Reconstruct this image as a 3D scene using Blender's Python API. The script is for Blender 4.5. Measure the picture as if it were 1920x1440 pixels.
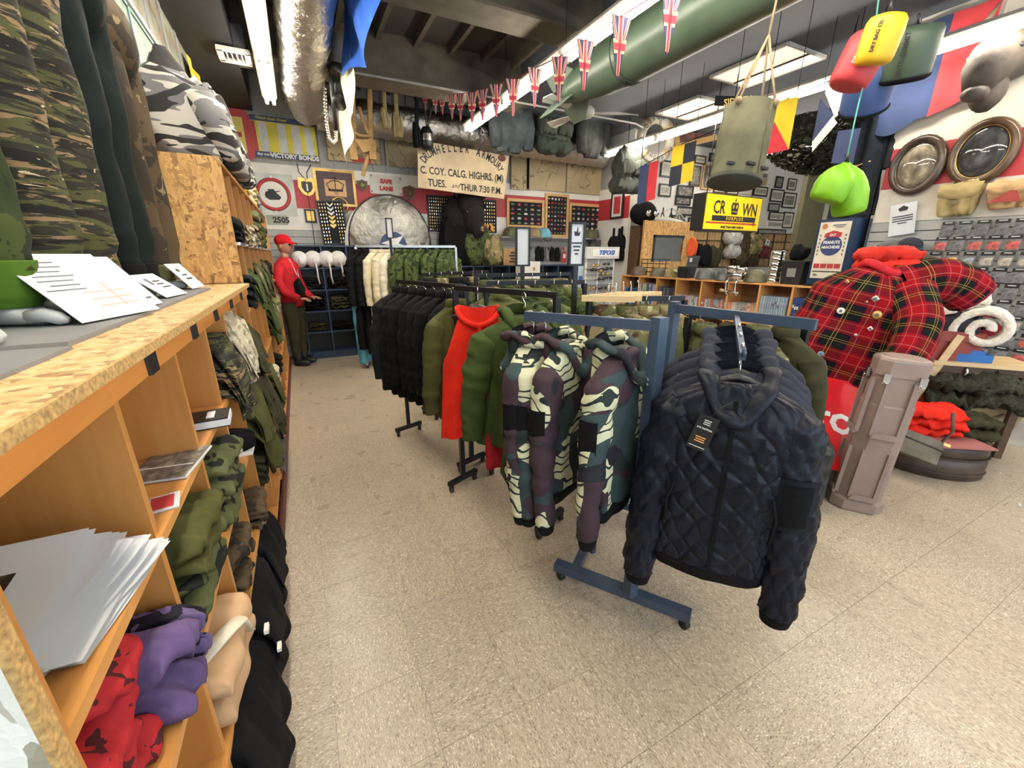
import bpy, bmesh, math, random
from math import sin, cos, pi, radians, sqrt, exp
from mathutils import Vector, Matrix, noise, Euler
V = Vector
for o in list(bpy.data.objects): bpy.data.objects.remove(o, do_unlink=True)
scene = bpy.context.scene
COL = scene.collection
random.seed(7)

# ------------------------------------------------------------------ camera
F = 762.0
CAM = V((0, 0, 1.55))
_d = V((555 - 960, 478 - 720, F)).normalized()
_v = V((962 - 960, 3118 - 720, F)).normalized()
_v = (_v - _d * _v.dot(_d)).normalized()
_x = _v.cross(_d)
ROT = Matrix((_x, _d, -_v))                    # camera vector (x right, y down, z forward) -> world
cam_data = bpy.data.cameras.new('camera')
cam_data.sensor_width = 36.0
cam_data.lens = F / 1920 * 36
cam_data.clip_start = 0.02
cam = bpy.data.objects.new('camera', cam_data)
COL.objects.link(cam)
_m = Matrix((ROT @ V((1, 0, 0)), ROT @ V((0, -1, 0)), ROT @ V((0, 0, -1)))).transposed().to_4x4()
_m.translation = CAM
cam.matrix_world = _m
scene.camera = cam

# ------------------------------------------------------------------ world, exposure
scene.view_settings.view_transform = 'Standard'
scene.view_settings.look = 'None'
scene.view_settings.gamma = 1.0
scene.view_settings.use_curve_mapping = False
scene.view_settings.exposure = 0.48
world = bpy.data.worlds.new('daylight')
scene.world = world
world.use_nodes = True
world.node_tree.nodes['Background'].inputs[0].default_value = (0.74, 0.88, 1.0, 1)
world.node_tree.nodes['Background'].inputs[1].default_value = 2.8
TUBE_POWER = 45.0                              # emission of the fluorescent tubes

# ------------------------------------------------------------------ measuring helpers: a line of sight met with a real plane
def ray(px, py): return ROT @ V((px - 960, py - 720, F))
def onX(px, py, X):
    r = ray(px, py); return CAM + r * ((X - CAM.x) / r.x)
def onY(px, py, Y):
    r = ray(px, py); return CAM + r * ((Y - CAM.y) / r.y)
def onZ(px, py, Z):
    r = ray(px, py); return CAM + r * ((Z - CAM.z) / r.z)
def deep(px, py, d):
    r = ray(px, py); return CAM + r * (d / F)
def rectY(cx, cy, w, h, Y):
    a = onY(cx, cy, Y)
    return a.x, a.z, abs(onY(cx + w / 2, cy, Y).x - onY(cx - w / 2, cy, Y).x), abs(onY(cx, cy - h / 2, Y).z - onY(cx, cy + h / 2, Y).z)
def rectX(cx, cy, w, h, X):
    a = onX(cx, cy, X)
    return a.y, a.z, abs(onX(cx + w / 2, cy, X).y - onX(cx - w / 2, cy, X).y), abs(onX(cx, cy - h / 2, X).z - onX(cx, cy + h / 2, X).z)

# ------------------------------------------------------------------ mesh builder
def nz(x, y, z, s=1.0): return noise.noise(V((x * s, y * s, z * s)))
class MB:
    def __init__(s): s.v = []; s.f = []; s.m = []; s.sm = []; s.uv = {}
    def add(s, vs, fs, mi=0, sm=False, M=None, uv=None):
        b = len(s.v)
        for i, p in enumerate(vs):
            p = V(p); s.v.append(M @ p if M else p)
            if uv: s.uv[b + i] = uv[i]
        for f in fs:
            s.f.append([b + i for i in f]); s.m.append(mi); s.sm.append(sm)
        return s
    def box(s, c, d, M=None, mi=0):
        x, y, z = c; a, b, e = d[0] / 2, d[1] / 2, d[2] / 2
        vs = [(x - a, y - b, z - e), (x + a, y - b, z - e), (x + a, y + b, z - e), (x - a, y + b, z - e),
              (x - a, y - b, z + e), (x + a, y - b, z + e), (x + a, y + b, z + e), (x - a, y + b, z + e)]
        return s.add(vs, [(0, 3, 2, 1), (4, 5, 6, 7), (0, 1, 5, 4), (1, 2, 6, 5), (2, 3, 7, 6), (3, 0, 4, 7)], mi, False, M)
    def bar(s, p, q, w, h, mi=0, up=(0, 0, 1)):
        p = V(p); q = V(q); d = q - p; L = d.length; d = d / L
        u = V(up)
        if abs(d.dot(u)) > .99: u = V((0, 1, 0))
        sd = d.cross(u).normalized(); u = sd.cross(d)
        M = Matrix((sd, d, u)).transposed().to_4x4(); M.translation = (p + q) / 2
        return s.box((0, 0, 0), (w, L, h), M, mi)
    def rings(s, rs, cap=True, mi=0, sm=True, M=None, close=False, uv=None):
        n = len(rs[0]); vs = [p for r in rs for p in r]; fs = []
        m = len(rs)
        for i in range(m if close else m - 1):
            for j in range(n):
                a = i * n + j; b = i * n + (j + 1) % n; i2 = (i + 1) % m
                fs.append((a, b, i2 * n + (j + 1) % n, i2 * n + j))
        if cap and not close:
            fs.append(tuple(range(n - 1, -1, -1))); fs.append(tuple((m - 1) * n + j for j in range(n)))
        return s.add(vs, fs, mi, sm, M, uv)
    def tube(s, pts, r, n=8, mi=0, cap=True, close=False, M=None, flat=1.0, sm=True):
        pts = [V(p) for p in pts]; m = len(pts); rs = []
        prev = None
        for i, p in enumerate(pts):
            t = (pts[(i + 1) % m] - pts[i - 1]) if close else (pts[min(i + 1, m - 1)] - pts[max(i - 1, 0)])
            t.normalize()
            if prev is None:
                u = V((0, 0, 1)) if abs(t.z) < .9 else V((0, 1, 0))
                a = t.cross(u).normalized()
            else:
                a = (prev - t * prev.dot(t)).normalized()
            prev = a; b = t.cross(a)
            rr = r[i] if isinstance(r, (list, tuple)) else r
            rs.append([p + a * (rr * cos(2 * pi * k / n)) + b * (rr * flat * sin(2 * pi * k / n)) for k in range(n)])
        return s.rings(rs, cap, mi, sm, M, close)
    def lathe(s, prof, n=20, M=None, mi=0, sm=True, cap=True, sx=1, sy=1):
        rs = [[V((r * sx * cos(2 * pi * k / n), r * sy * sin(2 * pi * k / n), z)) for k in range(n)] for r, z in prof]
        return s.rings(rs, cap, mi, sm, M)
    def prism(s, poly, y0, y1, M=None, mi=0, sm=False):       # polygon in x,z thickened along y
        n = len(poly)
        vs = [(x, y0, z) for x, z in poly] + [(x, y1, z) for x, z in poly]
        fs = [tuple(range(n)), tuple(range(2 * n - 1, n - 1, -1))]
        fs += [(i, i + n, (i + 1) % n + n, (i + 1) % n) for i in range(n)]
        return s.add(vs, fs, mi, sm, M)
    def grid(s, fn, nu, nv, mi=0, sm=True, M=None, uv=None):
        vs = [fn(i / nu, j / nv) for j in range(nv + 1) for i in range(nu + 1)]
        fs = [(j * (nu + 1) + i, j * (nu + 1) + i + 1, (j + 1) * (nu + 1) + i + 1, (j + 1) * (nu + 1) + i) for j in range(nv) for i in range(nu)]
        u = [(i / nu * uv[0], j / nv * uv[1]) for j in range(nv + 1) for i in range(nu + 1)] if uv else None
        return s.add(vs, fs, mi, sm, M, u)
    def sphere(s, c, r, n=14, m=9, mi=0, M=None, fn=None):
        c = V(c); r = (r, r, r) if not isinstance(r, (tuple, list)) else r; rs = []
        for i in range(m + 1):
            t = -pi / 2 + pi * (i if 0 < i < m else (i + (.02 if i == 0 else -.02))) / m
            ring = []
            for k in range(n):
                a = 2 * pi * k / n
                d = V((cos(t) * cos(a), cos(t) * sin(a), sin(t)))
                q = fn(d) if fn else 1.0
                ring.append(c + V((d.x * r[0], d.y * r[1], d.z * r[2])) * q)
            rs.append(ring)
        return s.rings(rs, True, mi, True, M)
    def mesh(s, name, mats, M=None):
        me = bpy.data.meshes.new(name)
        vs = [M @ p for p in s.v] if M else s.v
        me.from_pydata([tuple(p) for p in vs], [], s.f)
        for m in (mats if isinstance(mats, (list, tuple)) else [mats]): me.materials.append(m)
        me.polygons.foreach_set('material_index', s.m)
        me.polygons.foreach_set('use_smooth', s.sm)
        if s.uv:
            l = me.uv_layers.new(name='UVMap')
            for lp in me.loops: l.data[lp.index].uv = s.uv.get(lp.vertex_index, (0, 0))
        bm = bmesh.new(); bm.from_mesh(me); bmesh.ops.recalc_face_normals(bm, faces=bm.faces); bm.to_mesh(me); bm.free()
        me.update()
        return me

LABELS = {}
def tag(o, label=None, cat=None, group=None, kind=None):
    if label:
        o['label'] = label
        if label in LABELS and not (group and LABELS[label] == group): print('DUPLABEL', label)
        LABELS[label] = group
    if cat: o['category'] = cat
    if group: o['group'] = group
    if kind: o['kind'] = kind
    return o
def root(name, label, cat, loc, rz=0, group=None, rot=None):
    o = bpy.data.objects.new(name, None); COL.objects.link(o)
    o.empty_display_size = .05
    o.location = loc
    o.rotation_euler = rot if rot else (0, 0, rz)
    o.rotation_mode = 'XYZ'
    o['_w'] = 0; del o['_w']
    return tag(o, label, cat, group)
def rootM(o):
    return Matrix.Translation(o.location) @ o.rotation_euler.to_matrix().to_4x4()
def part(name, mb, mat, parent, world=False, label=None, kind=None):
    """mesh as a child; verts in the parent's frame, or in world space"""
    M = None
    if world:
        p = parent; M = Matrix()
        while p: M = rootM(p) @ M; p = p.parent
        M = M.inverted()
    o = bpy.data.objects.new(name, mb.mesh(name, mat, M)); COL.objects.link(o)
    o.parent = parent
    if label: o['label'] = label
    if kind: o['kind'] = kind
    return o
def thing(name, mb, mat, label=None, cat=None, group=None, loc=None, rz=0, kind=None, rot=None):
    """single-mesh thing; without loc the verts are world space and the origin is put at the base"""
    M = None
    if loc is None:
        n = len(mb.v); c = V((sum(p.x for p in mb.v) / n, sum(p.y for p in mb.v) / n, min(p.z for p in mb.v)))
        M = Matrix.Translation(-c); loc = c
    o = bpy.data.objects.new(name, mb.mesh(name, mat, M)); COL.objects.link(o)
    o.location = loc; o.rotation_euler = rot if rot else (0, 0, rz)
    return tag(o, label, cat, group, kind)
def struct(name, mb, mat, parent=None):
    o = thing(name, mb, mat, kind='structure', loc=(0, 0, 0))
    return o
def dup(r, loc, rz, label=None, group=None, mat=None, rot=None):
    c = r.copy(); COL.objects.link(c); c.location = loc; c.rotation_euler = rot if rot else (0, 0, rz)
    if label: tag(c, label, None, group)
    for ch in r.children:
        d = ch.copy(); COL.objects.link(d); d.parent = c
        for g in ch.children:
            e = g.copy(); COL.objects.link(e); e.parent = d
    return c
def text(s, size, parent, mat, x=0, z=0, y=-.002, align='CENTER', name='lettering', ext=.0008, bold=0.0, rx=0, sxy=(1, 1), shear=0, ry=0):
    """lettering in the parent's x,z plane facing -y; (x, z) is the middle of the line"""
    c = bpy.data.curves.new('t', 'FONT'); c.body = s; c.size = size; c.align_x = align; c.align_y = 'CENTER'
    c.extrude = ext; c.offset = bold; c.resolution_u = 2; c.shear = shear
    t = bpy.data.objects.new('t', c); COL.objects.link(t)
    me = bpy.data.meshes.new_from_object(t.evaluated_get(bpy.context.evaluated_depsgraph_get()))
    bpy.data.objects.remove(t, do_unlink=True); bpy.data.curves.remove(c)
    me.transform(Matrix.Diagonal((sxy[0], sxy[1], 1, 1)))
    if rx: me.transform(Matrix.Rotation(rx, 4, 'Z'))
    me.transform(Matrix.Rotation(pi / 2, 4, 'X')); me.materials.clear(); me.materials.append(mat)
    o = bpy.data.objects.new(name, me); COL.objects.link(o); o.parent = parent; o.location = (x, y, z)
    return o
ORD = ['first', 'second', 'third', 'fourth', 'fifth', 'sixth', 'seventh', 'eighth', 'ninth', 'tenth', 'eleventh', 'twelfth', 'thirteenth', 'fourteenth', 'fifteenth', 'sixteenth']
# ------------------------------------------------------------------ materials
MATS = {}
def _new(name):
    m = bpy.data.materials.new(name); m.use_nodes = True
    nt = m.node_tree; b = nt.nodes['Principled BSDF']
    return m, nt, b
def nd(nt, t, **k):
    n = nt.nodes.new(t)
    for a, v in k.items(): setattr(n, a, v)
    return n
def coords(nt, kind='Object', scale=(1, 1, 1), rnd=0.0, rot=(0, 0, 0)):
    tc = nd(nt, 'ShaderNodeTexCoord'); mp = nd(nt, 'ShaderNodeMapping')
    mp.inputs['Scale'].default_value = scale; mp.inputs['Rotation'].default_value = rot
    nt.links.new(tc.outputs[kind], mp.inputs['Vector'])
    if rnd:
        oi = nd(nt, 'ShaderNodeObjectInfo'); mu = nd(nt, 'ShaderNodeMath', operation='MULTIPLY'); mu.inputs[1].default_value = rnd
        nt.links.new(oi.outputs['Random'], mu.inputs[0]); nt.links.new(mu.outputs[0], mp.inputs['Location'])
    return mp.outputs['Vector']
def noise_fac(nt, vec, scale, detail=3, rough=.5, dist=0):
    n = nd(nt, 'ShaderNodeTexNoise'); n.inputs['Scale'].default_value = scale; n.inputs['Detail'].default_value = detail
    n.inputs['Roughness'].default_value = rough; n.inputs['Distortion'].default_value = dist
    nt.links.new(vec, n.inputs['Vector']); return n.outputs['Fac']
def ramp(nt, fac, stops, const=False):
    r = nd(nt, 'ShaderNodeValToRGB'); cr = r.color_ramp
    cr.interpolation = 'CONSTANT' if const else 'LINEAR'
    while len(cr.elements) < len(stops): cr.elements.new(.5)
    for e, (p, c) in zip(cr.elements, stops): e.position = p; e.color = (*c, 1) if len(c) == 3 else c
    nt.links.new(fac, r.inputs['Fac']); return r.outputs['Color']
def mix(nt, fac, a, b, mode='MIX'):
    m = nd(nt, 'ShaderNodeMix', data_type='RGBA', blend_type=mode)
    for s, v in ((m.inputs[0], fac), (m.inputs[6], a), (m.inputs[7], b)):
        if isinstance(v, (int, float)): s.default_value = v
        elif isinstance(v, tuple): s.default_value = (*v, 1)
        else: nt.links.new(v, s)
    return m.outputs[2]
def bump(nt, b, h, st, dist=.01):
    n = nd(nt, 'ShaderNodeBump'); n.inputs['Strength'].default_value = st; n.inputs['Distance'].default_value = dist
    nt.links.new(h, n.inputs['Height']); nt.links.new(n.outputs['Normal'], b.inputs['Normal'])
def plain(name, col, rough=.6, metal=0.0, var=.12, vs=6.0, bm=0.0, bs=60.0, emit=0, spec=None, rnd=0, coat=0):
    if name in MATS: return MATS[name]
    m, nt, b = _new(name)
    b.inputs['Roughness'].default_value = rough; b.inputs['Metallic'].default_value = metal
    if spec is not None: b.inputs['Specular IOR Level'].default_value = spec
    if coat: b.inputs['Coat Weight'].default_value = coat
    vec = coords(nt, rnd=rnd)
    f = noise_fac(nt, vec, vs, 4)
    c0 = tuple(max(0, x * (1 - var * 1.6)) for x in col); c1 = tuple(min(1, x * (1 + var * 1.6)) for x in col)
    nt.links.new(ramp(nt, f, [(.25, c0), (.75, c1)]), b.inputs['Base Color'])
    if bm: bump(nt, b, noise_fac(nt, vec, bs, 4), bm)
    if emit:
        b.inputs['Emission Color'].default_value = (*col, 1); b.inputs['Emission Strength'].default_value = emit
    MATS[name] = m; return m
def cloth(name, col, var=.22, rough=.85, weave=500): return plain(name, col, rough, 0, var, 9, .55, 14, rnd=7, spec=.2)
def wood(name, c0, c1, rough=.45, axis='Z', sc=2.2):
    m, nt, b = _new(name); b.inputs['Roughness'].default_value = rough
    s = {'X': (1, 9, 9), 'Y': (9, 1, 9), 'Z': (9, 9, 1)}[axis]
    vec = coords(nt, scale=s, rnd=5)
    f = noise_fac(nt, vec, sc, 5, .6, .4)
    nt.links.new(ramp(nt, f, [(.3, c0), (.7, c1)]), b.inputs['Base Color'])
    bump(nt, b, f, .04); MATS[name] = m; return m
def osb(name, tones, k=1.0, rot=(0, 0, 0)):
    m, nt, b = _new(name); b.inputs['Roughness'].default_value = .6
    out = None; h = None
    for i, (a, sc) in enumerate((((.3, .9, .2), (24, 7, 20)), ((1.2, -.5, .9), (8, 26, 22)), ((-.6, .4, 1.9), (20, 22, 7)))):
        vec = coords(nt, scale=tuple(x * k for x in sc), rot=a)
        nf = nd(nt, 'ShaderNodeTexNoise'); nf.inputs['Scale'].default_value = .8; nt.links.new(vec, nf.inputs['Vector'])
        ad = nd(nt, 'ShaderNodeVectorMath', operation='MULTIPLY_ADD'); ad.inputs[1].default_value = (1.2, 1.2, 1.2)
        nt.links.new(nf.outputs['Color'], ad.inputs[0]); nt.links.new(vec, ad.inputs[2])
        vo = nd(nt, 'ShaderNodeTexVoronoi'); vo.inputs['Scale'].default_value = .9; nt.links.new(ad.outputs[0], vo.inputs['Vector'])
        sp = nd(nt, 'ShaderNodeSeparateColor'); nt.links.new(vo.outputs['Color'], sp.inputs[0])
        col = ramp(nt, sp.outputs[i], [(j / (len(tones) - 1), t) for j, t in enumerate(tones)])
        if out is None: out = col; h = vo.outputs['Distance']
        else:
            gt = nd(nt, 'ShaderNodeMath', operation='GREATER_THAN'); gt.inputs[1].default_value = .5
            nt.links.new(sp.outputs[(i + 1) % 3], gt.inputs[0]); out = mix(nt, gt.outputs[0], out, col)
    nt.links.new(out, b.inputs['Base Color']); bump(nt, b, h, .15); MATS[name] = m; return m
def camo(name, base, layers, rough=.8, bm=.25, kind='Object', bs=22):
    """layers: (colour, scale, threshold, stretch, detail, distortion) or ('wave', colour, scale, threshold, stretch, distortion, gate index)"""
    m, nt, b = _new(name); b.inputs['Roughness'].default_value = rough; b.inputs['Specular IOR Level'].default_value = .25
    out = base; gates = []
    for i, L in enumerate(layers):
        wv = L[0] == 'wave'
        if wv: _, col, sc, th, st, dist, gate = L
        else: col, sc, th, st, det, dist = L
        vec0 = coords(nt, kind, scale=st, rnd=11.0 + i)
        ad = nd(nt, 'ShaderNodeVectorMath', operation='ADD'); ad.inputs[1].default_value = (i * 3.7, i * 1.3, i * 5.1)
        nt.links.new(vec0, ad.inputs[0]); vec = ad.outputs[0]
        if wv:
            w = nd(nt, 'ShaderNodeTexWave'); w.inputs['Scale'].default_value = sc; w.inputs['Distortion'].default_value = dist
            w.inputs['Detail'].default_value = 1.5; w.bands_direction = 'Z'; nt.links.new(vec, w.inputs['Vector']); f = w.outputs['Fac']
        else: f = noise_fac(nt, vec, sc, det, .55, dist)
        g = nd(nt, 'ShaderNodeMath', operation='GREATER_THAN'); g.inputs[1].default_value = th; nt.links.new(f, g.inputs[0])
        fac = g.outputs[0]
        if wv and gate is not None:
            mu = nd(nt, 'ShaderNodeMath', operation='MULTIPLY'); nt.links.new(fac, mu.inputs[0]); nt.links.new(gates[gate], mu.inputs[1]); fac = mu.outputs[0]
        gates.append(fac); out = mix(nt, fac, out, col)
    nt.links.new(out, b.inputs['Base Color'])
    if bm: bump(nt, b, noise_fac(nt, coords(nt), bs, 3), bm)
    MATS[name] = m; return m
def emit(name, col, st):
    m, nt, b = _new(name); b.inputs['Base Color'].default_value = (*col, 1)
    b.inputs['Emission Color'].default_value = (*col, 1); b.inputs['Emission Strength'].default_value = st; MATS[name] = m; return m
def picture(name, stops, scale=5, detail=4, kind='Generated', dist=0, rough=.35, st=(1, 1, 1), rnd=9.0):
    m, nt, b = _new(name); b.inputs['Roughness'].default_value = rough
    vec = coords(nt, kind, scale=st, rnd=rnd)
    nt.links.new(ramp(nt, noise_fac(nt, vec, scale, detail, .55, dist), stops), b.inputs['Base Color']); MATS[name] = m; return m
def sketch(name, paper, ink, scale=3.0, w=.012):
    """old chart paper with contour-like pen lines"""
    m, nt, b = _new(name); b.inputs['Roughness'].default_value = .7
    vec = coords(nt, 'Object', rnd=9.0)
    f = noise_fac(nt, vec, scale, 2, .5, .6)
    s = nd(nt, 'ShaderNodeMath', operation='SUBTRACT'); s.inputs[1].default_value = .56; nt.links.new(f, s.inputs[0])
    a = nd(nt, 'ShaderNodeMath', operation='ABSOLUTE'); nt.links.new(s.outputs[0], a.inputs[0])
    l = nd(nt, 'ShaderNodeMath', operation='LESS_THAN'); l.inputs[1].default_value = w; nt.links.new(a.outputs[0], l.inputs[0])
    p = ramp(nt, noise_fac(nt, vec, 2.5, 5), [(.3, tuple(x * .75 for x in paper)), (.7, paper)])
    k = nd(nt, 'ShaderNodeMath', operation='MULTIPLY'); k.inputs[1].default_value = .65; nt.links.new(l.outputs[0], k.inputs[0])
    nt.links.new(mix(nt, k.outputs[0], p, ink), b.inputs['Base Color']); MATS[name] = m; return m

M_FLOOR = None
def floor_mat():
    m, nt, b = _new('vinyl_tile'); b.inputs['Roughness'].default_value = .30
    oi = nd(nt, 'ShaderNodeObjectInfo')
    tc = nd(nt, 'ShaderNodeTexCoord')
    rt = nd(nt, 'ShaderNodeVectorRotate', rotation_type='Z_AXIS')
    st = nd(nt, 'ShaderNodeMath', operation='GREATER_THAN'); st.inputs[1].default_value = .5; nt.links.new(oi.outputs['Random'], st.inputs[0])
    mu = nd(nt, 'ShaderNodeMath', operation='MULTIPLY'); mu.inputs[1].default_value = pi / 2; nt.links.new(st.outputs[0], mu.inputs[0])
    nt.links.new(tc.outputs['Object'], rt.inputs['Vector']); nt.links.new(mu.outputs[0], rt.inputs['Angle'])
    mp = nd(nt, 'ShaderNodeMapping'); mp.inputs['Scale'].default_value = (1.0, 2.6, 1)
    nt.links.new(rt.outputs[0], mp.inputs['Vector'])
    m2 = nd(nt, 'ShaderNodeMath', operation='MULTIPLY'); m2.inputs[1].default_value = 40; nt.links.new(oi.outputs['Random'], m2.inputs[0])
    nt.links.new(m2.outputs[0], mp.inputs['Location'])
    v = mp.outputs['Vector']
    vo = nd(nt, 'ShaderNodeTexVoronoi'); vo.inputs['Scale'].default_value = 150; nt.links.new(v, vo.inputs['Vector'])
    sp = nd(nt, 'ShaderNodeSeparateColor'); nt.links.new(vo.outputs['Color'], sp.inputs[0])
    c = ramp(nt, sp.outputs[0], [(0, (.19, .145, .10)), (.10, (.37, .30, .22)), (.5, (.46, .385, .285)), (.90, (.52, .44, .335)), (1, (.80, .74, .64))])
    c2 = ramp(nt, noise_fac(nt, v, 28, 4), [(.3, (.88, .87, .86)), (.7, (1.06, 1.05, 1.04))])
    tn = ramp(nt, oi.outputs['Random'], [(0, (.95, .95, .96)), (1, (1.03, 1.02, 1.0))])
    nt.links.new(mix(nt, 1.0, mix(nt, 1.0, c, c2, 'MULTIPLY'), tn, 'MULTIPLY'), b.inputs['Base Color'])
    nt.links.new(ramp(nt, noise_fac(nt, v, 5, 3), [(.3, (.26,) * 3), (.7, (.38,) * 3)]), b.inputs['Roughness'])
    bump(nt, b, noise_fac(nt, v, 60, 3), .05, .004)
    return m
def foil(name, k=1.0, c=.62, ro=.28):
    m, nt, b = _new(name); b.inputs['Metallic'].default_value = 1; b.inputs['Roughness'].default_value = ro
    b.inputs['Base Color'].default_value = (c, c * .97, c * .91, 1)
    v = coords(nt, scale=(k, k, k))
    bump(nt, b, noise_fac(nt, v, 16, 5, .6, .5), .7, .03); MATS[name] = m; return m
def tartan():
    m, nt, b = _new('tartan'); b.inputs['Roughness'].default_value = .95; b.inputs['Specular IOR Level'].default_value = .1
    tc = nd(nt, 'ShaderNodeTexCoord'); sp = nd(nt, 'ShaderNodeSeparateXYZ'); nt.links.new(tc.outputs['UV'], sp.inputs[0])
    P = .20
    def band(src, stops):
        d = nd(nt, 'ShaderNodeMath', operation='DIVIDE'); d.inputs[1].default_value = P; nt.links.new(src, d.inputs[0])
        fr = nd(nt, 'ShaderNodeMath', operation='FRACT'); nt.links.new(d.outputs[0], fr.inputs[0])
        return ramp(nt, fr.outputs[0], stops, True)
    R, G, N = (.27, .006, .012), (.008, .012, .007), (.012, .007, .016)
    wide = [(0, R), (.26, N), (.36, G), (.68, N), (.80, R)]
    a = band(sp.outputs[0], wide); c = band(sp.outputs[1], wide)
    base = mix(nt, .5, a, c)
    K = (0, 0, 0); W1 = (1, 1, 1)
    yl = [(0, K), (.47, W1), (.482, K), (.545, W1), (.557, K)]
    wl = [(0, K), (.16, W1), (.176, K), (.88, W1), (.892, K)]
    for i in (0, 1):
        base = mix(nt, band(sp.outputs[i], yl), base, (.36, .24, .07))
        base = mix(nt, band(sp.outputs[i], wl), base, (.36, .10, .08))
    nt.links.new(base, b.inputs['Base Color'])
    bump(nt, b, noise_fac(nt, coords(nt), 60, 3), .3); return m

M_FLOOR = floor_mat(); M_TARTAN = tartan(); M_FOIL = foil('duct_foil')
WHITE = plain('white_paint', (.74, .72, .68), .55, var=.05)
CREAM = plain('cream_paint', (.66, .62, .54), .55, var=.05)
RED = plain('red_paint', (.42, .035, .045), .5, var=.05)
GREYW = plain('grey_steel_wall', (.30, .31, .31), .55, var=.08)
SLAT = plain('grey_slatwall', (.40, .40, .39), .5, var=.05)
CEIL = plain('dark_ceiling', (.060, .052, .044), .8, var=.25, vs=1.5)
CEIL2 = plain('slate_ceiling', (.075, .085, .10), .7, var=.15, vs=1.0)
BEAM = plain('beam_brown', (.10, .085, .06), .75, var=.2)
BLACK = plain('black_plastic', (.012, .012, .013), .45, var=.2)
BLACKM = plain('black_metal', (.014, .015, .017), .4, .4, var=.2)
NAVYM = plain('navy_paint', (.022, .042, .085), .35, var=.15)
SLATEM = plain('slate_blue_paint', (.045, .07, .115), .35, var=.12)
STEEL = plain('bright_steel', (.6, .6, .6), .25, 1.0, var=.1)
CHROME = plain('chrome', (.75, .75, .74), .12, 1.0, var=.05)
PAPER = plain('white_paper', (.60, .63, .66), .7, var=.03)
PAPERC = plain('cream_paper', (.72, .66, .54), .7, var=.06)
INK = plain('black_ink', (.015, .015, .018), .6, var=.05)
INKG = plain('grey_ink', (.12, .12, .14), .6, var=.05)
REDINK = plain('red_ink', (.45, .03, .04), .6, var=.05)
BLUEINK = plain('navy_ink', (.03, .05, .16), .55, var=.05)
ORANGE = plain('orange_ink', (.75, .33, .08), .6, var=.05)
WHITEINK = plain('white_ink', (.8, .8, .78), .6, var=.03)
GOLD = plain('gold', (.62, .40, .12), .35, .6, var=.2)
BRASS = plain('brass', (.45, .30, .10), .35, .8, var=.25)
YELLOW = plain('sign_yellow', (.86, .55, .012), .3, var=.03)
MAPLE = wood('maple_board', (.50, .225, .055), (.66, .325, .095), .38, 'Y')
MAPLEV = wood('maple_upright', (.44, .19, .045), (.60, .285, .08), .38, 'Z')
MAPLED = wood('maple_trim', (.56, .22, .05), (.68, .30, .075), .35, 'Y')
OAK = wood('bookcase_wood', (.55, .27, .09), (.68, .36, .13), .4, 'Z')
PINE = wood('pale_pine', (.62, .44, .22), (.75, .56, .31), .5, 'X')
FRAMEW = wood('oak_frame', (.50, .29, .10), (.66, .40, .15), .4, 'X')
DKWOOD = wood('dark_wood', (.06, .035, .02), (.13, .075, .04), .4, 'X')
OSB = osb('osb_board', [(.24, .12, .035), (.50, .27, .085), (.58, .33, .11), (.66, .40, .15)], 3.4)
OSBP = osb('osb_whitewash_daylit', [(.30, .28, .20), (.62, .62, .54), (.72, .72, .65), (.82, .83, .78)], 3.0)  # whitish board; the daylight falling on it is painted into these pale tones
OSBT = osb('osb_top', [(.28, .15, .06), (.60, .38, .16), (.68, .46, .22), (.72, .52, .28)], 3.6)
OSBE = plain('osb_edge', (.46, .29, .11), .8, var=.3, vs=140)
# garments
NAVYQ = cloth('navy_quilt', (.0085, .010, .0175), .18, .40)
NAVYJ = cloth('navy_fleece', (.022, .025, .038), .2)
BLACKC = cloth('black_cloth', (.0042, .0042, .0052), .3)
CHARC = cloth('charcoal_cloth', (.010, .012, .012), .3)
OLIVE = cloth('olive_cloth', (.065, .065, .018))
GREENC = cloth('army_green_cloth', (.045, .065, .016))
DOLIVE = cloth('dark_olive_cloth', (.04, .038, .018))
DGREEN = cloth('dark_green_cloth', (.005, .010, .009))
REDC = cloth('red_fleece', (.72, .025, .012), .1)
REDSC = cloth('red_scarf', (.48, .022, .03))
PURP = cloth('purple_scarf', (.105, .07, .165))
TANC = cloth('tan_cotton', (.68, .60, .42), .08)
KHAKI = cloth('khaki_cotton', (.50, .32, .18), .1)
CREAMC = cloth('cream_cotton', (.75, .68, .54), .08)
BLUEC = cloth('light_blue_cloth', (.10, .32, .45))
GREYC = cloth('grey_wool', (.11, .11, .115))
WHITEC = cloth('white_plush', (.78, .77, .76), .06)
SHEEP = plain('sheepskin', (.80, .76, .66), .95, var=.12, vs=40, bm=.8, bs=70)
SKIN = plain('mannequin_grey', (.48, .49, .49), .35, var=.04)
FLESH = plain('mannequin_flesh', (.48, .25, .16), .5, var=.06)
RHOD = camo('brushstroke_camo', (.020, .028, .029), [
    ((.048, .028, .037), 3.4, .47, (1, 1, 1.0), 1, .6), ((.036, .060, .063), 3.4, .56, (1, 1, 1.2), 1, .8),
    ((.58, .58, .39), 3.4, .548, (1.1, 1.1, 1.0), 1, .8), ('wave', (.02, .03, .03), 7, .86, (1, 1, 1), 16, 2), ((.018, .018, .024), 4.5, .66, (1, 1, 1), 1, .4)])
TIGER = camo('tiger_stripe_camo', (.026, .026, .018), [
    ((.065, .068, .024), 4.6, .51, (1.2, 1.2, 6), 4, 1.2), ((.22, .145, .075), 4.4, .575, (1.1, 1.1, 7), 4, 1.4),
    ((.012, .011, .009), 4.6, .55, (1.0, 1.0, 7.5), 4, 1.4), ((.50, .40, .24), 5.0, .68, (1.2, 1.2, 9), 5, 1.4)])
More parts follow.
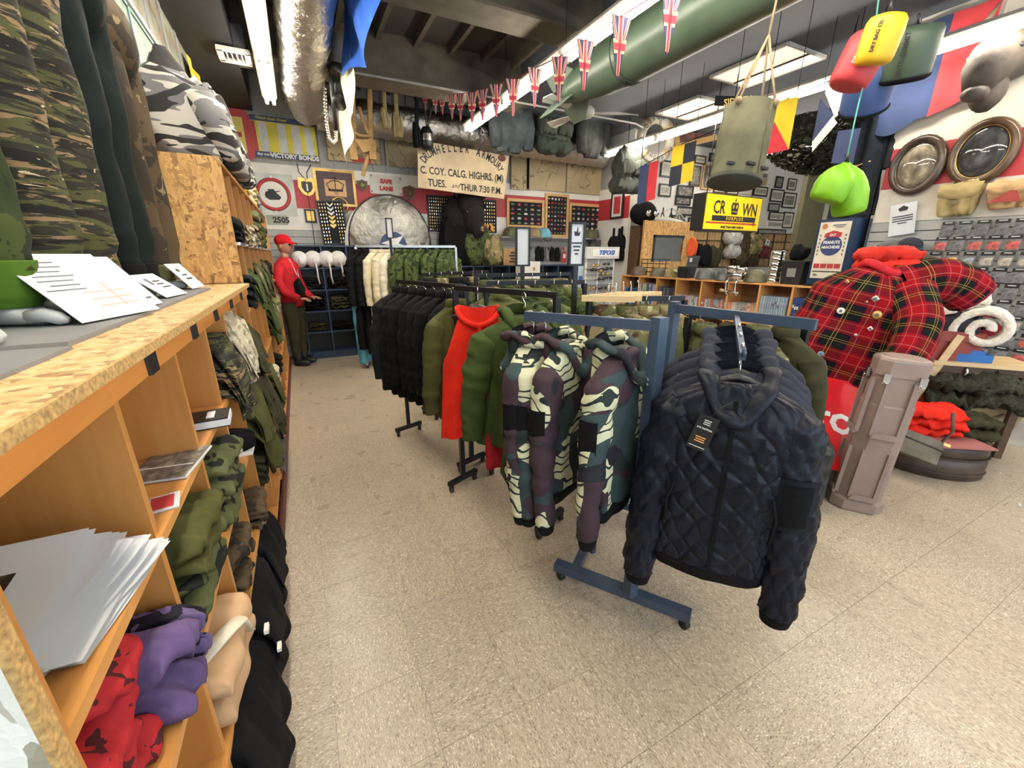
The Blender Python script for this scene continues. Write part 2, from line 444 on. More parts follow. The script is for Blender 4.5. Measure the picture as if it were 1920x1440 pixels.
CADPAT = camo('cadpat_camo', (.075, .10, .028), [
    ((.035, .055, .015), 13, .50, (1, 1, 1), 4, .2), ((.012, .016, .008), 15, .585, (1, 1, 1), 4, .2), ((.13, .11, .05), 16, .64, (1, 1, 1), 4, .2)])
CADTR = camo('green_digital_camo', (.045, .06, .015), [
    ((.02, .034, .009), 13, .50, (1, 1, 1), 4, .2), ((.015, .02, .008), 14, .58, (1, 1, 1), 4, .2)])
WOODL = camo('woodland_camo', (.095, .105, .045), [
    ((.075, .045, .022), 6, .54, (1, 1, 1.4), 2, .8), ((.03, .05, .02), 6, .57, (1, 1, 1.4), 2, .8), ((.28, .25, .14), 6.5, .66, (1, 1, 1.4), 2, .5)])
MULTI = camo('multicam_camo', (.27, .21, .11), [
    ((.13, .13, .05), 7, .50, (1, 1, 1), 3, .6), ((.09, .055, .03), 8, .60, (1, 1, 1), 3, .6), ((.45, .38, .24), 9, .63, (1, 1, 1), 3, .6)])
ACU = camo('grey_digital_camo', (.42, .38, .28), [((.22, .20, .14), 20, .52, (1, 1, 1), 4, .2), ((.62, .58, .46), 22, .58, (1, 1, 1), 4, .2)])
ZEBRA = camo('urban_camo', (.17, .165, .165), [
    ((.52, .49, .43), 3.0, .47, (1, 1, 4.0), 1, .8), ((.035, .033, .032), 3.4, .53, (1, 1, 3.2), 1, 1.2)])
BROWNC = camo('dark_brown_camo', (.075, .05, .026), [((.03, .022, .014), 9, .5, (1, 1, 1), 3, .5), ((.20, .15, .08), 12, .66, (1, 1, 1), 3, .5)])
SHEM = camo('patterned_scarf', (.085, .095, .035), [((.012, .014, .010), 16, .54, (1, 1, 1), 2, .3)])
SHEMR = camo('red_black_scarf', (.36, .016, .022), [((.06, .010, .012), 26, .60, (1, 1, 1), 2, .3)])
SHEMP = camo('purple_black_scarf', (.12, .085, .19), [((.012, .010, .02), 22, .5, (1, 1, 1), 2, .2)])
PHOTO = picture('old_photograph', [(.25, (.03, .028, .025)), (.5, (.16, .145, .125)), (.75, (.5, .47, .42))], 6, 5)
PHOTO2 = picture('pale_photograph', [(.25, (.10, .09, .08)), (.5, (.32, .30, .26)), (.75, (.62, .58, .52))], 7, 5)
CHART = sketch('chart_paper', (.50, .40, .24), (.10, .05, .03))
CHARTG = sketch('map_paper', (.42, .36, .23), (.10, .12, .05), 2.2)
# ------------------------------------------------------------------ the room
YB = 7.15; XR = 5.55; XL = -.68; XF = -.29      # back wall, right wall, left wall, front of the pigeonhole shelves
ZC = 3.9; ZC2 = 3.65
fl = struct('floor', MB().box((5.2, 2.6, -.012), (12.4, 9.6, .02)), plain('subfloor', (.20, .175, .145), .8))
T = .305
tile_me = MB().box((0, 0, -.0005), (T - .0012, T - .0012, .004)).mesh('tile', M_FLOOR)
cells = []
i0, i1, j0, j1 = -3, 38, -6, 24
for i in range(i0, i1):
    for j in range(j0, j1):
        c = V(((i + .5) * T - .1, (j + .5) * T, 0))
        if c.x < XL - .2 or c.x > 11.2 or c.y > YB: continue
        cc = ROT.transposed() @ (c - CAM)
        vis = cc.z > .2 and abs(cc.x / cc.z) < 1.45 and -.4 < cc.y / cc.z < 1.1 and c.x > XF - .2 and c.x < 5.6
        cells.append((0 if vis else 1, (c - CAM).length, c))
cells.sort(key=lambda t: t[:2])
for k, (_, _, c) in enumerate(cells[:298]):
    o = bpy.data.objects.new('tile', tile_me); COL.objects.link(o); o.location = c; o.parent = fl
mb = MB()
for _, _, c in cells[298:]: mb.box((c.x, c.y, -.0005), (T - .0012, T - .0012, .004))
part('tile_field', mb, M_FLOOR, fl, kind='stuff')

def banded(name, axis, u0, u1, fixed, zs, th=.08):
    """wall of horizontal painted bands; zs = [(z0, z1, material, part name, step out)]"""
    w = None
    for z0, z1, m, nm, off in zs:
        mb = MB(); uc, ul = (u0 + u1) / 2, u1 - u0
        if axis == 'X': mb.box((uc, fixed + th / 2 - off, (z0 + z1) / 2), (ul, th, z1 - z0))
        else: mb.box((fixed + th / 2 - off, uc, (z0 + z1) / 2), (th, ul, z1 - z0))
        if w is None: w = struct(name, mb, m)
        else: part(nm, mb, m, w)
    return w
wb = banded('wall_back', 'X', XL, XR + .1, YB, [(2.76, ZC, GREYW, '', 0), (2.575, 2.76, WHITE, 'painted_band', .012), (2.197, 2.575, RED, 'red_stripe', .01), (1.90, 2.197, WHITE, 'painted_band', .012), (0, 1.90, plain('slat_backing', (.16, .16, .16), .6), 'backing_board', -.006)])
for k in range(34):
    part('wall_rib', MB().prism([(-.03, 0), (.03, 0), (.018, 1.14), (-.018, 1.14)], -.018, 0), GREYW, wb).location = (XL + .1 + k * .185, YB, 2.76)
slat_me = None
for k in range(20):
    part('slat', MB().box((0, 0, 0), (XR + .1 - XL, .018, .086)), SLAT, wb).location = ((XL + XR + .1) / 2, YB - .002, 1.852 - .094 * k)
wr = banded('wall_right', 'Y', -2.2, 2.42, XR, [(2.94, ZC2, CREAM, '', -.02), (2.56, 2.94, CREAM, 'painted_band', .0), (2.19, 2.56, RED, 'red_stripe', .002), (1.87, 2.19, CREAM, 'painted_band', .0), (0, 1.87, MATS['slat_backing'], 'backing_board', -.006)])
part('wall_panel', MB().box((XR + .03, 2.14, 3.295), (.1, .56, .71)), CREAM, wr)
part('panel_joint', MB().box((XR - .008, 1.86, 2.25), (.016, .012, .76)), CREAM, wr)
for k in range(20):
    part('slat', MB().box((0, 0, 0), (.018, 4.6, .084)), SLAT, wr).location = (XR - .003, .11, 1.822 - .094 * k)
wt = banded('wall_return', 'Y', 6.2, YB, XR + .02, [(2.76, ZC, GREYW, '', 0), (2.575, 2.76, WHITE, 'painted_band', .012), (2.197, 2.575, RED, 'red_stripe', .01), (0, 2.197, WHITE, 'painted_band', .012)])
struct('trim_1', MB().box((XR + .05, 6.16, 1.8), (.13, .07, 3.6)), CREAM)
struct('wall_photo', MB().box((8.6, 6.66, 1.95), (6.0, .1, 3.9)), plain('photo_wall_paint', (.70, .67, .61), .6, var=.04))
struct('wall_far_right', MB().box((11.5, 2.5, 1.95), (.1, 9.4, 3.9)), CREAM)
struct('wall_left', MB().box((XL - .05, 2.5, 1.95), (.1, 9.6, 3.9)), plain('left_wall_paint', (.36, .37, .35), .6, var=.08))
wf = struct('wall_front', MB().box((5.2, -2.25, .35), (12.4, .12, .7)), CREAM)
part('header', MB().box((5.2, -2.25, 3.45), (12.4, .12, 1.1)), CREAM, wf)
for x in (-.7, 1.6, 3.6, 5.6, 8.5, 11.4): part('window_post', MB().box((x, -2.25, 1.8), (.12, .12, 2.2)), BLACKM, wf)
struct('baseboard_left', MB().box((XF + .004, 3.6, .05), (.012, 6.2, .10)), plain('red_toe_strip', (.12, .025, .02), .6))
XS = 2.95
cl = struct('ceiling', MB().box(((XL + XS) / 2, 2.4, ZC + .05), (XS - XL, 9.6, .1)), CEIL)
part('ceiling_panel', MB().box(((XS + 11.5) / 2, 2.4, ZC2 + .05), (11.5 - XS, 9.6, .1)), CEIL2, cl)
part('fascia', MB().box((XS, 2.4, (ZC + ZC2) / 2), (.03, 9.6, ZC - ZC2 + .1)), CEIL2, cl)
for k in range(9):
    part('purlin', MB().box((-.55 + k * .42, 2.4, ZC - .04), (.05, 9.6, .08)), BEAM, cl)
for n, (y, z0, w) in enumerate(((5.55, 3.42, .40), (3.9, 3.5, .34), (2.2, 3.5, .34), (.4, 3.5, .34))):
    b = struct('trim_%d' % (n + 2), MB().box(((XL + XS) / 2, y, (z0 + ZC) / 2), (XS - XL, .06, ZC - z0)), BEAM)
    part('flange', MB().box(((XL + XS) / 2, y, z0), (XS - XL, w, .025)), BEAM, b)
# square duct running along the ceiling beside the shelves, dark
struct('trim_6', MB().box((-.46, 2.4, 3.62), (.42, 9.4, .5)), plain('dark_soffit', (.008, .008, .009), .6, var=.2))
cd = thing('electrical_conduit', MB().tube([(.6, 5.33, 3.40), (3.0, 5.33, 3.40), (4.75, 5.33, 3.40), (4.95, 5.34, 3.36), (5.0, 5.4, 3.2), (5.0, 5.4, 3.0)], .012, 8), plain('conduit_grey', (.45, .45, .44), .4), 'thin pale conduit pipe running under the brown ceiling beam', 'pipe')

# ---- fluorescent strip lights
TUBE = emit('fluorescent_tube', (1.0, .93, .80), TUBE_POWER)
def strip(x, y0, y1, z, label, n):
    r = root('strip_light', label, 'light', (x, y0, z), 0, None)
    L = (y1 - y0); one = L / n
    for k in range(n):
        a = k * one
        part('fixture_body', MB().prism([(-.05, .015), (.05, .015), (.075, .05), (.06, .08), (-.06, .08), (-.075, .05)], a + .004, a + one - .004), plain('fixture_white', (.62, .60, .55), .5), r)
        for s in (-1, 1):
            part('lamp_tube', MB().tube([(s * .034, a + .04, -.012), (s * .034, a + one - .04, -.012)], .0165, 8), TUBE, r)
            for e in (a + .022, a + one - .022): part('tube_socket', MB().box((s * .034, e, -.006), (.03, .022, .045)), plain('socket', (.5, .45, .32), .5), r)
    for k in range(n + 1):
        part('hanging_wire', MB().tube([(0, min(L - .1, max(.1, k * one)), .08), (0, min(L - .1, max(.1, k * one)), (ZC if x < XS else ZC2) - z)], .003, 5), BLACKM, r)
    return r
strip(-.02, -1.3, 6.03, 3.2, 'row of fluorescent tubes above the pigeonhole shelves, leftmost', 6)
strip(2.36, -1.2, 6.02, 3.2, 'middle row of fluorescent tubes crossed by the flag bunting', 6)
strip(5.07, -.9, 6.38, 3.2, 'row of fluorescent tubes along the right wall behind the canvas bucket', 6)
strip(7.9, 2.4, 6.2, 3.3, 'short row of fluorescent tubes in the photo room beyond', 2)
def troffer(pts, label):
    c = [onZ(x, y, ZC2 - .005) for x, y in pts]
    mn = V((min(p.x for p in c), min(p.y for p in c))); mx = V((max(p.x for p in c), max(p.y for p in c)))
    r = root('ceiling_panel_light', label, 'light', ((mn.x + mx.x) / 2, (mn.y + mx.y) / 2, ZC2 - .02))
    w, h = (mx.x - mn.x), (mx.y - mn.y)
    part('diffuser', MB().box((0, 0, .005), (w, h, .01)), emit('warm_diffuser', (1, .82, .62), .75), r)
    fr = MB()
    part('frame', MB().box((w / 2, 0, 0), (.03, h, .03)).box((-w / 2, 0, 0), (.03, h, .03)).box((0, h / 2, 0), (w, .03, .03)).box((0, -h / 2, 0), (w, .03, .03)), plain('fixture_white', (.62, .60, .55), .5), r)
    part('divider', MB().box((w * .12, 0, -.004), (.02, h, .02)), BLACKM, r)
troffer([(1362, 139), (1478, 78), (1522, 95), (1400, 160)], 'dim warm rectangular light panel in the dark ceiling above the canvas bucket')
troffer([(1262, 212), (1310, 178), (1335, 190), (1290, 222)], 'dim warm rectangular light panel in the ceiling behind the life ring')
# vent grille
p = onZ(440, 105, 3.36)
r = root('air_vent', 'white square air vent grille under the dark duct at upper left', 'vent', (-.3, p.y, 3.36))
q = onZ(440, 105, 3.34)
r.location = (q.x, q.y, 3.34)
part('frame', MB().box((0, .13, 0), (.26, .05, .03)).box((0, -.13, 0), (.26, .05, .03)).box((.11, 0, 0), (.05, .26, .03)).box((-.11, 0, 0), (.05, .26, .03)), WHITE, r)
part('neck', MB().box((0, 0, .12), (.2, .2, .2)), plain('dark_neck', (.10, .10, .11), .6), r)
for k in range(4): part('louver', MB().box((-.06 + .04 * k, 0, .0), (.008, .21, .02)), WHITE, r)
# foil ducts
def crinkle(pts, rad, seed, n=28):
    mb = MB(); pp = []
    pts = [V(p) for p in pts]
    for a, b in zip(pts[:-1], pts[1:]):
        st = max(2, int((b - a).length / .05))
        for k in range(st): pp.append(a.lerp(b, k / st))
    pp.append(pts[-1])
    for _ in range(4): pp = [pp[0]] + [(pp[i - 1] + pp[i] * 2 + pp[i + 1]) / 4 for i in range(1, len(pp) - 1)] + [pp[-1]]
    mb.tube(pp, [rad * (1 + .035 * sin(i * 1.9 + seed) + .03 * nz(i * .4, seed, 0)) for i in range(len(pp))], n)
    for p in mb.v: p += noise.noise_vector(p * 9) * .016 + noise.noise_vector(p * 23) * .007
    return mb
thing('foil_duct', crinkle([(.33, 1.2, 3.44), (.33, 5.4, 3.44), (.33, 6.0, 3.40), (.36, 6.3, 3.36), (.42, 6.42, 3.30)], .22, 1), M_FOIL, 'crinkled silver foil duct running towards the back wall at upper left', 'duct')
thing('foil_duct', crinkle([(.50, 6.86, 3.40), (2.6, 6.86, 3.38), (5.4, 6.86, 3.34)], .22, 4), M_FOIL, 'long silver foil duct lying along the top of the back wall', 'duct')
# ------------------------------------------------------------------ soft goods
def sp(v, e): return math.copysign(abs(v) ** e, v)
def lump(w, d, h, seed=0, layers=4, crumple=.24, hang=0.0, reach=.0, n=30, m=14, M=None, mb=None, e=.5, edge=.125):
    """folded cloth: x width, front towards -y, z up from 0; stacked folds, the front may reach past the shelf edge and drape down"""
    mb = mb or MB(); rg = random.Random(seed * 31 + 5)
    layers = max(1, min(4, layers)); R = .022; reach = min(reach, .06) * .75
    th = h / layers
    for L in range(layers):
        ww = w * rg.uniform(.90, 1.0); ox = (w - ww) * rg.uniform(-.5, .5)
        hg = hang * (1.0 if L == 0 else rg.uniform(.25, .8)) if hang else 0
        sm = edge + .01 + (reach + hg) * rg.uniform(.8, 1.0) if edge < .3 else d / 2 + reach; sb = -d / 2 * rg.uniform(.9, 1.0)
        sk = rg.uniform(-.12, .12); sd = seed * 3.1 + L * 7.7
        rs = []
        for i in range(n + 1):                       # sections across the width
            u = -1 + 2 * min(max(i, .06), n - .06) / n
            ex = (1 - abs(u) ** 6) ** .5
            ring = []
            for k in range(m * 2):
                a = 2 * pi * k / (m * 2)
                cs, sn = sp(cos(a), .7), sp(sin(a), .75)
                s_ = (sb + sm) / 2 + cs * (sm - sb) / 2 * (.93 + .07 * ex) + sk * u * .2 + .018 * nz(u * 2.2, sd, cs)
                x = ox + u * ww / 2 + .014 * nz(s_ * 9, sd, sn)
                f = nz(x * 14 + sd, s_ * 9, sd) ; g = nz(x * 34, s_ * 26 + sd, 2.5)
                t = th * (L + .5) + sn * th * .54 * (.35 + .65 * ex) * (1 + crumple * 1.2 * nz(x * 7, s_ * 7, sd)) + crumple * .13 * (.5 - abs(f) * 1.8) + crumple * .07 * (.4 - abs(g))
                t += .012 * crumple / .16 * nz(x * 6, s_ * 5 + sd, 9)
                t = max(t, .001)
                if s_ <= edge: p = V((x, -s_, t))
                else:
                    q = s_ - edge; tm = 1.3 if hang else .35
                    th_ = min(q / R, tm); rest = max(0, q - R * tm)
                    to = .012 + .10 * t if hang else .3 * t
                    p = V((x * (1 - .10 * min(1, rest * 4)) + .012 * sin(x * 30 + sd) * min(1, rest * 8), -(edge + (R + to) * sin(th_) + rest * cos(tm) * .5) - .02 * min(1, rest * 6) * sin(x * 38 + sd), (R + t) * cos(th_) - R - rest * sin(tm)))
                ring.append(p)
            rs.append(ring)
        mb.rings(rs, True, 0, True, M)
    return mb
def soft(name, label, cat, mat, loc, rz, w, d, h, seed=0, group=None, **k):
    return thing(name, lump(w, d, h, seed, **k), mat, label, cat, group, loc, rz)

def body_rings(levels, n=44, fold=.06, seed=0, kx=5, quilt=None, e=.75):
    rs = []
    for (z, hw, hd, ox, oy) in levels:
        ring = []
        for k in range(n):
            a = 2 * pi * k / n
            q = 1 + fold * min(1, abs(z) * 3) * (sin(kx * a + seed + 2.5 * nz(a, z * 2.0, seed)) * .6 + nz(cos(a) * 2 + seed, sin(a) * 2, z * 4) * 1.2)
            x, y = hw * sp(cos(a), e) * q, hd * sp(sin(a), e) * (q + .5 * (q - 1))
            g = .007 * min(1, abs(z) * 5) * (nz(x * 11 + seed, y * 11, z * 8) + 1.2 * (.3 - abs(nz(x * 9, y * 9 + seed, z * 13 + 4 * x))))
            p = V((x * (1 + g / max(hw, .03)) + ox, y * (1 + g / max(hd, .03)) + oy, z))
            if quilt:
                nrm = V((cos(a) / max(hw, .01), sin(a) / max(hd, .01), 0)).normalized()
                p += nrm * quilt(a, z, x, y)
            ring.append(p)
        rs.append(ring)
    return rs
def interp(keys, z):
    for (z0, *a), (z1, *b) in zip(keys[:-1], keys[1:]):
        if z <= z0 and z >= z1:
            t = (z0 - z) / max(1e-6, z0 - z1); return [p + (q - p) * t for p, q in zip(a, b)]
    return list(keys[-1][1:])
def sleeve_path(s, sw, L, out, fwd, n=60):
    p0 = V((s * sw * .78, 0, -.075)); p1 = V((s * (sw + .045 + out * .4), -fwd * .3, -.085 - L * .45)); p2 = V((s * (sw + .03 + out), -fwd, -.085 - L))
    return [p0 * (1 - t) ** 2 + p1 * (2 * t * (1 - t)) + p2 * t * t for t in [k / n for k in range(n + 1)]]
def build_garment(r, mat, L=.70, sw=.22, dep=.085, slv=.56, out=.03, fwd=.03, cuff=None, hem=None, hood=None, collar=None, pocket=None, seed=0, flare=1.0, n=40, nl=26, fold=.07, slr=.068, zip_mat=None, tagm=None, quilt=None, sleeves=True, short=False, drape=0):
    keys = [(0, .060, .045), (-.015, .085, .055), (-.035, sw * .66, dep * .66), (-.06, sw * .93, dep * .78), (-.09, sw * 1.04, dep * .88), (-.13, sw * 1.06, dep), (-.30, sw * 1.02 * flare ** .3, dep * 1.12), (-L * .75, sw * 1.0 * flare ** .7, dep * 1.1), (-L, sw * .95 * flare, dep * 1.05 * flare)]
    zs = [0, -.012, -.025, -.04, -.055, -.07, -.085, -.105, -.13] + [-.13 - (L - .13) * (k + 1) / nl for k in range(nl)]
    lv = [(z, *interp(keys, z), 0, 0) for z in zs]
    part('body', MB().rings(body_rings(lv, n, fold, seed, quilt=quilt), True), mat, r)
    if hem:
        lv = [(-L + .015, sw * .93 * flare, dep * 1.0, 0, 0), (-L - .01, sw * .97 * flare, dep * 1.08, 0, 0), (-L - .05, sw * .92 * flare, dep * 1.0, 0, 0), (-L - .058, sw * .86 * flare, dep * .85, 0, 0)]
        part('hem_band', MB().rings(body_rings(lv, n, fold * .6, seed), True), hem, r)
    if sleeves:
        for s in (-1, 1):
            pts = sleeve_path(s, sw, slv, out, fwd)
            rad = [slr * (1.12 - .42 * t) * min(1, .45 + t * 7) * (1 + .025 * sin(t * 42 + seed + s + 3 * nz(t * 5, seed, 1)) + .09 * nz(t * 9, seed, s)) for t in [k / (len(pts) - 1) for k in range(len(pts))]]
            nn = 56 if quilt else 22; ms = MB().tube(pts, rad, nn, flat=.82)
            for i, p in enumerate(ms.v):
                q = pts[i // nn]; d = (p - q); l = d.length; an = 2 * pi * (i % nn) / nn
                f = .010 * (nz(p.x * 12 + seed, p.y * 12, p.z * 14) + (.35 - abs(nz(p.x * 14, p.y * 14 + seed, p.z * 20 + 5 * p.x)))) + (quilt(an * .55, p.z, 0, 0) * .9 if quilt else 0)
                p += d * (f / max(l, .02))
            sl = part('sleeve', ms, mat, r)
            if cuff:
                e = pts[-1]; d = (pts[-1] - pts[-2]).normalized()
                part('cuff', MB().tube([e - d * .012, e + d * .012, e + d * .045, e + d * .052], [rad[-1] * .96, rad[-1] * .95, rad[-1] * .82, rad[-1] * .66], 16, flat=.82), cuff, sl)
            if pocket:
                c = pts[21]; rr = rad[21]
                for sd, yy in ((1, 0),):
                    part('sleeve_patch', MB().grid(lambda u, v: (c.x + s * (rr * 1.06) * cos((u - .5) * 1.2) * 1.06, c.y + rr * .9 * 1.1 * sin((u - .5) * 1.2), c.z + .07 - .14 * v), 6, 2), pocket, sl)
    if hood:
        def hd(u, v):
            a = (u - .5) * 2.5 * pi / 1.25
            w = .105 * (1 - .25 * v); 
            return V((w * 1.05 * sin(a), .045 + .075 * cos(a * .9) * (.5 + .8 * v) + .02 * nz(u * 4, v * 3, seed), .015 - .17 * v + .035 * cos(a) + .015 * nz(u * 5, v * 5, seed + 2)))
        h = part('hood', MB().grid(hd, 22, 10).grid(lambda u, v: hd(u, v) * .9, 22, 10), hood, r)
        pts = [V((.098 * cos(a), .03 - .115 * sin(a), .02 - .135 * max(0, sin(a)) ** 2.2 + .01 * sin(a * 7 + seed))) for a in [pi * (k / 24 * 1.36 - .18) for k in range(25)]]
        part('hood_edge', MB().tube(pts, [.030 + .007 * nz(k * .5, seed, 0) + .006 * sin(k * 1.1) for k in range(25)], 12, flat=.62), hood, h)
    if collar:
        part('collar', MB().lathe([(.062, -.03), (.074, .0), (.07, .035), (.062, .04), (.058, 0)], 18, sy=.8), collar, r)
    if zip_mat:
        part('zipper', MB().grid(lambda u, v: ((u - .5) * .014, -interp([k for k in keys], -.05 - (L - .05) * v)[1] * 1.10 - .004, -.05 - (L - .05) * v), 2, 20), zip_mat, r)
    if tagm:
        part('price_tag', MB().box((sw * .8, -dep - .02, -.32), (.035, .002, .055)), tagm, r)
    return r
def garment(name, label, loc, rz, mat, cat='jacket', group=None, **k):
    r = root(name, label, cat, loc, rz, group)
    return build_garment(r, mat, **k)
def hanger(label, loc, rz, group=None, mat=None, wide=.155, hook=.10, hm=None, thick=.018):
    """clothes hanger; loc is the top of the hook (on the rail), the shoulders hang below"""
    r = root('clothes_hanger', label, 'hanger', loc, rz, group)
    pts = [V((0, .018 + .022 * cos(a), -.022 + .022 * sin(a))) for a in [(-.1 + k / 10 * 1.15) * pi for k in range(11)]][::-1]
    pts += [V((0, .0, -.05)), V((0, 0, -hook))]
    part('hook', MB().tube(pts, .0024, 6), hm or CHROME, r)
    pts = [V((x * wide, 0, -hook - .012 - .06 * abs(x) ** 1.3)) for x in [-1, -.8, -.6, -.4, -.2, 0, .2, .4, .6, .8, 1]]
    part('shoulder_bar', MB().tube(pts, [thick * (.6 + .6 * (1 - abs(k - 5) / 5)) for k in range(11)], 8, flat=.55), mat or BLACK, r)
    return r
def trouser_leg(mb, x0, y0, z0, z1, r0, r1, seed, lean=(0, 0), n=26):
    rs = []
    for k in range(25):
        t = k / 24; z = z0 + (z1 - z0) * t
        r = r0 + (r1 - r0) * t
        rs.append([V((x0 + lean[0] * t, y0 + lean[1] * t, z)) + V((cos(a), sin(a), 0)) * r * (1 + .06 * sin(3 * a + seed + 4 * nz(0, z * 3, seed)) + .14 * nz(cos(a) * 1.5 + seed, sin(a) * 1.5, z * 7) + (.10 * sin(z * 60 + a) * max(0, .25 - t) * 4)) for a in [2 * pi * j / n for j in range(n)]])
    return mb.rings(rs, True)
def foot(mb, M, L=.235, seed=0):
    """bare mannequin foot pointing along +x from the heel at 0, sole at z=0, with five toes"""
    rs = []
    prof = [(0.0, .018, .03, .05), (.012, .030, .05, .075), (.05, .034, .085, .11), (.09, .036, .075, .082), (.13, .040, .05, .054), (.160, .043, .034, .036), (.172, .040, .025, .026)]
    for x, hw, zc, h in prof:
        hh = h if x > .02 else h * .8
        rs.append([V((x * L / .235, hw * sp(cos(a), .8), max(0, hh * .5 + hh * .5 * sp(sin(a), .9)))) for a in [2 * pi * j / 16 for j in range(16)]])
    mb.rings(rs, True, 0, True, M)
    for k in range(5):
        yy = -.033 + .0172 * k; ln = (.064, .060, .054, .046, .036)[k]; rr = (.0145, .0098, .0092, .0088, .0085)[k]
        x0 = (.165 - .004 * k) * L / .235
        mb.tube([V((x0, yy, .018)), V((x0 + ln * .45, yy, .022)), V((x0 + ln * .8, yy, .014)), V((x0 + ln, yy, .010))], [rr, rr * 1.05, rr, rr * .45], 8, M=M)
    mb.tube([V((.05, 0, .06)), V((.045, 0, .12)), V((.045, 0, .17))], [.036, .03, .032], 14, M=M)
    return mb
# ------------------------------------------------------------------ pigeonhole shelves along the left wall
XK = -.655
def pigeon(name, label, ys, zs, near_panel=None):
    r = root(name, label, 'shelf', ((XF + XK) / 2, (ys[0] + ys[-1]) / 2, 0))
    dx = XF - XK; xc = (XF + XK) / 2; th = .02
    for z in zs:
        part('shelf_board', MB().box((xc, (ys[0] + ys[-1]) / 2, z - th / 2), (dx, ys[-1] - ys[0], th)), MAPLE, r, True)
    for i, y in enumerate(ys):
        for z0, z1 in zip(zs[1:], zs[:-1]):
            side = i in (0, len(ys) - 1)
            part('side_panel' if side else 'divider', MB().box((xc - (.0 if side else .004), y + (th / 2 if i == 0 else -th / 2 if side else 0), (z0 + z1 - th) / 2), (dx - (0 if side else .008), th, z1 - z0 - th)), MAPLEV, r, True)
    part('back_panel', MB().box((XK - .004, (ys[0] + ys[-1]) / 2, (zs[0] + zs[-1]) / 2), (.008, ys[-1] - ys[0], zs[0] - zs[-1])), MAPLEV, r, True)
    part('plinth', MB().box((xc - .02, (ys[0] + ys[-1]) / 2, (zs[-1] - .02) / 2), (dx - .04, ys[-1] - ys[0], zs[-1] - .02)), MAPLEV, r, True)
    return r
YS = [.47 + .385 * k for k in range(7)]                 # .47 .. 2.78
ZS = [1.352, 1.06, .77, .48, .19]
low = pigeon('pigeonhole_shelf', 'low maple pigeonhole shelf with an oriented-strand counter top, nearest on the left', YS, ZS)
part('front_rail', MB().box((XF + .008, 1.625, 1.358), (.016, 2.31, .042)), MAPLED, low, True)
part('end_sheet', MB().box(((XF + XK) / 2 - .002, .458, .70), (XF - XK + .01, .018, 1.36)), [OSBP], low, True, label='whitewashed strand board end sheet, daylight painted into its white')
part('end_sheet_edge', MB().box((XF + .006, .458, .70), (.007, .019, 1.36)), OSBE, low, True)
part('counter_top', MB().box((-.467, 1.625, 1.388), (.402, 2.33, .018)), OSBT, low, True, label='oriented strand board counter top')
part('counter_edge', MB().box((-.263, 1.625, 1.388), (.006, 2.33, .018)), OSBE, low, True)
for px, py in ((283, 668), (364, 614), (405, 586), (434, 568), (453, 556)):
    p = onX(px, py, XF + .02)
    part('label_clip', MB().box((XF + .019, p.y, 1.362), (.006, .05, .05)).box((XF + .022, p.y, 1.385), (.012, .05, .006)), BLACK, low, True)
YT = [2.83 + .412 * k for k in range(10)]
ZT = [2.03, 1.62, 1.245, .87, .50, .14]
tall = pigeon('pigeonhole_shelf', 'tall maple pigeonhole shelf with a strand board side, behind the low counter', YT, ZT)
part('side_sheet', MB().box(((XF + XK) / 2, 2.82, 1.72), (XF - XK, .016, .64)), OSB, tall, True, label='oriented strand board side sheet')
for k in range(9):
    part('clip_strip', MB().box((XF + .008, 3.04 + .412 * k, 1.612), (.014, .26, .016)), STEEL, tall, True)

# ---- on the counter: grey mats, mannequin legs, cards
MATG = plain('grey_mat', (.20, .20, .205), .7, var=.1)
thing('display_mat', MB().box((-.515, .71, 1.4005), (.31, .46, .006)), MATG, 'short grey rubber mat at the near end of the counter', 'mat')
thing('display_mat', MB().box((-.525, 1.66, 1.402), (.30, 1.38, .009)), MATG, 'long grey rubber mat under the mannequin feet on the counter', 'mat')
ZM = 1.407
def legs(label, ys, mat, r0, r1, cuffm=None, z0=1.50, top=2.36, lean=(0, 0), xs=-.575, fx=-.69):
    r = root('trouser_mannequin', label, 'mannequin', (xs, sum(ys) / len(ys), ZM))
    for k, y in enumerate(ys):
        M = Matrix.Translation((fx, y, ZM + .0005)) @ Matrix.Rotation(radians(-8), 4, 'Z')
        part('foot', foot(MB(), M), SKIN, r, True)
        part('trouser_leg', trouser_leg(MB(), xs - .01, y, z0, top, r0, r1, k * 2.1 + y * 5, lean), mat, r, True)
        if cuffm:
            part('cuff', trouser_leg(MB(), xs - .01, y, z0 - .075, z0 + .02, r0 * 1.06, r0 * 1.08, k + 3), cuffm, r, True)
    part('waist', MB().sphere((xs + lean[0], sum(ys) / len(ys) + lean[1], top + .02), (r1 * 1.25, (abs(ys[-1] - ys[0]) / 2 + r1) * 1.02, .16)), mat, r, True)
    return r
LGREEN = cloth('bright_green_lining', (.06, .125, .012), .12)
legs('mannequin legs in green digital camouflage trousers with a bright green cuff', (1.04, 1.27), CADTR, .078, .084, LGREEN, 1.52, xs=-.575, fx=-.675)
legs('mannequin legs in brown and olive tiger-stripe trousers', (1.47, 1.71), TIGER, .098, .115, None, 1.475, xs=-.575, fx=-.69)
legs('mannequin legs in very dark green trousers beside the tiger-stripe pair', (1.97, 2.14), DGREEN, .075, .10, BLACKC, 1.50, xs=-.565, fx=-.69)
legs('mannequin legs in dark brown flecked camouflage by the strand board side', (2.36, 2.55), BROWNC, .072, .085, MULTI, 1.49, xs=-.565, fx=-.67)
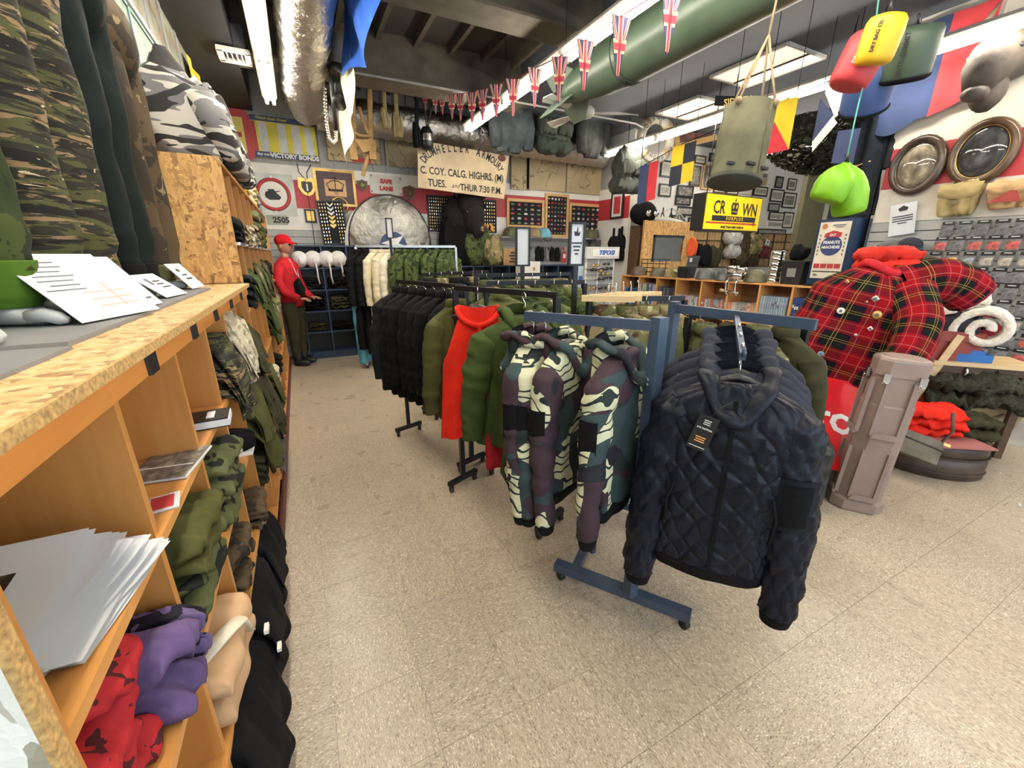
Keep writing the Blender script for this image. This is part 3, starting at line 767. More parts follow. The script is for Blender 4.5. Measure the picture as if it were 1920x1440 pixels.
def card(label, px, py, w, h, tilt, rz, lines, z=ZM, mat=None, cat='card', roll=0):
    zz = z + h * .5 * cos(radians(tilt)) + .004; c = onX(px, py, -.45)
    r = root('info_card', label, cat, (-.45, c.y, zz), 0, None, rot=(radians(tilt), 0, radians(90 + rz)))
    part('sheet', MB().box((0, 0, 0), (w, .0015, h)), mat or PAPER, r)
    for (x, zz, lw, lh, m) in lines:
        part('print', MB().box((x, -.0012, zz), (lw, .0006, lh)), m, r)
    return r
card('large white card with handwriting and a ruled form leaning on the mannequin feet', 165, 545, .25, .19, -42, -18, [(-.06 + .01 * (k % 2), .07 - .013 * k, .10 - .012 * (k % 3), .003, INKG) for k in range(7)] + [(.045, -.03, .002, .07, ORANGE), (.03, -.02, .12, .0015, ORANGE), (.03, -.04, .12, .0015, ORANGE), (.03, -.06, .12, .0015, ORANGE)])
card('plain white sheet standing behind the handwritten card', 222, 540, .20, .17, -38, -8, [(.06, -.06, .03, .006, INKG)])
card('white information card by the dark green trousers with a dark leaf mark', 300, 540, .18, .12, -52, -8, [(-.03, .02, .02, .03, INKG), (.02, .02, .05, .006, INK), (.02, .005, .05, .005, INK), (.03, -.012, .06, .005, INK)])
card('white card against the strand board side panel with black print', 350, 527, .17, .13, -38, -6, [(-.02, .03, .03, .014, INK), (.0, .005, .06, .006, INK), (.01, -.015, .07, .007, INK)])

# ---- things in the low pigeonholes
def cell(c, r): return (YS[c] + YS[c + 1]) / 2, ZS[r + 1]
def inlow(name, label, cat, mat, c, r, w, d, h, seed, x=-.42, dy=0, group=None, **k):
    y, z = cell(c, r)
    return soft(name, label, cat, mat, (x, y + dy, z + .002), pi / 2, w, d, h, seed, group, **k)
# paper pile
y, z = cell(0, 0)
rp = root('catalogue_pile', 'fanned pile of white printed sheets in the nearest top pigeonhole', 'papers', (-.415, y - .005, z))
rr = random.Random(3)
for k in range(16):
    def sh(u, v, k=k):
        return V(((u - .5) * .19, (v - .5) * .235, .004 + .005 * k + .030 * max(0, v - .45) ** 2 * (1 + .12 * k) + .012 * max(0, .3 - u) * k / 8))
    o = part('sheet', MB().grid(sh, 4, 6), PAPER, rp); o.location = (.006 * (8 - k) * .5 + .01, .0062 * (9 - k) + rr.uniform(-.006, .006), 0); o.rotation_euler = (0, 0, radians(-10 + rr.uniform(-11, 11)))
for (u0, u1, v0, v1, m) in ((.34, .50, .52, .92, INK), (.58, .72, .46, .74, BROWNC), (.34, .46, .12, .44, INK)):
    o2 = part('print', MB().grid(lambda u, v: sh(u0 + (u1 - u0) * u, v0 + (v1 - v0) * v, 15) + V((0, 0, .008)), 3, 5), m, rp); o2.location = o.location; o2.rotation_euler = o.rotation_euler
thing('envelope', MB().box((-.43, y - .09, z + .004), (.16, .10, .006)), plain('teal_paper', (.10, .22, .26), .6), 'teal-edged envelope under the paper pile', 'envelope')
def flat(name, label, cat, px, py, z, w, d, h, rz, mat, pages=None):
    c = onZ(px, py, z + h)
    r = root(name, label, cat, (c.x, c.y, z), radians(rz))
    part('cover', MB().box((0, 0, h / 2), (w, d, h)), mat, r)
    if pages: part('pages', MB().box((.003, -.002, h / 2), (w, d + .001, h * .7)), pages, r)
    return r
r = flat('price_card', 'small red and white card on the shelf edge in the second pigeonhole', 'card', 308, 941, 1.061, .05, .07, .003, 10, PAPER)
part('print', MB().box((-.003, 0, .0034), (.038, .055, .0006)), REDINK, r)
r = flat('booklet', 'booklet with a dark military photo cover in the second pigeonhole', 'booklet', 318, 868, 1.061, .12, .17, .006, -8, PHOTO, PAPER)
part('print', MB().box((0, -.02, .0066), (.11, .005, .0006)), WHITEINK, r)
r = flat('book', 'black-covered book with white pages in the third pigeonhole', 'book', 380, 780, 1.061, .13, .10, .028, 4, BLACK, PAPER)
part('print', MB().box((.02, 0, .0285), (.02, .06, .0006)), WHITEINK, r)
inlow('folded_garment', 'tiger-stripe jacket spilling out of the fourth top pigeonhole', 'garment', TIGER, 3, 0, .30, .34, .19, 3, hang=.10, reach=.07, layers=5)
inlow('folded_garment', 'grey digital camouflage trousers spilling from the fifth top pigeonhole', 'garment', ACU, 4, 0, .31, .36, .22, 5, hang=.05, reach=.07, layers=4)
inlow('folded_garment', 'dark olive folded trousers in the sixth top pigeonhole', 'garment', DOLIVE, 5, 0, .30, .34, .15, 8, hang=.12, reach=.06)
inlow('scarf', 'red and black fringed scarf folded in the nearest second-row pigeonhole', 'scarf', SHEMR, 0, 1, .20, .30, .25, 2, dy=-.06, x=-.45, layers=4)
y, z = cell(0, 1)
inlow('scarf', 'purple scarf leaning on the red scarf in the same pigeonhole', 'scarf', PURP, 0, 1, .10, .28, .17, 9, dy=.08, x=-.40, layers=2)
inlow('scarf', 'purple and black checked scarf tucked behind the plain purple one', 'scarf', SHEMP, 0, 1, .05, .26, .14, 12, dy=.155, x=-.40, layers=2)
inlow('scarf', 'green and black scarf, uppermost of the rolled pair in the second column', 'scarf', SHEM, 1, 1, .30, .32, .13, 4, layers=3, reach=.02)
y, z = cell(1, 1)
soft('scarf', 'olive fringed scarf roll lying on top of another in the second column', 'scarf', OLIVE, (-.41, y, z + .115), pi / 2, .28, .30, .09, 6, layers=2, reach=.03)
inlow('scarf', 'mottled olive green scarf bundle in the third column, second row', 'scarf', SHEM, 2, 1, .29, .33, .20, 7, layers=4, reach=.03)
y, z = cell(3, 1)
rsho = root('sneaker', 'dark sneaker with white toe stripes in the fourth column', 'shoe', (-.40, y + .05, z), 0)
part('upper', lump(.10, .26, .10, 3, layers=1, crumple=.05, M=Matrix.Rotation(pi / 2, 4, 'Z')), BLACKC, rsho)
for k in range(2): part('stripe', MB().tube([V((.05 + .04 * k, -.045, .02)), V((.055 + .04 * k, -.03, .08)), V((.055 + .04 * k, .03, .08)), V((.05 + .04 * k, .045, .02))], .008, 6), WHITEC, rsho)
part('sole', MB().box((0, 0, .008), (.26, .095, .016)), WHITEC, rsho)
inlow('folded_garment', 'olive green jacket hanging well out of the fifth column, second row', 'garment', OLIVE, 4, 1, .33, .36, .22, 11, hang=.22, reach=.09, layers=3)
inlow('folded_garment', 'dark olive trousers hanging from the sixth column, second row', 'garment', DOLIVE, 5, 1, .30, .34, .18, 12, hang=.16, reach=.05)
inlow('folded_garment', 'khaki trousers folded with cream webbing in the second column, third row', 'garment', KHAKI, 1, 2, .32, .36, .17, 13, layers=2, reach=.05, crumple=.09)
y, z = cell(1, 2)
thing('webbing_belt', MB().tube([(-.33, y - .10, z + .175), (-.28, y - .04, z + .185), (-.27, y + .04, z + .14), (-.265, y + .07, z + .07)], .022, 8, flat=.35), CREAMC, 'cream cotton webbing belt laid over the khaki trousers', 'belt')
inlow('folded_garment', 'dark brown camouflage sleeve roll in the third column, third row', 'garment', BROWNC, 2, 2, .20, .33, .20, 14, dy=-.05)
inlow('field_hat', 'dark cap lying in the fourth column, third row', 'cap', BROWNC, 3, 2, .20, .22, .11, 15, reach=.06)
inlow('folded_garment', 'olive drab shirt in the fifth column, third row', 'garment', DOLIVE, 4, 2, .30, .34, .17, 16, reach=.03)
inlow('folded_garment', 'dark grey trousers in the sixth column, third row', 'garment', CHARC, 5, 2, .30, .34, .15, 17, reach=.04, hang=.06)
# black trousers piled out of the bottom row
inlow('work_trousers', 'black trousers slumped out of the bottom row, lowest and nearest', 'trousers', BLACKC, 1, 3, .34, .40, .27, 18, hang=.14, reach=.17, layers=3)
o = inlow('work_trousers', 'black trousers with two white reflective stripes in the third bottom pigeonhole', 'trousers', BLACKC, 2, 3, .34, .40, .27, 19, hang=.10, reach=.14, layers=3)
inlow('work_trousers', 'black garment bundled at the top of the bottom-row spill', 'trousers', BLACKC, 3, 3, .33, .38, .26, 20, hang=.06, reach=.12, layers=3)
y, z = cell(2, 3)
for px, py in ((500, 1178), (524, 1212)):
    c = onX(px, py, XF + .06); part('reflective_stripe', MB().box(c, (.012, .032, .013)), plain('reflector', (.75, .72, .68), .4), o, True)
inlow('folded_garment', 'black trousers in the nearest bottom pigeonhole', 'trousers', BLACKC, 0, 3, .30, .32, .20, 21)

# ---- things in the tall pigeonholes
def intall(name, label, cat, mat, c, r, w, d, h, seed, x=-.42, dy=0, **k):
    y, z = (YT[c] + YT[c + 1]) / 2, ZT[r + 1]
    return soft(name, label, cat, mat, (x, y + dy, z + .002), pi / 2, w, d, h, seed, **k)
tl = [('field_hat', 'dark cap peeking from the first top cell of the tall shelf', 'cap', CHARC, 0, 0, .20, .30, .12, 1, dict(reach=.04)),
      ('folded_garment', 'multicam shirt on the second shelf of the tall unit, first from the near end', 'garment', MULTI, 1, 0, .3, .34, .11, 2, dict(reach=.05)),
      ('folded_garment', 'grey digital shirt on the second shelf of the tall unit, second from the near end', 'garment', ACU, 2, 0, .3, .34, .13, 3, dict(reach=.05)),
      ('folded_garment', 'brown camouflage shirt on the second shelf of the tall unit, third from the near end', 'garment', MULTI, 3, 0, .3, .34, .15, 4, dict(reach=.05)),
      ('folded_garment', 'tall pile of woodland camouflage on the second shelf of the tall unit', 'garment', WOODL, 4, 0, .34, .36, .30, 5, dict(reach=.08)),
      ('folded_garment', 'green camouflage pile at the far end of the second shelf', 'garment', CADPAT, 5, 0, .34, .36, .22, 6, dict(reach=.06)),
      ('rolled_garment', 'dark green rolled sleeve pointing out of the first third-shelf cell', 'garment', DGREEN, 0, 1, .16, .36, .18, 7, dict(reach=.08)),
      ('folded_garment', 'olive camouflage bundle in the second third-shelf cell', 'garment', CADPAT, 1, 1, .28, .36, .20, 8, dict(reach=.06, hang=.04)),
      ('folded_garment', 'woodland camouflage jacket in the third third-shelf cell', 'garment', WOODL, 2, 1, .30, .36, .22, 9, dict(reach=.09, hang=.05)),
      ('folded_garment', 'green camouflage jacket in the fourth third-shelf cell', 'garment', CADPAT, 3, 1, .30, .36, .22, 10, dict(reach=.08, hang=.06)),
      ('folded_garment', 'dark camouflage jacket in the fifth third-shelf cell', 'garment', BROWNC, 4, 1, .30, .36, .24, 11, dict(reach=.10, hang=.06)),
      ('folded_garment', 'black and green bundle in the sixth third-shelf cell', 'garment', DGREEN, 5, 1, .30, .36, .24, 12, dict(reach=.10)),
      ('folded_garment', 'grey camouflage trousers in the fourth cell of the fourth shelf', 'garment', ACU, 5, 2, .30, .36, .16, 13, dict(reach=.08)),
      ('folded_garment', 'multicam bundle in the fifth cell of the fourth shelf', 'garment', MULTI, 6, 2, .30, .36, .2, 14, dict(reach=.07)),
      ('folded_garment', 'green stuffed jackets bulging over the aisle at waist height', 'garment', GREENC, 3, 2, .36, .38, .30, 15, dict(reach=.14, hang=.10)),
      ('folded_garment', 'woodland camouflage jackets bulging over the aisle next to the green ones', 'garment', WOODL, 4, 2, .36, .38, .28, 16, dict(reach=.14, hang=.12)),
      ('folded_garment', 'multicam hood in the far cell of the fourth shelf', 'garment', MULTI, 7, 2, .30, .36, .2, 22, dict(reach=.06)),
      ('rolled_garment', 'dark green rolled trousers on the fifth shelf of the tall unit', 'garment', DGREEN, 3, 3, .24, .36, .16, 17, dict(reach=.06)),
      ('folded_garment', 'cream and brown cloth on the fifth shelf of the tall unit', 'garment', ACU, 2, 3, .26, .34, .14, 18, dict(reach=.03)),
      ('folded_garment', 'dark green trousers on the fifth shelf near the low counter', 'garment', OLIVE, 1, 3, .30, .36, .24, 19, dict(reach=.05, hang=.08)),
      ('folded_garment', 'slate grey trousers on the bottom shelf of the tall unit', 'garment', GREYC, 0, 4, .30, .36, .2, 20, dict(reach=.07)),
      ('folded_garment', 'olive trousers on the fifth shelf next to the low counter end', 'garment', DOLIVE, 0, 3, .32, .36, .26, 21, dict(reach=.06, hang=.12))]
for nm, lb, ct, mt, c, r_, w, d, h, sd, kw in tl: intall(nm, lb, ct, mt, c, r_, w, d, h, sd, **kw)
# ---- on top of the tall shelf
def parka(label, y, w, h, seed, x=-.46, reach=.02, hang=0, d=.33):
    r = root('camouflage_parka', label, 'jacket', (x, y, ZT[0]), pi / 2)
    part('body', lump(w, d, h, seed, layers=1, crumple=.5, reach=reach, hang=hang, n=40, m=18, edge=.5), ZEBRA, r)
    part('sleeve', MB().tube([V((-w * .30, -.12, h * .75)), V((-w * .36, -.17, h * .45)), V((-w * .22, -.19, h * .18)), V((-w * .02, -.2, .06))], [.075, .07, .065, .05], 14), ZEBRA, r)
    part('sleeve', MB().tube([V((w * .30, -.12, h * .7)), V((w * .40, -.17, h * .4)), V((w * .34, -.20, h * .1)), V((w * .2, -.2, .055))], [.075, .075, .065, .052], 14), ZEBRA, r)
    part('cuff', MB().tube([V((-w * .0, -.2, .06)), V((w * .06, -.205, .05))], [.05, .04], 12), BLACKC, r)
    return r
parka('small heap of grey and white urban camouflage on top of the tall shelf, nearer one', 3.05, .34, .40, 3)
parka('large heap of black, white and grey urban camouflage on the tall shelf', 3.72, .80, .52, 6, reach=.03)
def sat(name, label, cat, mat, y, w, d, h, seed, x=-.44, **k): return soft(name, label, cat, mat, (x, y, ZT[0] + .002), pi / 2, w, d, h, seed, **k)
p = onX(462, 345, -.40)
r = root('notice_card', 'white notice propped on the tall shelf beside the camouflage heap', 'sign', (-.36, 4.45, ZT[0] + .16), 0, rot=(radians(-15), 0, radians(60)))
part('sheet', MB().box((0, 0, .07), (.30, .003, .19)), PAPER, r)
for k in range(4): part('print', MB().box((0, -.003, .12 - .035 * k), (.22 - .03 * k, .001, .014)), INK, r)
MUST = cloth('mustard_canvas', (.46, .30, .06))
sat('canvas_bag', 'mustard canvas bag under the notice on the tall shelf', 'bag', MUST, 4.50, .40, .30, .17, 30)
sat('soft_toy', 'cream and white bundle of caps on the tall shelf', 'cap', CREAMC, 5.05, .42, .28, .24, 31)
sat('soft_hat', 'pale yellow soft hat on the tall shelf', 'hat', plain('pale_yellow_cloth', (.62, .50, .22), .9), 5.55, .36, .28, .22, 32)
sat('soft_hat', 'blue-grey soft hat near the far end of the tall shelf', 'hat', plain('bluegrey_cloth', (.16, .21, .24), .9), 5.98, .30, .26, .20, 33)
# ---- left wall: posters, banner
def wallL(name, label, cat, y, z, w, h, frame, art, fw=.02, d=.018, X=XL + .001):
    r = root(name, label, cat, (X, y, z), pi / 2)
    part('picture', MB().box((0, -.006, 0), (w - fw, .008, h - fw)), art, r)
    part('frame', MB().box((0, -d / 2, h / 2), (w, d, fw)).box((0, -d / 2, -h / 2), (w, d, fw)).box((w / 2, -d / 2, 0), (fw, d, h)).box((-w / 2, -d / 2, 0), (fw, d, h)), frame, r)
    return r
MAPG = sketch('pale_green_map', (.20, .27, .22), (.09, .11, .08), 3.5, .02)
COLL = picture('colour_collage', [(.3, (.06, .05, .04)), (.45, (.28, .20, .12)), (.55, (.20, .25, .21)), (.7, (.36, .33, .25))], 5, 3)
GF = plain('green_metal_frame', (.10, .20, .18), .4)
for k in range(5):
    wallL('framed_map', 'pale green map, %s of the framed row on the left wall' % ORD[k], 'map', 3.30 + .52 * k, 2.62, .50, .58, GF, MAPG)
    wallL('poster', 'colourful old poster, %s of the upper row on the left wall' % ORD[k], 'poster', 3.32 + .50 * k, 3.20, .46, .48, GREYW, COLL)
thing('wall_rail', MB().box((XL + .015, 4.4, 2.94), (.03, 3.0, .025)), WHITE, 'thin white rail between the two poster rows on the left wall', 'rail')
r = root('flag_banner', 'yellow banner with a dark emblem hung on the left wall', 'flag', (XL + .03, 5.55, 3.28), pi / 2)
part('cloth', MB().grid(lambda u, v: V(((u - .5) * .62 * (1 - .12 * v), -.015 - .012 * sin(u * 9 + v * 3), .0 - .86 * v + .03 * sin(u * 7) * v)), 16, 14, uv=(1, 1)), plain('yellow_cloth', (.50, .37, .02), .9, rnd=1), r)
part('emblem', MB().sphere((.02, -.036, -.33), (.10, .01, .13), 10, 6), INKG, r)
for zz in (-.60, -.68): part('print', MB().box((0, -.034, zz), (.3, .006, .03)), INKG, r)
# ------------------------------------------------------------------ clothes racks
def sq(mb, p, q, w=.038): return mb.bar(p, q, w, w)
def caster(r, x, y):
    c = part('caster', MB().tube([(x - .012, y, .022), (x + .012, y, .022)], .022, 12).box((x, y, .045), (.03, .03, .012)), BLACK, r, True)
ZA = 1.325
P1 = V((1.13, 1.06, 0)); P2 = V((1.67, 1.48, 0))
fd = V((.35, -.52, 0)).normalized()              # along the feet, towards the camera's right
bd = V((.79, .61, 0)).normalized()
r = root('garment_rack', 'slate blue square-tube garment rack with the quilted jackets, nearest on the floor', 'rack', (1.4, 1.25, 0))
f0, f1 = V((.945, 1.385, .075)), V((1.295, .865, .075))
part('foot', MB().bar(f0, f1, .045, .045), SLATEM, r, True)
part('foot', MB().bar(f0 + bd * .68, f1 + bd * .68, .045, .045), SLATEM, r, True)
part('base_bar', MB().bar(f0 + fd * .1, f0 + fd * .1 + bd * .68, .04, .04), SLATEM, r, True)
part('post', MB().bar(P1 + V((0, 0, .095)), P1 + V((0, 0, ZA + .012)), .045, .045), SLATEM, r, True)
part('post', MB().bar(P2 + V((0, 0, .095)), P2 + V((0, 0, ZA + .0)), .042, .042), SLATEM, r, True)
aL = onZ(985, 592, ZA - .02)
part('rail', MB().bar(P1 + V((0, 0, ZA - .02)), aL, .022, .038), SLATEM, r, True)
bA, bB = V((1.67, 1.48, 1.292)), V((1.745, .86, 1.292))
part('rail', MB().bar(bA, bB, .022, .042), SLATEM, r, True)
arm0 = V((1.70, 1.16, 1.285)); arm1 = V((1.245, .805, 1.235))
part('waterfall_arm', MB().bar(arm0, arm1, .02, .024).tube([arm1, arm1 + V((-.006, -.005, .03))], .006, 6), SLATEM, r, True)
for k in range(3): part('arm_stud', MB().tube([arm0.lerp(arm1, .4 + .25 * k) + V((0, 0, .01)), arm0.lerp(arm1, .4 + .25 * k) + V((0, 0, .03))], .005, 6), CHROME, r, True)
part('post_brace', MB().bar((1.15, 1.36, .09), (1.15, 1.36, 1.30), .026, .026), SLATEM, r, True)
for p in (f0 + fd * .03, f1 - fd * .02, f0 + fd * .03 + bd * .68, f1 - fd * .02 + bd * .68): caster(r, p.x, p.y)

# brushstroke camouflage jackets on the left rail
bdir = (aL - P1); bdir.z = 0; bdir.normalize()
rz_cam = math.atan2(-bdir.x, bdir.y)                   # local y along the rail, x across it
rz_cam = math.atan2(bdir.y, bdir.x) - pi / 2
hk = [(1001, 583), (1024, 584), (1068, 588), (1174, 596)]
names = ['furthest along the slate rail', 'second from the rail end', 'third from the rail end', 'alone near the upright post']
jk = None
for k, (px, py) in enumerate(hk):
    p = onZ(px, py, ZA)
    rz = rz_cam + radians((6, 2, -4, -8)[k])
    hanger('black plastic hanger of the brushstroke jacket %s' % names[k], p, rz, 'hangers on the slate blue rail')
    c = p + V((0, 0, -.115))
    lb = 'purple, cream and green brushstroke camouflage jacket %s' % names[k]
    if jk is None or k == 3:
        jk = garment('quilted_jacket', lb, c, rz, RHOD, 'jacket', 'brushstroke camouflage jackets', L=.62, sw=.205, dep=.062, slv=.60, out=.02, fwd=.05 if k < 3 else .02, cuff=BLACKC, hem=BLACKC, hood=RHOD, pocket=BLACKC, seed=3 + k * 2, fold=.10, slr=.066, n=52, nl=34)
    else:
        jk2 = dup(jk, c, rz, lb, 'brushstroke camouflage jackets')
# navy quilted jackets on the waterfall arm
QP = .085
def quiltf(a, z, x, y):
    # wandering rows of stitched lozenges
    u = a * .20; s1 = abs(((u + z * .8 + .010 * sin(z * 40)) / QP) % 1 - .5); s2 = abs(((u - z * .8 + .012 * sin(u * 50)) / QP) % 1 - .5)
    g = min(s1, s2) ; 
    return .010 * (1 - exp(-g * 9)) - .004 + .004 * nz(u * 30, z * 30, 3)
adir = (arm1 - arm0); adir.z = 0; adir.normalize()
rz_n = math.atan2(-adir.y, -adir.x) - pi / 2
for k, t in enumerate((.97, .86, .74, .60, .46)):
    p = arm0.lerp(arm1, t) + V((0, 0, .012))
    lab = ['frontmost of the navy jackets, with a hang tag', 'second of the navy jackets behind the tagged one', 'third of the navy jackets', 'fourth of the navy jackets', 'rearmost of the navy jackets by the rail'][k]
    hanger('chrome-hooked black hanger carrying the %s' % lab, p, rz_n + radians(3 * k), 'hangers on the waterfall arm', hook=.075)
    c = p + V((0, 0, -.10 + .012 * k))
    if k == 0:
        nj = garment('quilted_jacket', 'black-navy quilted hooded jacket, %s' % lab, c, rz_n, NAVYQ, 'jacket', 'navy quilted jackets', L=.70, sw=.20, dep=.085, slv=.74, out=.012, fwd=.05, cuff=BLACKC, hem=BLACKC, hood=NAVYQ, seed=21, fold=.05, slr=.078, n=200, nl=130, zip_mat=BLACKC, quilt=quiltf)
    elif k == 1:
        n2 = garment('quilted_jacket', 'navy quilted hooded jacket, %s' % lab, c, rz_n + radians(4), NAVYJ, 'jacket', 'navy quilted jackets', L=.62, sw=.20, dep=.07, slv=.66, out=.01, fwd=.0, cuff=BLACKC, hem=BLACKC, hood=NAVYJ, seed=9, fold=.09, slr=.07, n=48)
    else: dup(n2, c, rz_n + radians((8, -3, 6)[k - 2]), 'navy quilted hooded jacket, %s' % lab, 'navy quilted jackets')
# details of the front jacket: quilted sleeves get a patch pocket, pockets, side label
pt = sleeve_path(1, .20, .74, .012, .05)
c = pt[25]
ppk = part('sleeve_pocket', MB().grid(lambda u, v: V((c.x - .058 + .112 * u, c.y - .050 - .022 * sin(u * pi) - .003 * sin(v * pi), c.z + .085 - .19 * v + .01 * u)), 8, 8), NAVYQ, nj)
part('hook_patch', MB().grid(lambda u, v: V((c.x - .042 + .082 * u, c.y - .054 - .022 * sin((.14 + .73 * u) * pi), c.z + .065 - .15 * v + .008 * u)), 6, 6), BLACKC, ppk, label='plain black hook-and-loop patch')
part('side_label', MB().box((c.x + .062, c.y - .02, c.z - .07), (.004, .022, .05)), BLACK, nj)
for s in (-1, 1):
    part('pocket_welt', MB().tube([V((s * .15, -.098, -.36)), V((s * .17, -.096, -.44)), V((s * .165, -.094, -.53))], .006, 6), BLACKC, nj)
# hang tag
hp = nj.location + (Matrix.Rotation(rz_n, 3, 'Z') @ V((-.085, -.125, -.155)))
r = root('hang_tag', 'black cardboard hang tag with white and orange print on the front navy jacket', 'tag', hp, rot=(0, radians(14), rz_n + radians(-2)))
part('card', MB().box((0, 0, 0), (.062, .0016, .125)), BLACK, r)
text('B+B TACTICAL', .0072, r, WHITEINK, 0, .016, -.0015, bold=.0002)
for k in range(3): part('print', MB().box((0, -.0014, .046 - .007 * k), (.022 - .002 * (k % 2), .0006, .0025)), WHITEINK, r)
for k in range(3): part('print', MB().box((0, -.0014, -.016 - .008 * k), (.032 - .004 * (k % 2), .0006, .0035)), ORANGE, r)
part('print', MB().box((0, -.0014, -.052), (.05, .0006, .002)), WHITEINK, r)
part('string', MB().tube([V((0, 0, .058)), V((.015, .0, .10)), V((.04, .02, .125))], .0012, 5), BLACK, r)

# ---- the rack row behind: green jackets, red poncho, olive smock, black coats
def simple_rack(label, a, b, z, m=BLACKM, feet=True, w=.03, mid=False):
    a, b = V(a), V(b); d = (b - a).normalized(); s = V((-d.y, d.x, 0)); ctr = (a + b) / 2
    r = root('garment_rack', label, 'rack', (ctr.x, ctr.y, 0))
    part('rail', MB().bar(a + V((0, 0, z)), b + V((0, 0, z)), w * .7, w), m, r, True)
    for p in ((a, b) if not mid else (ctr,)):
        part('post', MB().bar(p + V((0, 0, .08)), p + V((0, 0, z - .01)), w, w), m, r, True)
        if feet:
            part('foot', MB().bar(p - s * .13 + V((0, 0, .065)), p + s * .13 + V((0, 0, .065)), w, w), m, r, True)
            for e in (-.11, .11): q = p + s * e; caster(r, q.x, q.y)
    return r
ra = onZ(742, 536, 1.33); rb = V((.93, 1.92, 0))
ra.z = 0; ra = V((.70, 3.46, 0)); rb = V((.98, 2.62, 0))
simple_rack('black metal rack holding the row of black coats', ra, rb, 1.345)
simple_rack('black metal rack holding the red poncho and green parkas', (.83, 2.40, 0), (1.12, 1.72, 0), 1.36)
RZ1 = math.atan2(rb.y - ra.y, rb.x - ra.x) - pi / 2
grp = 'black coats on the far rack'
bc = None
for k in range(7):
    p = ra.lerp(rb, .06 + .135 * k); p.z = 1.36
    nm = ['rearmost', 'second from the rear', 'third from the rear', 'middle', 'third from the front', 'second from the front', 'frontmost'][k]
    rz = RZ1 + pi + radians((-8, 3, -4, 5, 0, -5, 6)[k])
    hanger('black hanger of the %s black coat' % nm, p, rz, 'hangers of the black coats', hook=.08)
    c = p + V((0, 0, -.09)); lb = '%s of the long black hanging coats' % nm
    if bc is None: bc = garment('long_coat', lb, c, rz, BLACKC if k else CHARC, 'coat', grp, L=.80, sw=.20, dep=.055, slv=.60, out=.01, fwd=.02, collar=BLACKC, seed=5, fold=.12, flare=1.12, slr=.062)
    elif k == 1: bc = garment('long_coat', lb, c, rz, BLACKC, 'coat', grp, L=.80, sw=.20, dep=.055, slv=.60, out=.01, fwd=.02, collar=BLACKC, seed=6, fold=.13, flare=1.15, slr=.062)
    else: dup(bc, c, rz, lb, grp)
p = V((.845, 2.44, 1.365))
RZ2 = math.atan2(1.72 - 2.40, 1.12 - .83) - pi / 2 + pi
hanger('black hanger of the olive fleece smock', V((.86, 2.48, 1.352)), RZ2, 'hangers of the poncho rack')
garment('fleece_smock', 'olive green fleece smock hanging between the black coats and the red poncho', V((.86, 2.48, 1.245)), RZ2, OLIVE, 'jacket', None, L=.72, sw=.20, dep=.06, slv=.56, seed=8, collar=OLIVE, fold=.10)
# red poncho
p = V((.895, 2.20, 1.375)); rzp = RZ2 + radians(-48)
hanger('broad black wooden hanger inside the red poncho', p, rzp, 'hangers of the poncho rack', wide=.15, thick=.026)
r = root('fleece_poncho', 'bright red fleece poncho with a folded collar, on the middle rack', 'poncho', p + V((0, 0, -.11)), rzp)
def pon(sd):
    def f(u, v):
        a = (u - .5) * pi * .98; q = v ** .85
        x = sin(a) * (.10 + .10 * min(1, v * 4) + .055 * q); y = -cos(a) * sd * (.035 + .05 * q) * (1 + .25 * sin(a * 9 + 2 * q) * q)
        drop = .80 + .22 * abs(sin(a)) ** 3 * (1 if x > 0 else .1) - .10 * (x < 0) * abs(sin(a))
        return V((x, y, -.10 * abs(sin(a)) ** 1.2 * min(1, v * 5) - drop * q))
    return f
part('front', MB().grid(pon(1), 48, 30), REDC, r)
part('back', MB().grid(pon(-1), 48, 30), REDC, r)
part('collar', MB().tube([V((.12 * cos(a), -.055 * sin(a), -.015 - .075 * max(0, sin(a)) + .01 * cos(2 * a))) for a in [2 * pi * k / 20 for k in range(20)]], .017, 8, close=True), REDC, r)
part('placket', MB().box((.008, -.085, -.17), (.018, .012, .16)), REDC, r)
# green parkas
GP = 'green parkas behind the camouflage jackets'
for k, (px, py, d, rzo, lb) in enumerate(((985, 565, 1.98, -30, 'army green parka with dangling straps, in front of the red poncho'), (1035, 565, 2.05, 5, 'army green parka right behind the camouflage jackets'))):
    p = deep(px, py, d); p.z = 1.375
    rz = RZ2 + radians(rzo)
    hanger('grey hanger of the %s' % lb, p, rz, 'hangers of the poncho rack')
    g = garment('winter_parka', lb, p + V((0, 0, -.11)), rz, GREENC, 'jacket', GP, L=.66, sw=.23, dep=.085, slv=.52, out=.03, fwd=.03, hood=GREENC, seed=12 + k, fold=.12, slr=.078, n=56, nl=34)
    if k == 0:
        for s in (-1, 1): part('drawcord_strap', MB().tube([V((s * .05 - .08, -.08, -.60)), V((s * .06 - .1, -.10, -.78)), V((s * .03 - .07, -.10, -.92)), V((s * -.02 - .03, -.09, -.80)), V((s * -.03 - .02, -.08, -.64))], .012, 6, flat=.25), GREENC, g)
r = root('hanging_garment', 'dark red garment hanging below the green parka', 'garment', V((.93, 1.86, 1.12)), RZ2)
build_garment(r, cloth('dark_red_cloth', (.30, .012, .02)), L=.66, sw=.19, dep=.05, sleeves=False, seed=4, fold=.12)

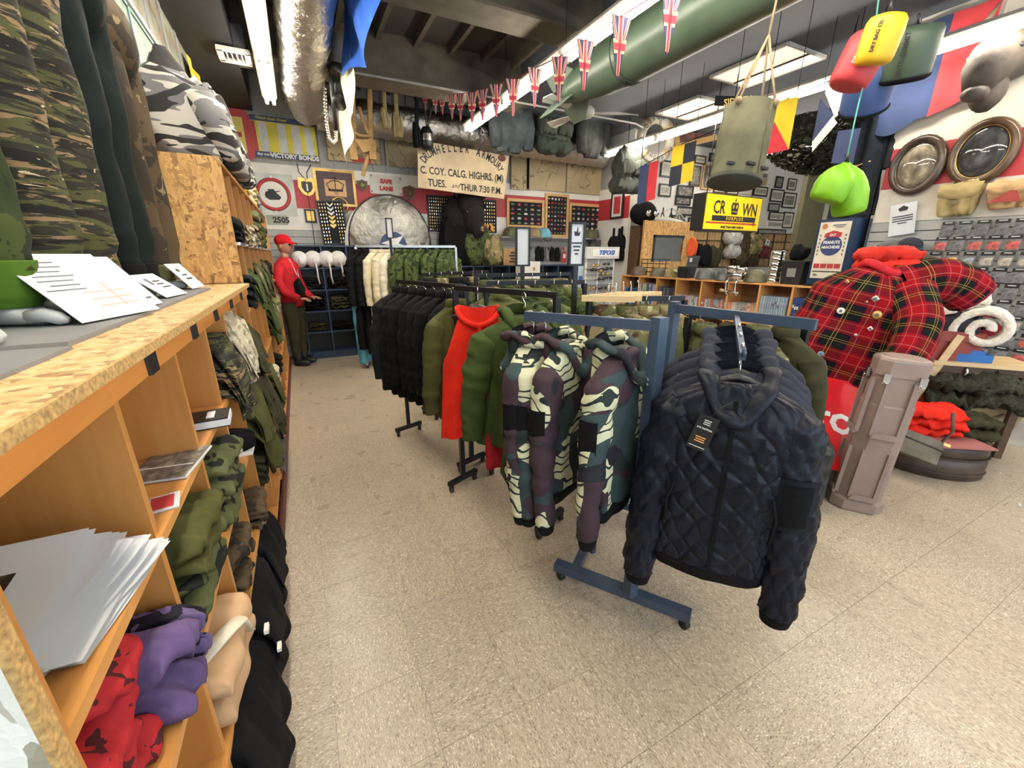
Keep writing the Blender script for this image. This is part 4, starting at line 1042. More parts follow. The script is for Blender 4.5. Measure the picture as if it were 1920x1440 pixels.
# ---- racks further in, seen as black rails, hangers and shoulders
def row(label_rack, a, b, z, n, mats, rzo, kind, what, L=.62, tagm=None, seedo=0, hm=None, pole=True):
    rk = simple_rack(label_rack, a, b, z, mid=not pole)
    a, b = V(a), V(b); d = (b - a)
    rz = math.atan2(d.y, d.x) - pi / 2 + pi
    proto = {}
    for k in range(n):
        p = a.lerp(b, (k + .7) / (n + .4)); p.z = z + .017
        rk_ = rz + radians(rzo + 5 * sin(k * 2.3))
        w = ORD[k] + ' from the left'
        hanger('hanger, %s, on the rail of %s' % (w, what), p, rk_, 'hangers of ' + what, mat=hm, hook=.08)
        m = mats[k % len(mats)]; c = p + V((0, 0, -.095)); lb = kind[k % len(kind)] + ', ' + w + ' on ' + what
        if m.name in proto: dup(proto[m.name], c, rk_, lb, 'clothes on ' + what)
        else: proto[m.name] = garment('hanging_jacket', lb, c, rk_, m, 'jacket', 'clothes on ' + what, L=L, sw=.20, dep=.055, slv=.5, out=.01, seed=k + seedo, collar=m, fold=.12, tagm=tagm)
    return rk
LGRN = cloth('faded_green_cloth', (.12, .14, .05))
row('black rack of faded green shirts under the blank white sign', (1.10, 2.55, 0), (1.75, 2.35, 0), 1.37, 5, [LGRN, CADPAT], 70, ['faded green shirt', 'green camouflage shirt'], 'the rack below the blank sign', pole=True)
row('black rack of camouflage jackets in the middle of the shop', (1.35, 3.35, 0), (2.25, 3.25, 0), 1.38, 6, [WOODL, CADPAT, MULTI], 70, ['woodland camouflage jacket', 'green camouflage jacket', 'multicam jacket'], 'the middle rack', seedo=30)
row('black rack of dark jackets behind the black coats', (.98, 3.75, 0), (1.75, 4.0, 0), 1.38, 6, [CHARC, MULTI, BLACKC], 60, ['charcoal jacket', 'multicam jacket', 'black jacket'], 'the rack behind the black coats', seedo=50)
# multicam jackets and woodland hoods behind the slate rack
row('grey-armed rack holding multicam jackets behind the slate rack', (1.52, 1.98, 0), (2.05, 1.75, 0), 1.30, 4, [MULTI], 60, ['multicam jacket'], 'the grey-armed rack', seedo=70)
row('low rack of woodland jackets right of the navy jackets', (1.95, 1.62, 0), (2.35, 1.20, 0), 1.22, 4, [WOODL, DOLIVE], 30, ['woodland camouflage jacket', 'dark olive jacket'], 'the low woodland rack', seedo=90)
# clip boards (pale wooden trouser hangers)
for k in range(5):
    p = deep(1140 + 14 * k, 560 - 2 * k, 2.35 + .06 * k)
    r = root('trouser_hanger', 'pale wooden clamp hanger, %s of the five above the multicam jackets' % ORD[k], 'hanger', p, radians(-40 + 4 * k), 'wooden clamp hangers')
    part('clamp_bar', MB().box((0, -.008, 0), (.30, .012, .035)), PINE, r); part('clamp_bar', MB().box((0, .008, 0), (.30, .012, .035)), PINE, r)
    part('hook', MB().tube([V((0, 0, .015)), V((0, 0, .06)), V((0, .02, .085)), V((0, .04, .07))], .0025, 6), CHROME, r)

# ---- the rail along the back with tan coveralls and camouflage shirts
ZR = 1.66
RA, RB = V((.72, 6.05, 0)), V((2.02, 5.75, 0))
rk = simple_rack('chrome-railed rack with tan coveralls and camouflage shirts, near the back wall', RA, RB, ZR, plain('rail_steel', (.45, .46, .45), .3, .9))
rz = math.atan2(RB.y - RA.y, RB.x - RA.x) + radians(62)
items = [('black long trousers and jacket', BLACKC, 1.30), ('black coveralls', BLACKC, 1.36), ('cream cotton coveralls', TANC, 1.34), ('cream cotton coveralls', TANC, 1.30), ('cream cotton coveralls', CREAMC, 1.26)] + [('green digital camouflage shirt', CADPAT, .86)] * 8
for k, (w, m, L) in enumerate(items):
    p = RA.lerp(RB, .02 + .93 * k / (len(items) - 1)); p.z = ZR + .017
    ww = ORD[k] + ' from the left'
    hanger('hanger of the %s, %s on the back rail' % (w, ww), p, rz + .06 * sin(k * 3), 'hangers on the back rail', hook=.08, mat=BLACK if k < 2 else PINE if k < 5 else BLACK)
    g = garment('coveralls' if k < 5 else 'camouflage_shirt', '%s, %s on the back rail' % (w, ww), p + V((0, 0, -.095)), rz + .06 * sin(k * 3), m, 'coveralls' if k < 5 else 'shirt', 'coveralls and shirts on the back rail', L=L, sw=.20, dep=.06, slv=.60, seed=40 + k, collar=m, fold=.11, flare=.9 if k < 5 else 1.0, tagm=PAPER if k in (5, 6, 8, 9, 11, 12) else None)
r = root('hanging_trousers', 'light blue trousers hanging under the black coveralls at the left end of the back rail', 'trousers', RA + V((-.03, -.02, 1.05)), rz)
part('leg', trouser_leg(MB(), -.05, 0, -.98, 0, .055, .08, 2), BLUEC, r); part('leg', trouser_leg(MB(), .05, 0, -.96, 0, .055, .08, 5), BLUEC, r)
# ---- sign holders
def signholder(label, px0, py0, px1, py1, d, foot_z, rz, lines=()):
    a = deep(px0, py0, d); b = deep(px1, py1, d); ctr = (a + b) / 2
    w = abs((b - a).dot(V((cos(rz), sin(rz), 0)))) ; h = abs(b.z - a.z)
    r = root('sign_holder', label, 'sign', (ctr.x, ctr.y, foot_z), rz)
    zc = ctr.z - foot_z; t = .013; w *= 1.15
    part('frame', MB().box((w / 2, 0, zc), (t, .03, h + t)).box((-w / 2, 0, zc), (t, .03, h + t)).box((0, 0, zc + h / 2), (w, .03, t)).box((0, 0, zc - h / 2), (w, .03, t)), BLACKM, r)
    part('sheet', MB().box((0, 0, zc), (w - t, .008, h - t)), PAPER, r)
    part('stand', MB().box((0, .0, (zc - h / 2) / 2), (.03, .02, zc - h / 2)), BLACKM, r); part('foot_plate', MB().lathe([(.14, 0), (.14, .008), (.02, .02)], 20), BLACKM, r)
    for (x, z, lw, lh) in lines: part('print', MB().box((x * w, -.0055, zc + z * h), (lw * w, .002, lh * h)), INK, r)
    return r, w, h, zc
signholder('blank white sheet in a black frame standing over the middle rack', 966, 428, 994, 498, 3.15, 0, radians(-12))
r, w, h, zc = signholder('black-framed white sign with a crown logo and four lines of print', 1066, 419, 1096, 497, 2.55, 0, radians(-14), [(0, .03, .72, .035), (0, -.055, .52, .035), (0, -.14, .40, .035), (0, -.23, .24, .035)])
part('logo', MB().prism([(-.16 * w, .20 * h + zc), (.16 * w, .20 * h + zc), (.22 * w, .30 * h + zc), (.07 * w, .27 * h + zc), (.03 * w, .42 * h + zc), (-.05 * w, .29 * h + zc), (-.22 * w, .31 * h + zc)], -.0065, -.0045), INK, r)
signholder('small white sheet in a black frame in front of the silver aircraft panel', 722, 410, 738, 446, 5.35, 0, 0)
# ------------------------------------------------------------------ back wall
YW = YB - .012
def wallB(name, label, cat, cx, cy, w, h, Y=YW, group=None, ry=0):
    x, z, W, H = rectY(cx, cy, w, h, Y)
    r = root(name, label, cat, (x, Y, z), 0, group, rot=(0, ry, 0))
    return r, W, H
def framed(r, W, H, fr, art, fw=.03, d=.025, mat_m=None, mw=.06, fname='frame'):
    part('picture', MB().box((0, -.010, 0), (W - fw, .012, H - fw)), art if not mat_m else mat_m, r)
    if mat_m: part('print', MB().box((0, -.0175, 0), (W - 2 * fw - 2 * mw, .003, H - 2 * fw - 2 * mw)), art, r)
    f = MB()
    for (x, z, a, b) in ((0, H / 2 - fw / 2, W, fw), (0, -H / 2 + fw / 2, W, fw), (W / 2 - fw / 2, 0, fw, H - 2 * fw), (-W / 2 + fw / 2, 0, fw, H - 2 * fw)):
        part(fname, MB().box((x, -d / 2, z), (a, d, b)), fr, r)
def plate(r, W, H, m, d=.006, name='plate', cr=.02, seg=4):
    poly = []
    for (sx, sz, a0) in ((1, 1, 0), (-1, 1, 90), (-1, -1, 180), (1, -1, 270)):
        for k in range(seg + 1):
            a = radians(a0 + 90 * k / seg); poly.append((sx * (W / 2 - cr) + cr * cos(a), sz * (H / 2 - cr) + cr * sin(a)))
    return part(name, MB().prism(poly, -d, 0), m, r)
def disc(r, name, rx, rz, y0, y1, m, x=0, z=0, n=40, r0=0):
    if r0:
        mb = MB(); vs = []; fs = []
        for k in range(n):
            a = 2 * pi * k / n
            for q, y in ((1, y0), (1, y1), (r0, y1), (r0, y0)): vs.append((x + rx * q * cos(a), y, z + rz * q * sin(a)))
        for k in range(n):
            b = 4 * k; c = 4 * ((k + 1) % n)
            for j in range(4): fs.append((b + j, b + (j + 1) % 4, c + (j + 1) % 4, c + j))
        return part(name, mb.add(vs, fs, 0, True), m, r)
    return part(name, MB().prism([(x + rx * cos(2 * pi * k / n), z + rz * sin(2 * pi * k / n)) for k in range(n)], y0, y1), m, r)
# tank prohibition sign
r, W, H = wallB('road_sign', 'white road sign with a red ring and a black tank turret', 'sign', 513, 365, 82, 78)
plate(r, W, H, plain('sign_grey_white', (.52, .56, .52), .5), .008)
disc(r, 'red_ring', W * .40, W * .40, -.011, -.008, RED, r0=.78)
disc(r, 'white_face', W * .312, W * .312, -.010, -.008, WHITE)
part('tank_symbol', MB().prism([(-.20 * W, -.02 * W), (-.17 * W, .06 * W), (-.10 * W, .08 * W), (-.13 * W, .12 * W), (.02 * W, .13 * W), (.05 * W, .08 * W), (.16 * W, .10 * W), (.17 * W, .09 * W), (.06 * W, .05 * W), (.12 * W, 0), (.17 * W, -.06 * W), (.12 * W, -.12 * W), (-.10 * W, -.13 * W), (-.18 * W, -.08 * W)], -.013, -.010), INK, r)
for z in (.42, -.42): disc(r, 'bolt', .018, .018, -.016, -.008, WHITE, 0, z * H, 10)
# victory bonds poster
r, W, H = wallB('poster', 'yellow and white wartime bonds poster with navy bands', 'poster', 535, 261, 118, 78, YW - .025)
plate(r, W, H, plain('poster_yellow', (.66, .58, .05), .5), .006, 'sheet', .005)
part('band', MB().box((0, -.007, H * .43), (W, .003, H * .13)), BLUEINK, r); part('band', MB().box((0, -.007, -H * .42), (W, .003, H * .15)), BLUEINK, r)
part('red_strip', MB().box((-W * .465, -.0075, 0), (W * .06, .003, H * .70)), RED, r)
for x in (-.33, -.04, .18, .38): part('white_strip', MB().box((x * W, -.0072, 0), (W * .13, .003, H * .68)), plain('pale_grey_paper', (.58, .60, .62), .6), r)
text('VICTORY BONDS', H * .15, r, WHITEINK, W * .12, -H * .42, -.010, bold=.004)
text('Buy more', H * .085, r, WHITEINK, -W * .36, -H * .41, -.010, bold=.001, shear=.3)
text('Watch them Grow!', H * .09, r, plain('poster_ink_yellow', (.7, .6, .1), .6), -W * .18, H * .435, -.010, bold=.001, shear=.3)
# red and yellow sign behind the heap
r, W, H = wallB('road_sign', 'yellow sign with a rounded red border, half hidden by the camouflage heap', 'sign', 445, 252, 44, 98, YW - .025)
plate(r, W * 1.3, H, RED, .008, 'plate', .12, 6); 
part('yellow_face', MB().box((-.03, -.0095, 0), (W * .85, .003, H * .66)), plain('pale_sign_yellow', (.60, .52, .12), .5), r)
part('mark', MB().box((.02, -.0125, 0), (.06, .003, .06)), REDINK, r)
# shield plaque in gold on red
r, W, H = wallB('heraldic_plaque', 'gold shield plaque with a black sword badge on the red stripe', 'plaque', 576, 352, 32, 33)
sh = lambda k: [(-W / 2 * k, H / 2 * k), (-W * .2 * k, H * .56 * k), (0, H * .46 * k), (W * .2 * k, H * .56 * k), (W / 2 * k, H / 2 * k), (W * .52 * k, 0), (W * .3 * k, -H * .36 * k), (0, -H / 2 * k), (-W * .3 * k, -H * .36 * k), (-W * .52 * k, 0)]
part('shield', MB().prism(sh(1.0), -.02, 0), GOLD, r); part('badge', MB().prism(sh(.62), -.03, -.02), BLACK, r); part('sword', MB().box((0, -.032, 0), (.02, .004, H * .4)), WHITEINK, r)
for s in (-1, 1): part('cord', MB().tube([V((s * .02, -.01, H * .5)), V((s * .05 - .03, -.012, H * .85)), V((s * .09, -.012, H * 1.3))], .006, 5), BLACK, r)
# framed crown print
r, W, H = wallB('framed_print', 'gold-framed print of a crown on tan paper with a dark mount', 'picture', 629, 353, 76, 68)
framed(r, W, H, GOLD, plain('tan_paper', (.62, .38, .20), .7), .035, .03, plain('dark_mount', (.10, .07, .08), .7), .10)
text('o', .1, r, INK, 0, -.05, -.021); 
for s in (-1, 0, 1): part('crown_arch', MB().tube([V((.085 * s, -.022, -.02)), V((.10 * s + .02 * s, -.022, .05)), V((.05 * s, -.022, .095)), V((0, -.022, .10))], .006, 5), INK, r)
part('crown_band', MB().box((0, -.022, -.03), (.20, .005, .03)), INK, r); part('crown_cross', MB().box((0, -.022, .13), (.012, .005, .05)).box((0, -.022, .135), (.04, .005, .012)), INK, r)
disc(r, 'round_seal', .13, .13, -.023, -.019, BRASS, .03, -.24, 24, r0=.75)
# small shield plaques
def shieldp(label, cx, cy, w, h, m, m2):
    r, W, H = wallB('wall_shield', label, 'plaque', cx, cy, w, h)
    part('shield', MB().prism([(-W / 2, H * .38), (-W * .25, H * .40), (0, H / 2), (W * .25, H * .40), (W / 2, H * .38), (W * .46, -H * .1), (W * .28, -H * .35), (0, -H / 2), (-W * .28, -H * .35), (-W * .46, -H * .1)], -.025, 0), m, r)
    part('boss', MB().sphere((0, -.025, 0), (W * .28, .02, H * .28), 10, 6), m2, r)
shieldp('small dark shield with a green badge left of the SAFE LANE sign', 679, 348, 20, 22, DKWOOD, plain('green_brass', (.16, .17, .06), .5, .5))
shieldp('small brown wooden shield right of the SAFE LANE sign', 768, 362, 20, 29, wood('plaque_brown', (.10, .05, .03), (.16, .085, .05)), plain('bronze_badge', (.15, .08, .04), .5, .4))
r, W, H = wallB('lane_sign', 'white metal sign reading SAFE LANE in red', 'sign', 724, 347, 60, 36, ry=radians(2))
plate(r, W, H, plain('chipped_white', (.60, .58, .52), .5, var=.1), .008)
text('SAFE', H * .30, r, REDINK, 0, H * .17, -.011, bold=.006); text('LANE', H * .30, r, REDINK, 0, -H * .2, -.011, bold=.006)
for sx in (-1, 1):
    for sz in (-1, 1): disc(r, 'nail', .012, .012, -.012, -.008, INKG, sx * W * .45, sz * H * .4, 8)
# armoury board
r, W, H = wallB('armoury_sign', 'large tan painted board reading DRUMHELLER ARMOURY', 'sign', 868, 318, 168, 100, 6.55, ry=radians(1.0))
part('board', MB().prism([(-W * .49, -H * .42), (W * .47, -H * .50), (W * .53, H * .36), (-W * .47, H * .42)], -.03, 0), plain('tan_board', (.55, .44, .28), .65, var=.22, vs=2.5), r)
word = 'DRUMHELLER ARMOURY'; ea, eb = W * .44, H * .40
for k, ch in enumerate(word):
    a = radians(162 - 146 * k / (len(word) - 1))
    if ch != ' ': text(ch, H * .20, r, INK, ea * cos(a), -H * .03 + eb * sin(a), -.033, bold=.003, rx=math.atan2(-eb * cos(a), ea * sin(a)), sxy=(.62, 1))
text('C. COY. CALG. HIGHRS. (M)', H * .19, r, INK, 0, -H * .10, -.033, bold=.003, sxy=(.78, 1), ry=0)
text('TUES.', H * .19, r, INK, -W * .29, -H * .32, -.033, bold=.003, sxy=(.82, 1)); text('and', H * .12, r, INK, -W * .095, -H * .33, -.033, shear=.4)
text('THUR 7:30 P.M.', H * .18, r, INK, W * .20, -H * .35, -.033, bold=.003, sxy=(.80, 1))
disc(r, 'red_seal', .07, .05, -.033, -.03, plain('faded_maroon', (.16, .05, .06), .7), W * .44, H * .30, 16)
# wall charts
for k, (cx, cy, w, h, lb, m) in enumerate(((662, 262, 100, 86, 'tan mechanical chart left of the map above the SAFE LANE sign', CHART), (752, 268, 62, 92, 'tan map sheet with green contours beside the armoury board', CHARTG), (975, 325, 34, 62, 'narrow tan drawing chart right of the armoury board', CHART), (1025, 327, 74, 62, 'tan chart of two pen-drawn mechanisms', CHART), (1096, 333, 66, 62, 'tan chart with a brown pen drawing of a shell, by the corner', CHART))):
    r, W, H = wallB('wall_chart', lb, 'chart', cx, cy, w, h, YW - .02)
    part('sheet', MB().box((0, -.004, 0), (W, .008, H)), m, r)
    part('edge_strip', MB().box((-W / 2, -.006, 0), (.012, .012, H)).box((W / 2, -.006, 0), (.012, .012, H)), plain('chart_edge', (.16, .12, .07), .7), r)
    if k == 0: part('red_label', MB().box((.12 * W, -.009, -H * .44), (W * .36, .003, .06)), RED, r)
# licence plate, yellow plaque
r, W, H = wallB('licence_plate', 'pale green licence plate with the number 2505', 'plate', 520, 412, 40, 19)
plate(r, W, H, plain('plate_green', (.30, .34, .24), .5), .006); text('2505', H * .78, r, INK, .05, -H * .05, -.009, bold=.004)
r, W, H = wallB('small_plaque', 'small gold plaque in a black frame hanging by a cord', 'plaque', 582, 405, 21, 25)
framed(r, W, H, BLACK, GOLD, .025, .02); part('cord', MB().tube([V((0, -.022, .5)), V((.01, -.03, 0)), V((0, -.025, -.6))], .004, 5), BLACK, r)
# badge boards (felt boards with rows of badges)
FELT = plain('black_felt', (.012, .012, .016), .95)
def badges(label, cx, cy, w, h, rows, cols, frame, fw, Y=YW, chev=0, colset=None, seed=0, ry=0, name='badge_board', last=None):
    r, W, H = wallB(name, label, 'badge board', cx, cy, w, h, Y, ry=ry)
    framed(r, W, H, frame, FELT, fw, .03)
    rg = random.Random(seed)
    iw, ih = W - 2 * fw, H - 2 * fw
    protos = {}
    for j in range(rows):
        for i in range(cols):
            x = -iw / 2 + iw * (i + .5) / cols; z = ih / 2 - ih * (j + .6) / rows
            if chev and abs(x) < iw * .17: continue
            m = rg.choice(colset or [BRASS, GOLD, STEEL])
            bw, bh = iw / cols * .60, ih / rows * .55
            key = (m.name, rg.randint(0, 2))
            if key not in protos:
                mb = MB()
                if colset and key[1] != 2: mb.prism([(bw * .5 * cos(a) , bh * .5 * sin(a) - (.2 * bh if key[1] == 0 else 0)) for a in [pi * t / 8 for t in range(9)]] + [(-bw * .3, -bh * .3), (bw * .3, -bh * .3)], -.024, -.015)
                else: mb.prism([(-.25 * bw, -.5 * bh), (.25 * bw, -.5 * bh), (.4 * bw, 0), (.2 * bw, .1 * bh), (.25 * bw, .35 * bh), (0, .5 * bh), (-.25 * bw, .35 * bh), (-.2 * bw, .1 * bh), (-.4 * bw, 0)], -.024, -.015)
                protos[key] = mb.mesh('badge', m)
            o = bpy.data.objects.new('badge', protos[key]); COL.objects.link(o); o.parent = r; o.location = (x, 0, z)
    for k in range(chev):
        z = ih / 2 - ih * .62 * (k + .5) / chev; q = .13 * iw
        part('chevron', MB().prism([(-q, q * .6 + z), (-q, .0 + z), (0, -q * .9 + z), (q, .0 + z), (q, q * .6 + z), (0, -q * (.3 - .12 * k) + z)], -.024, -.015), GOLD if k > 2 else WHITE, r)
    if last:
        for k in range(last): part('badge', MB().prism([(x * .09 + (-.22 + .22 * k) * iw, z * .12 - ih * .40) for x, z in ((-.6, -.5), (-.2, -.2), (.2, -.2), (.6, -.5), (.6, .3), (0, .7), (-.6, .3))], -.026, -.015), ORANGE, r)
    return r
MET = [BRASS, GOLD, plain('pewter', (.45, .42, .36), .4, .7)]
badges('black felt board of small badges with gold chevrons down the middle', 624, 418, 50, 82, 12, 9, BLACK, .02, YW - .12, chev=6, colset=None, seed=1, ry=radians(-3))
badges('black felt board of small brass badges left of the bison head', 822, 401, 41, 68, 11, 9, BLACK, .02, seed=2)
badges('black felt board of badges partly behind the bison head', 913, 406, 34, 62, 9, 7, BLACK, .02, seed=3, last=3)
PATCH = [REDINK, plain('patch_green', (.10, .17, .07), .8), plain('patch_grey', (.30, .28, .30), .8), plain('patch_maroon', (.22, .05, .07), .8), plain('patch_khaki', (.35, .26, .13), .8), plain('patch_white', (.6, .58, .55), .8)]
badges('oak-framed board of shoulder patches, widest of the three', 985, 401, 70, 54, 5, 5, FRAMEW, .05, seed=4, colset=PATCH)
badges('tall oak-framed board of shoulder patches between the two wide ones', 1043, 405, 44, 82, 9, 6, FRAMEW, .05, seed=5, colset=PATCH)
badges('oak-framed board of shoulder patches nearest the corner', 1097, 410, 61, 55, 5, 6, FRAMEW, .05, seed=6, colset=PATCH)
# framed red badge on the return wall
p = onX(1159, 385, XR)
r = root('framed_badge', 'black-framed red ribbon picture on the short side wall', 'picture', (XR - .01, p.y, p.z), -pi / 2)
framed(r, .34, .46, BLACK, RED, .03, .03, PAPER, .05)

# ---- blue pigeonhole shelf under the metal panel
def bluecells(label, X0, X1, z1, cols, rows, Y0=6.85, name='cubby_shelf', z0=.10):
    r = root(name, label, 'shelf', ((X0 + X1) / 2, (Y0 + YB) / 2 - .02, 0))
    D = YB - .03 - Y0; yc = Y0 + D / 2
    for k in range(rows + 1): part('shelf_board', MB().box(((X0 + X1) / 2, yc, z0 + (z1 - z0) * k / rows), (X1 - X0, D, .022)), NAVYM, r, True)
    for k in range(cols + 1): part('upright', MB().box((X0 + (X1 - X0) * k / cols, yc + .002, (z0 + z1) / 2), (.022, D - .004, z1 - z0)), NAVYM, r, True)
    part('back_panel', MB().box(((X0 + X1) / 2, YB - .028, (z0 + z1) / 2), (X1 - X0, .006, z1 - z0)), BLACK, r, True)
    part('plinth', MB().box(((X0 + X1) / 2, yc + .01, z0 / 2), (X1 - X0, D - .02, z0)), NAVYM, r, True)
    return r
X0 = onY(551, 463, 6.85).x
bluecells('dark blue cubby shelf along the back wall below the silver panel', X0, X0 + .345 * 6, 1.675, 6, 5)
for j in range(4):
    for i in range(6):
        if j == 0 and i in (0, 1, 2): continue
        soft('folded_garment', 'dark folded trousers in the %s column, %s row of the dark blue cubby shelf' % (ORD[i], ORD[j]), 'trousers', (BLACKC, CHARC, BLACKC, DOLIVE)[(i + j) % 4], (X0 + .345 * (i + .5), 7.0, 1.675 - .315 * (j + 1) + .016), 0, .27, .22, .10 + .05 * ((i * 3 + j) % 3), i + j * 7, 'dark clothes in the dark blue cubby shelf', edge=.1)
for k, px in enumerate((562, 588, 613, 635)):
    p = onY(px, 491, 6.84); rad = .118 if k else .115
    r = root('winter_hat', 'white padded winter cap with dangling straps, %s from the left on the blue shelf' % ORD[k], 'cap', (p.x, 6.86, 1.362), 0, 'white winter caps')
    part('crown', MB().sphere((0, 0, rad + .012), (rad, rad * .9, rad), 18, 12, fn=lambda d, k=k: 1 + .05 * nz(d.x * 3, d.y * 3, d.z * 3 + k * 5)), WHITEC, r)
    part('ear_flap', MB().sphere((.02, -rad * .75, rad * .9), (.05, .035, .055), 10, 7), WHITEC, r)
    if k: part('strap', MB().tube([V((.02, -rad * .95, rad * .7)), V((.03, -rad * 1.1, -.02)), V((.028, -rad * 1.1, -.12)), V((.04, -rad * 1.08, -.22 if k < 3 else -.10))], .011, 6, flat=.4), WHITEC, r)
# second lower dark unit to the right
a = onY(852, 503, 6.8); b = onY(1075, 512, 6.8)
bluecells('lower dark blue cubby unit behind the middle racks', a.x, b.x, 1.36, 7, 4, 6.80, 'cubby_shelf')
rg = random.Random(5)
soft('field_pack', 'black rucksack slumped on the lower blue unit below the bison head', 'bag', BLACKC, (onY(858, 470, 6.85).x, 6.9, 1.373), 0, .55, .36, .62, 4, layers=1, crumple=.5, edge=.6)
soft('field_pack', 'green camouflage rucksack on the lower blue unit', 'bag', CADPAT, (onY(893, 470, 6.8).x, 6.84, 1.373), 0, .50, .36, .60, 5, layers=1, crumple=.5, edge=.6)
soft('field_pack', 'multicam rucksack lid leaning on the green rucksack', 'bag', MULTI, (onY(922, 480, 6.75).x, 6.80, 1.373), 0, .36, .34, .48, 6, layers=1, crumple=.5, edge=.6)
# metal helmets along the unit
def helmet(label, px, py, Y, rad, m, group=None, sx=1.0, cat='helmet', strap=False, z=None, brim=.12):
    p = onY(px, py, Y)
    r = root('steel_helmet', label, cat, (p.x, Y, z if z is not None else p.z), 0, group)
    prof = [(rad * (1 + brim), 0), (rad * (1 + brim * .9), .006), (rad * 1.0, rad * .28), (rad * .95, rad * .55), (rad * .78, rad * .86), (rad * .45, rad * 1.05), (.01, rad * 1.1)]
    part('shell', MB().lathe(prof, 24, sx=sx * .9, sy=1.08), m, r)
    part('rim', MB().tube([V((rad * (1 + brim) * .9 * sx * cos(2 * pi * k / 24), rad * (1 + brim) * 1.08 * sin(2 * pi * k / 24), .003)) for k in range(24)], .006, 6, close=True), m, r)
    if strap: part('chin_strap', MB().tube([V((-rad * .7, -rad * .8, .01)), V((-rad * .3, -rad * .95, -.06)), V((rad * .4, -rad * .9, -.07)), V((rad * .7, -rad * .8, .01))], .006, 6), BLACK, r)
    return r
SHZ = 1.86
thing('display_shelf', MB().box(((onY(935, 452, 6.98).x + onY(1115, 470, 6.98).x) / 2, 6.98, SHZ - .012), (onY(1115, 470, 6.98).x - onY(935, 452, 6.98).x, .30, .02)), plain('shelf_grey', (.30, .30, .29), .5), 'grey shelf carrying the row of steel helmets on the back wall', 'shelf')
helmet('olive green steel helmet left of the blank sign', 958, 449, 6.97, .16, plain('olive_paint', (.09, .10, .045), .5), z=SHZ)
helmet('tan steel helmet between the two signs', 1000, 449, 6.97, .15, plain('tan_paint', (.24, .18, .09), .5), z=SHZ)
helmet('light blue steel helmet with a dangling chin strap', 1019, 449, 6.97, .155, plain('un_blue', (.13, .36, .48), .45), strap=True, z=SHZ)
helmet('olive steel helmet right of the crown-logo sign', 1104, 455, 6.97, .15, plain('olive_paint', (.09, .10, .045), .5), z=SHZ)
for k in range(7):
    p = onY(998 + 9.5 * k, 478, 7.08)
    r = root('belt_pouch', 'packaged black gear pouch, %s of the row hanging under the helmets' % ORD[k], 'pouch', (p.x, 7.10, p.z), 0, 'packaged pouches under the helmets')
    part('pack', lump(.085, .04, .24, k, layers=1, crumple=.3, edge=.6, M=Matrix.Translation((0, -.01, -.12))), CHARC if k % 3 else plain('clear_pack', (.25, .25, .25), .2), r)
    part('header_card', MB().box((0, -.012, .12), (.08, .006, .05)), BLACK if k < 6 else REDINK, r)
p = onY(1057, 482, 7.05)
r = root('hang_card', 'red and white swing card hanging beside the pouches', 'card', (p.x, 7.05, p.z), 0)
part('sheet', MB().box((0, 0, 0), (.12, .006, .20)), REDINK, r); part('print', MB().box((.01, -.004, .02), (.06, .003, .08)), WHITEINK, r)
# wooden display box and white crate on the unit
p = onY(962, 500, 6.8)
r = root('wooden_crate', 'upright wooden ammunition crate stencilled in black, below the blank sign', 'crate', (p.x, 6.95, 1.373), 0)
part('box', MB().box((0, 0, .14), (.36, .26, .28)), wood('crate_wood', (.30, .17, .06), (.42, .25, .10)), r)
for k in range(4): part('stencil', MB().box((.03 * (k % 2), -.132, .06 + .05 * k), (.14, .004, .03)), INK, r)
p = onY(992, 520, 6.4)
r = root('white_crate', 'white box with a metal latch behind the blank sign stand', 'box', (p.x, 6.45, 1.10), 0)
thing('display_table', MB().box((p.x, 6.45, 1.085), (.7, .5, .03)).box((p.x - .3, 6.3, .535), (.04, .04, 1.07)).box((p.x + .3, 6.3, .535), (.04, .04, 1.07)).box((p.x - .3, 6.6, .535), (.04, .04, 1.07)).box((p.x + .3, 6.6, .535), (.04, .04, 1.07)), DKWOOD, 'dark wooden table under the white box', 'table')
part('box', MB().box((0, 0, .17), (.32, .3, .34)), WHITE, r); part('latch', MB().box((.04, -.155, .22), (.03, .01, .05)), BRASS, r)

# ---- silver aircraft panel with star roundel
pb = onY(727, 462, 6.98); x0 = onY(655, 462, 6.98).x; x1 = onY(806, 462, 6.98).x; zt = onY(722, 366, 6.98).z
W = (x1 - x0) / 2; Hh = zt - 1.69
r = root('aircraft_panel', 'large half-round sheet of polished aircraft metal standing on the blue shelf', 'metal panel', ((x0 + x1) / 2, 6.93, 1.69), 0)
def dome(u, v):
    a = pi * u; q = v
    return V((W * cos(a) * q, -.14 * (1 - q * q) - .0 + .008 * nz(cos(a) * q * 4, sin(a) * q * 4, 2), Hh * sin(a) ** .9 * q))
part('skin', MB().grid(dome, 48, 14), foil('polished_skin', .6, .30, .38), r)
part('rim', MB().tube([V((W * cos(pi * k / 40), .002, Hh * sin(pi * k / 40) ** .9)) for k in range(41)], .012, 6), BLACK, r)
part('edge_strip', MB().grid(lambda u, v: V((-W * cos(.42 * pi * u) - .06 * v * (1 - u), .03 * v, Hh * sin(.42 * pi * u) ** .9)), 14, 2), WHITE, r)
st = []
c = onY(738, 464, 6.80)
part('roundel', MB().prism([((c.x - r.location.x) + .20 * cos(pi * k / 20), .0 + .20 * sin(pi * k / 20)) for k in range(21)], -.158, -.150), BLUEINK, r)
for k in range(10):
    rr_ = .19 if k % 2 == 0 else .075; a = radians(90 + 36 * k + 18); st.append(((c.x - r.location.x) + rr_ * cos(a), max(0.0, .03 + rr_ * sin(a))))
part('star', MB().prism(st, -.165, -.158), WHITE, r)

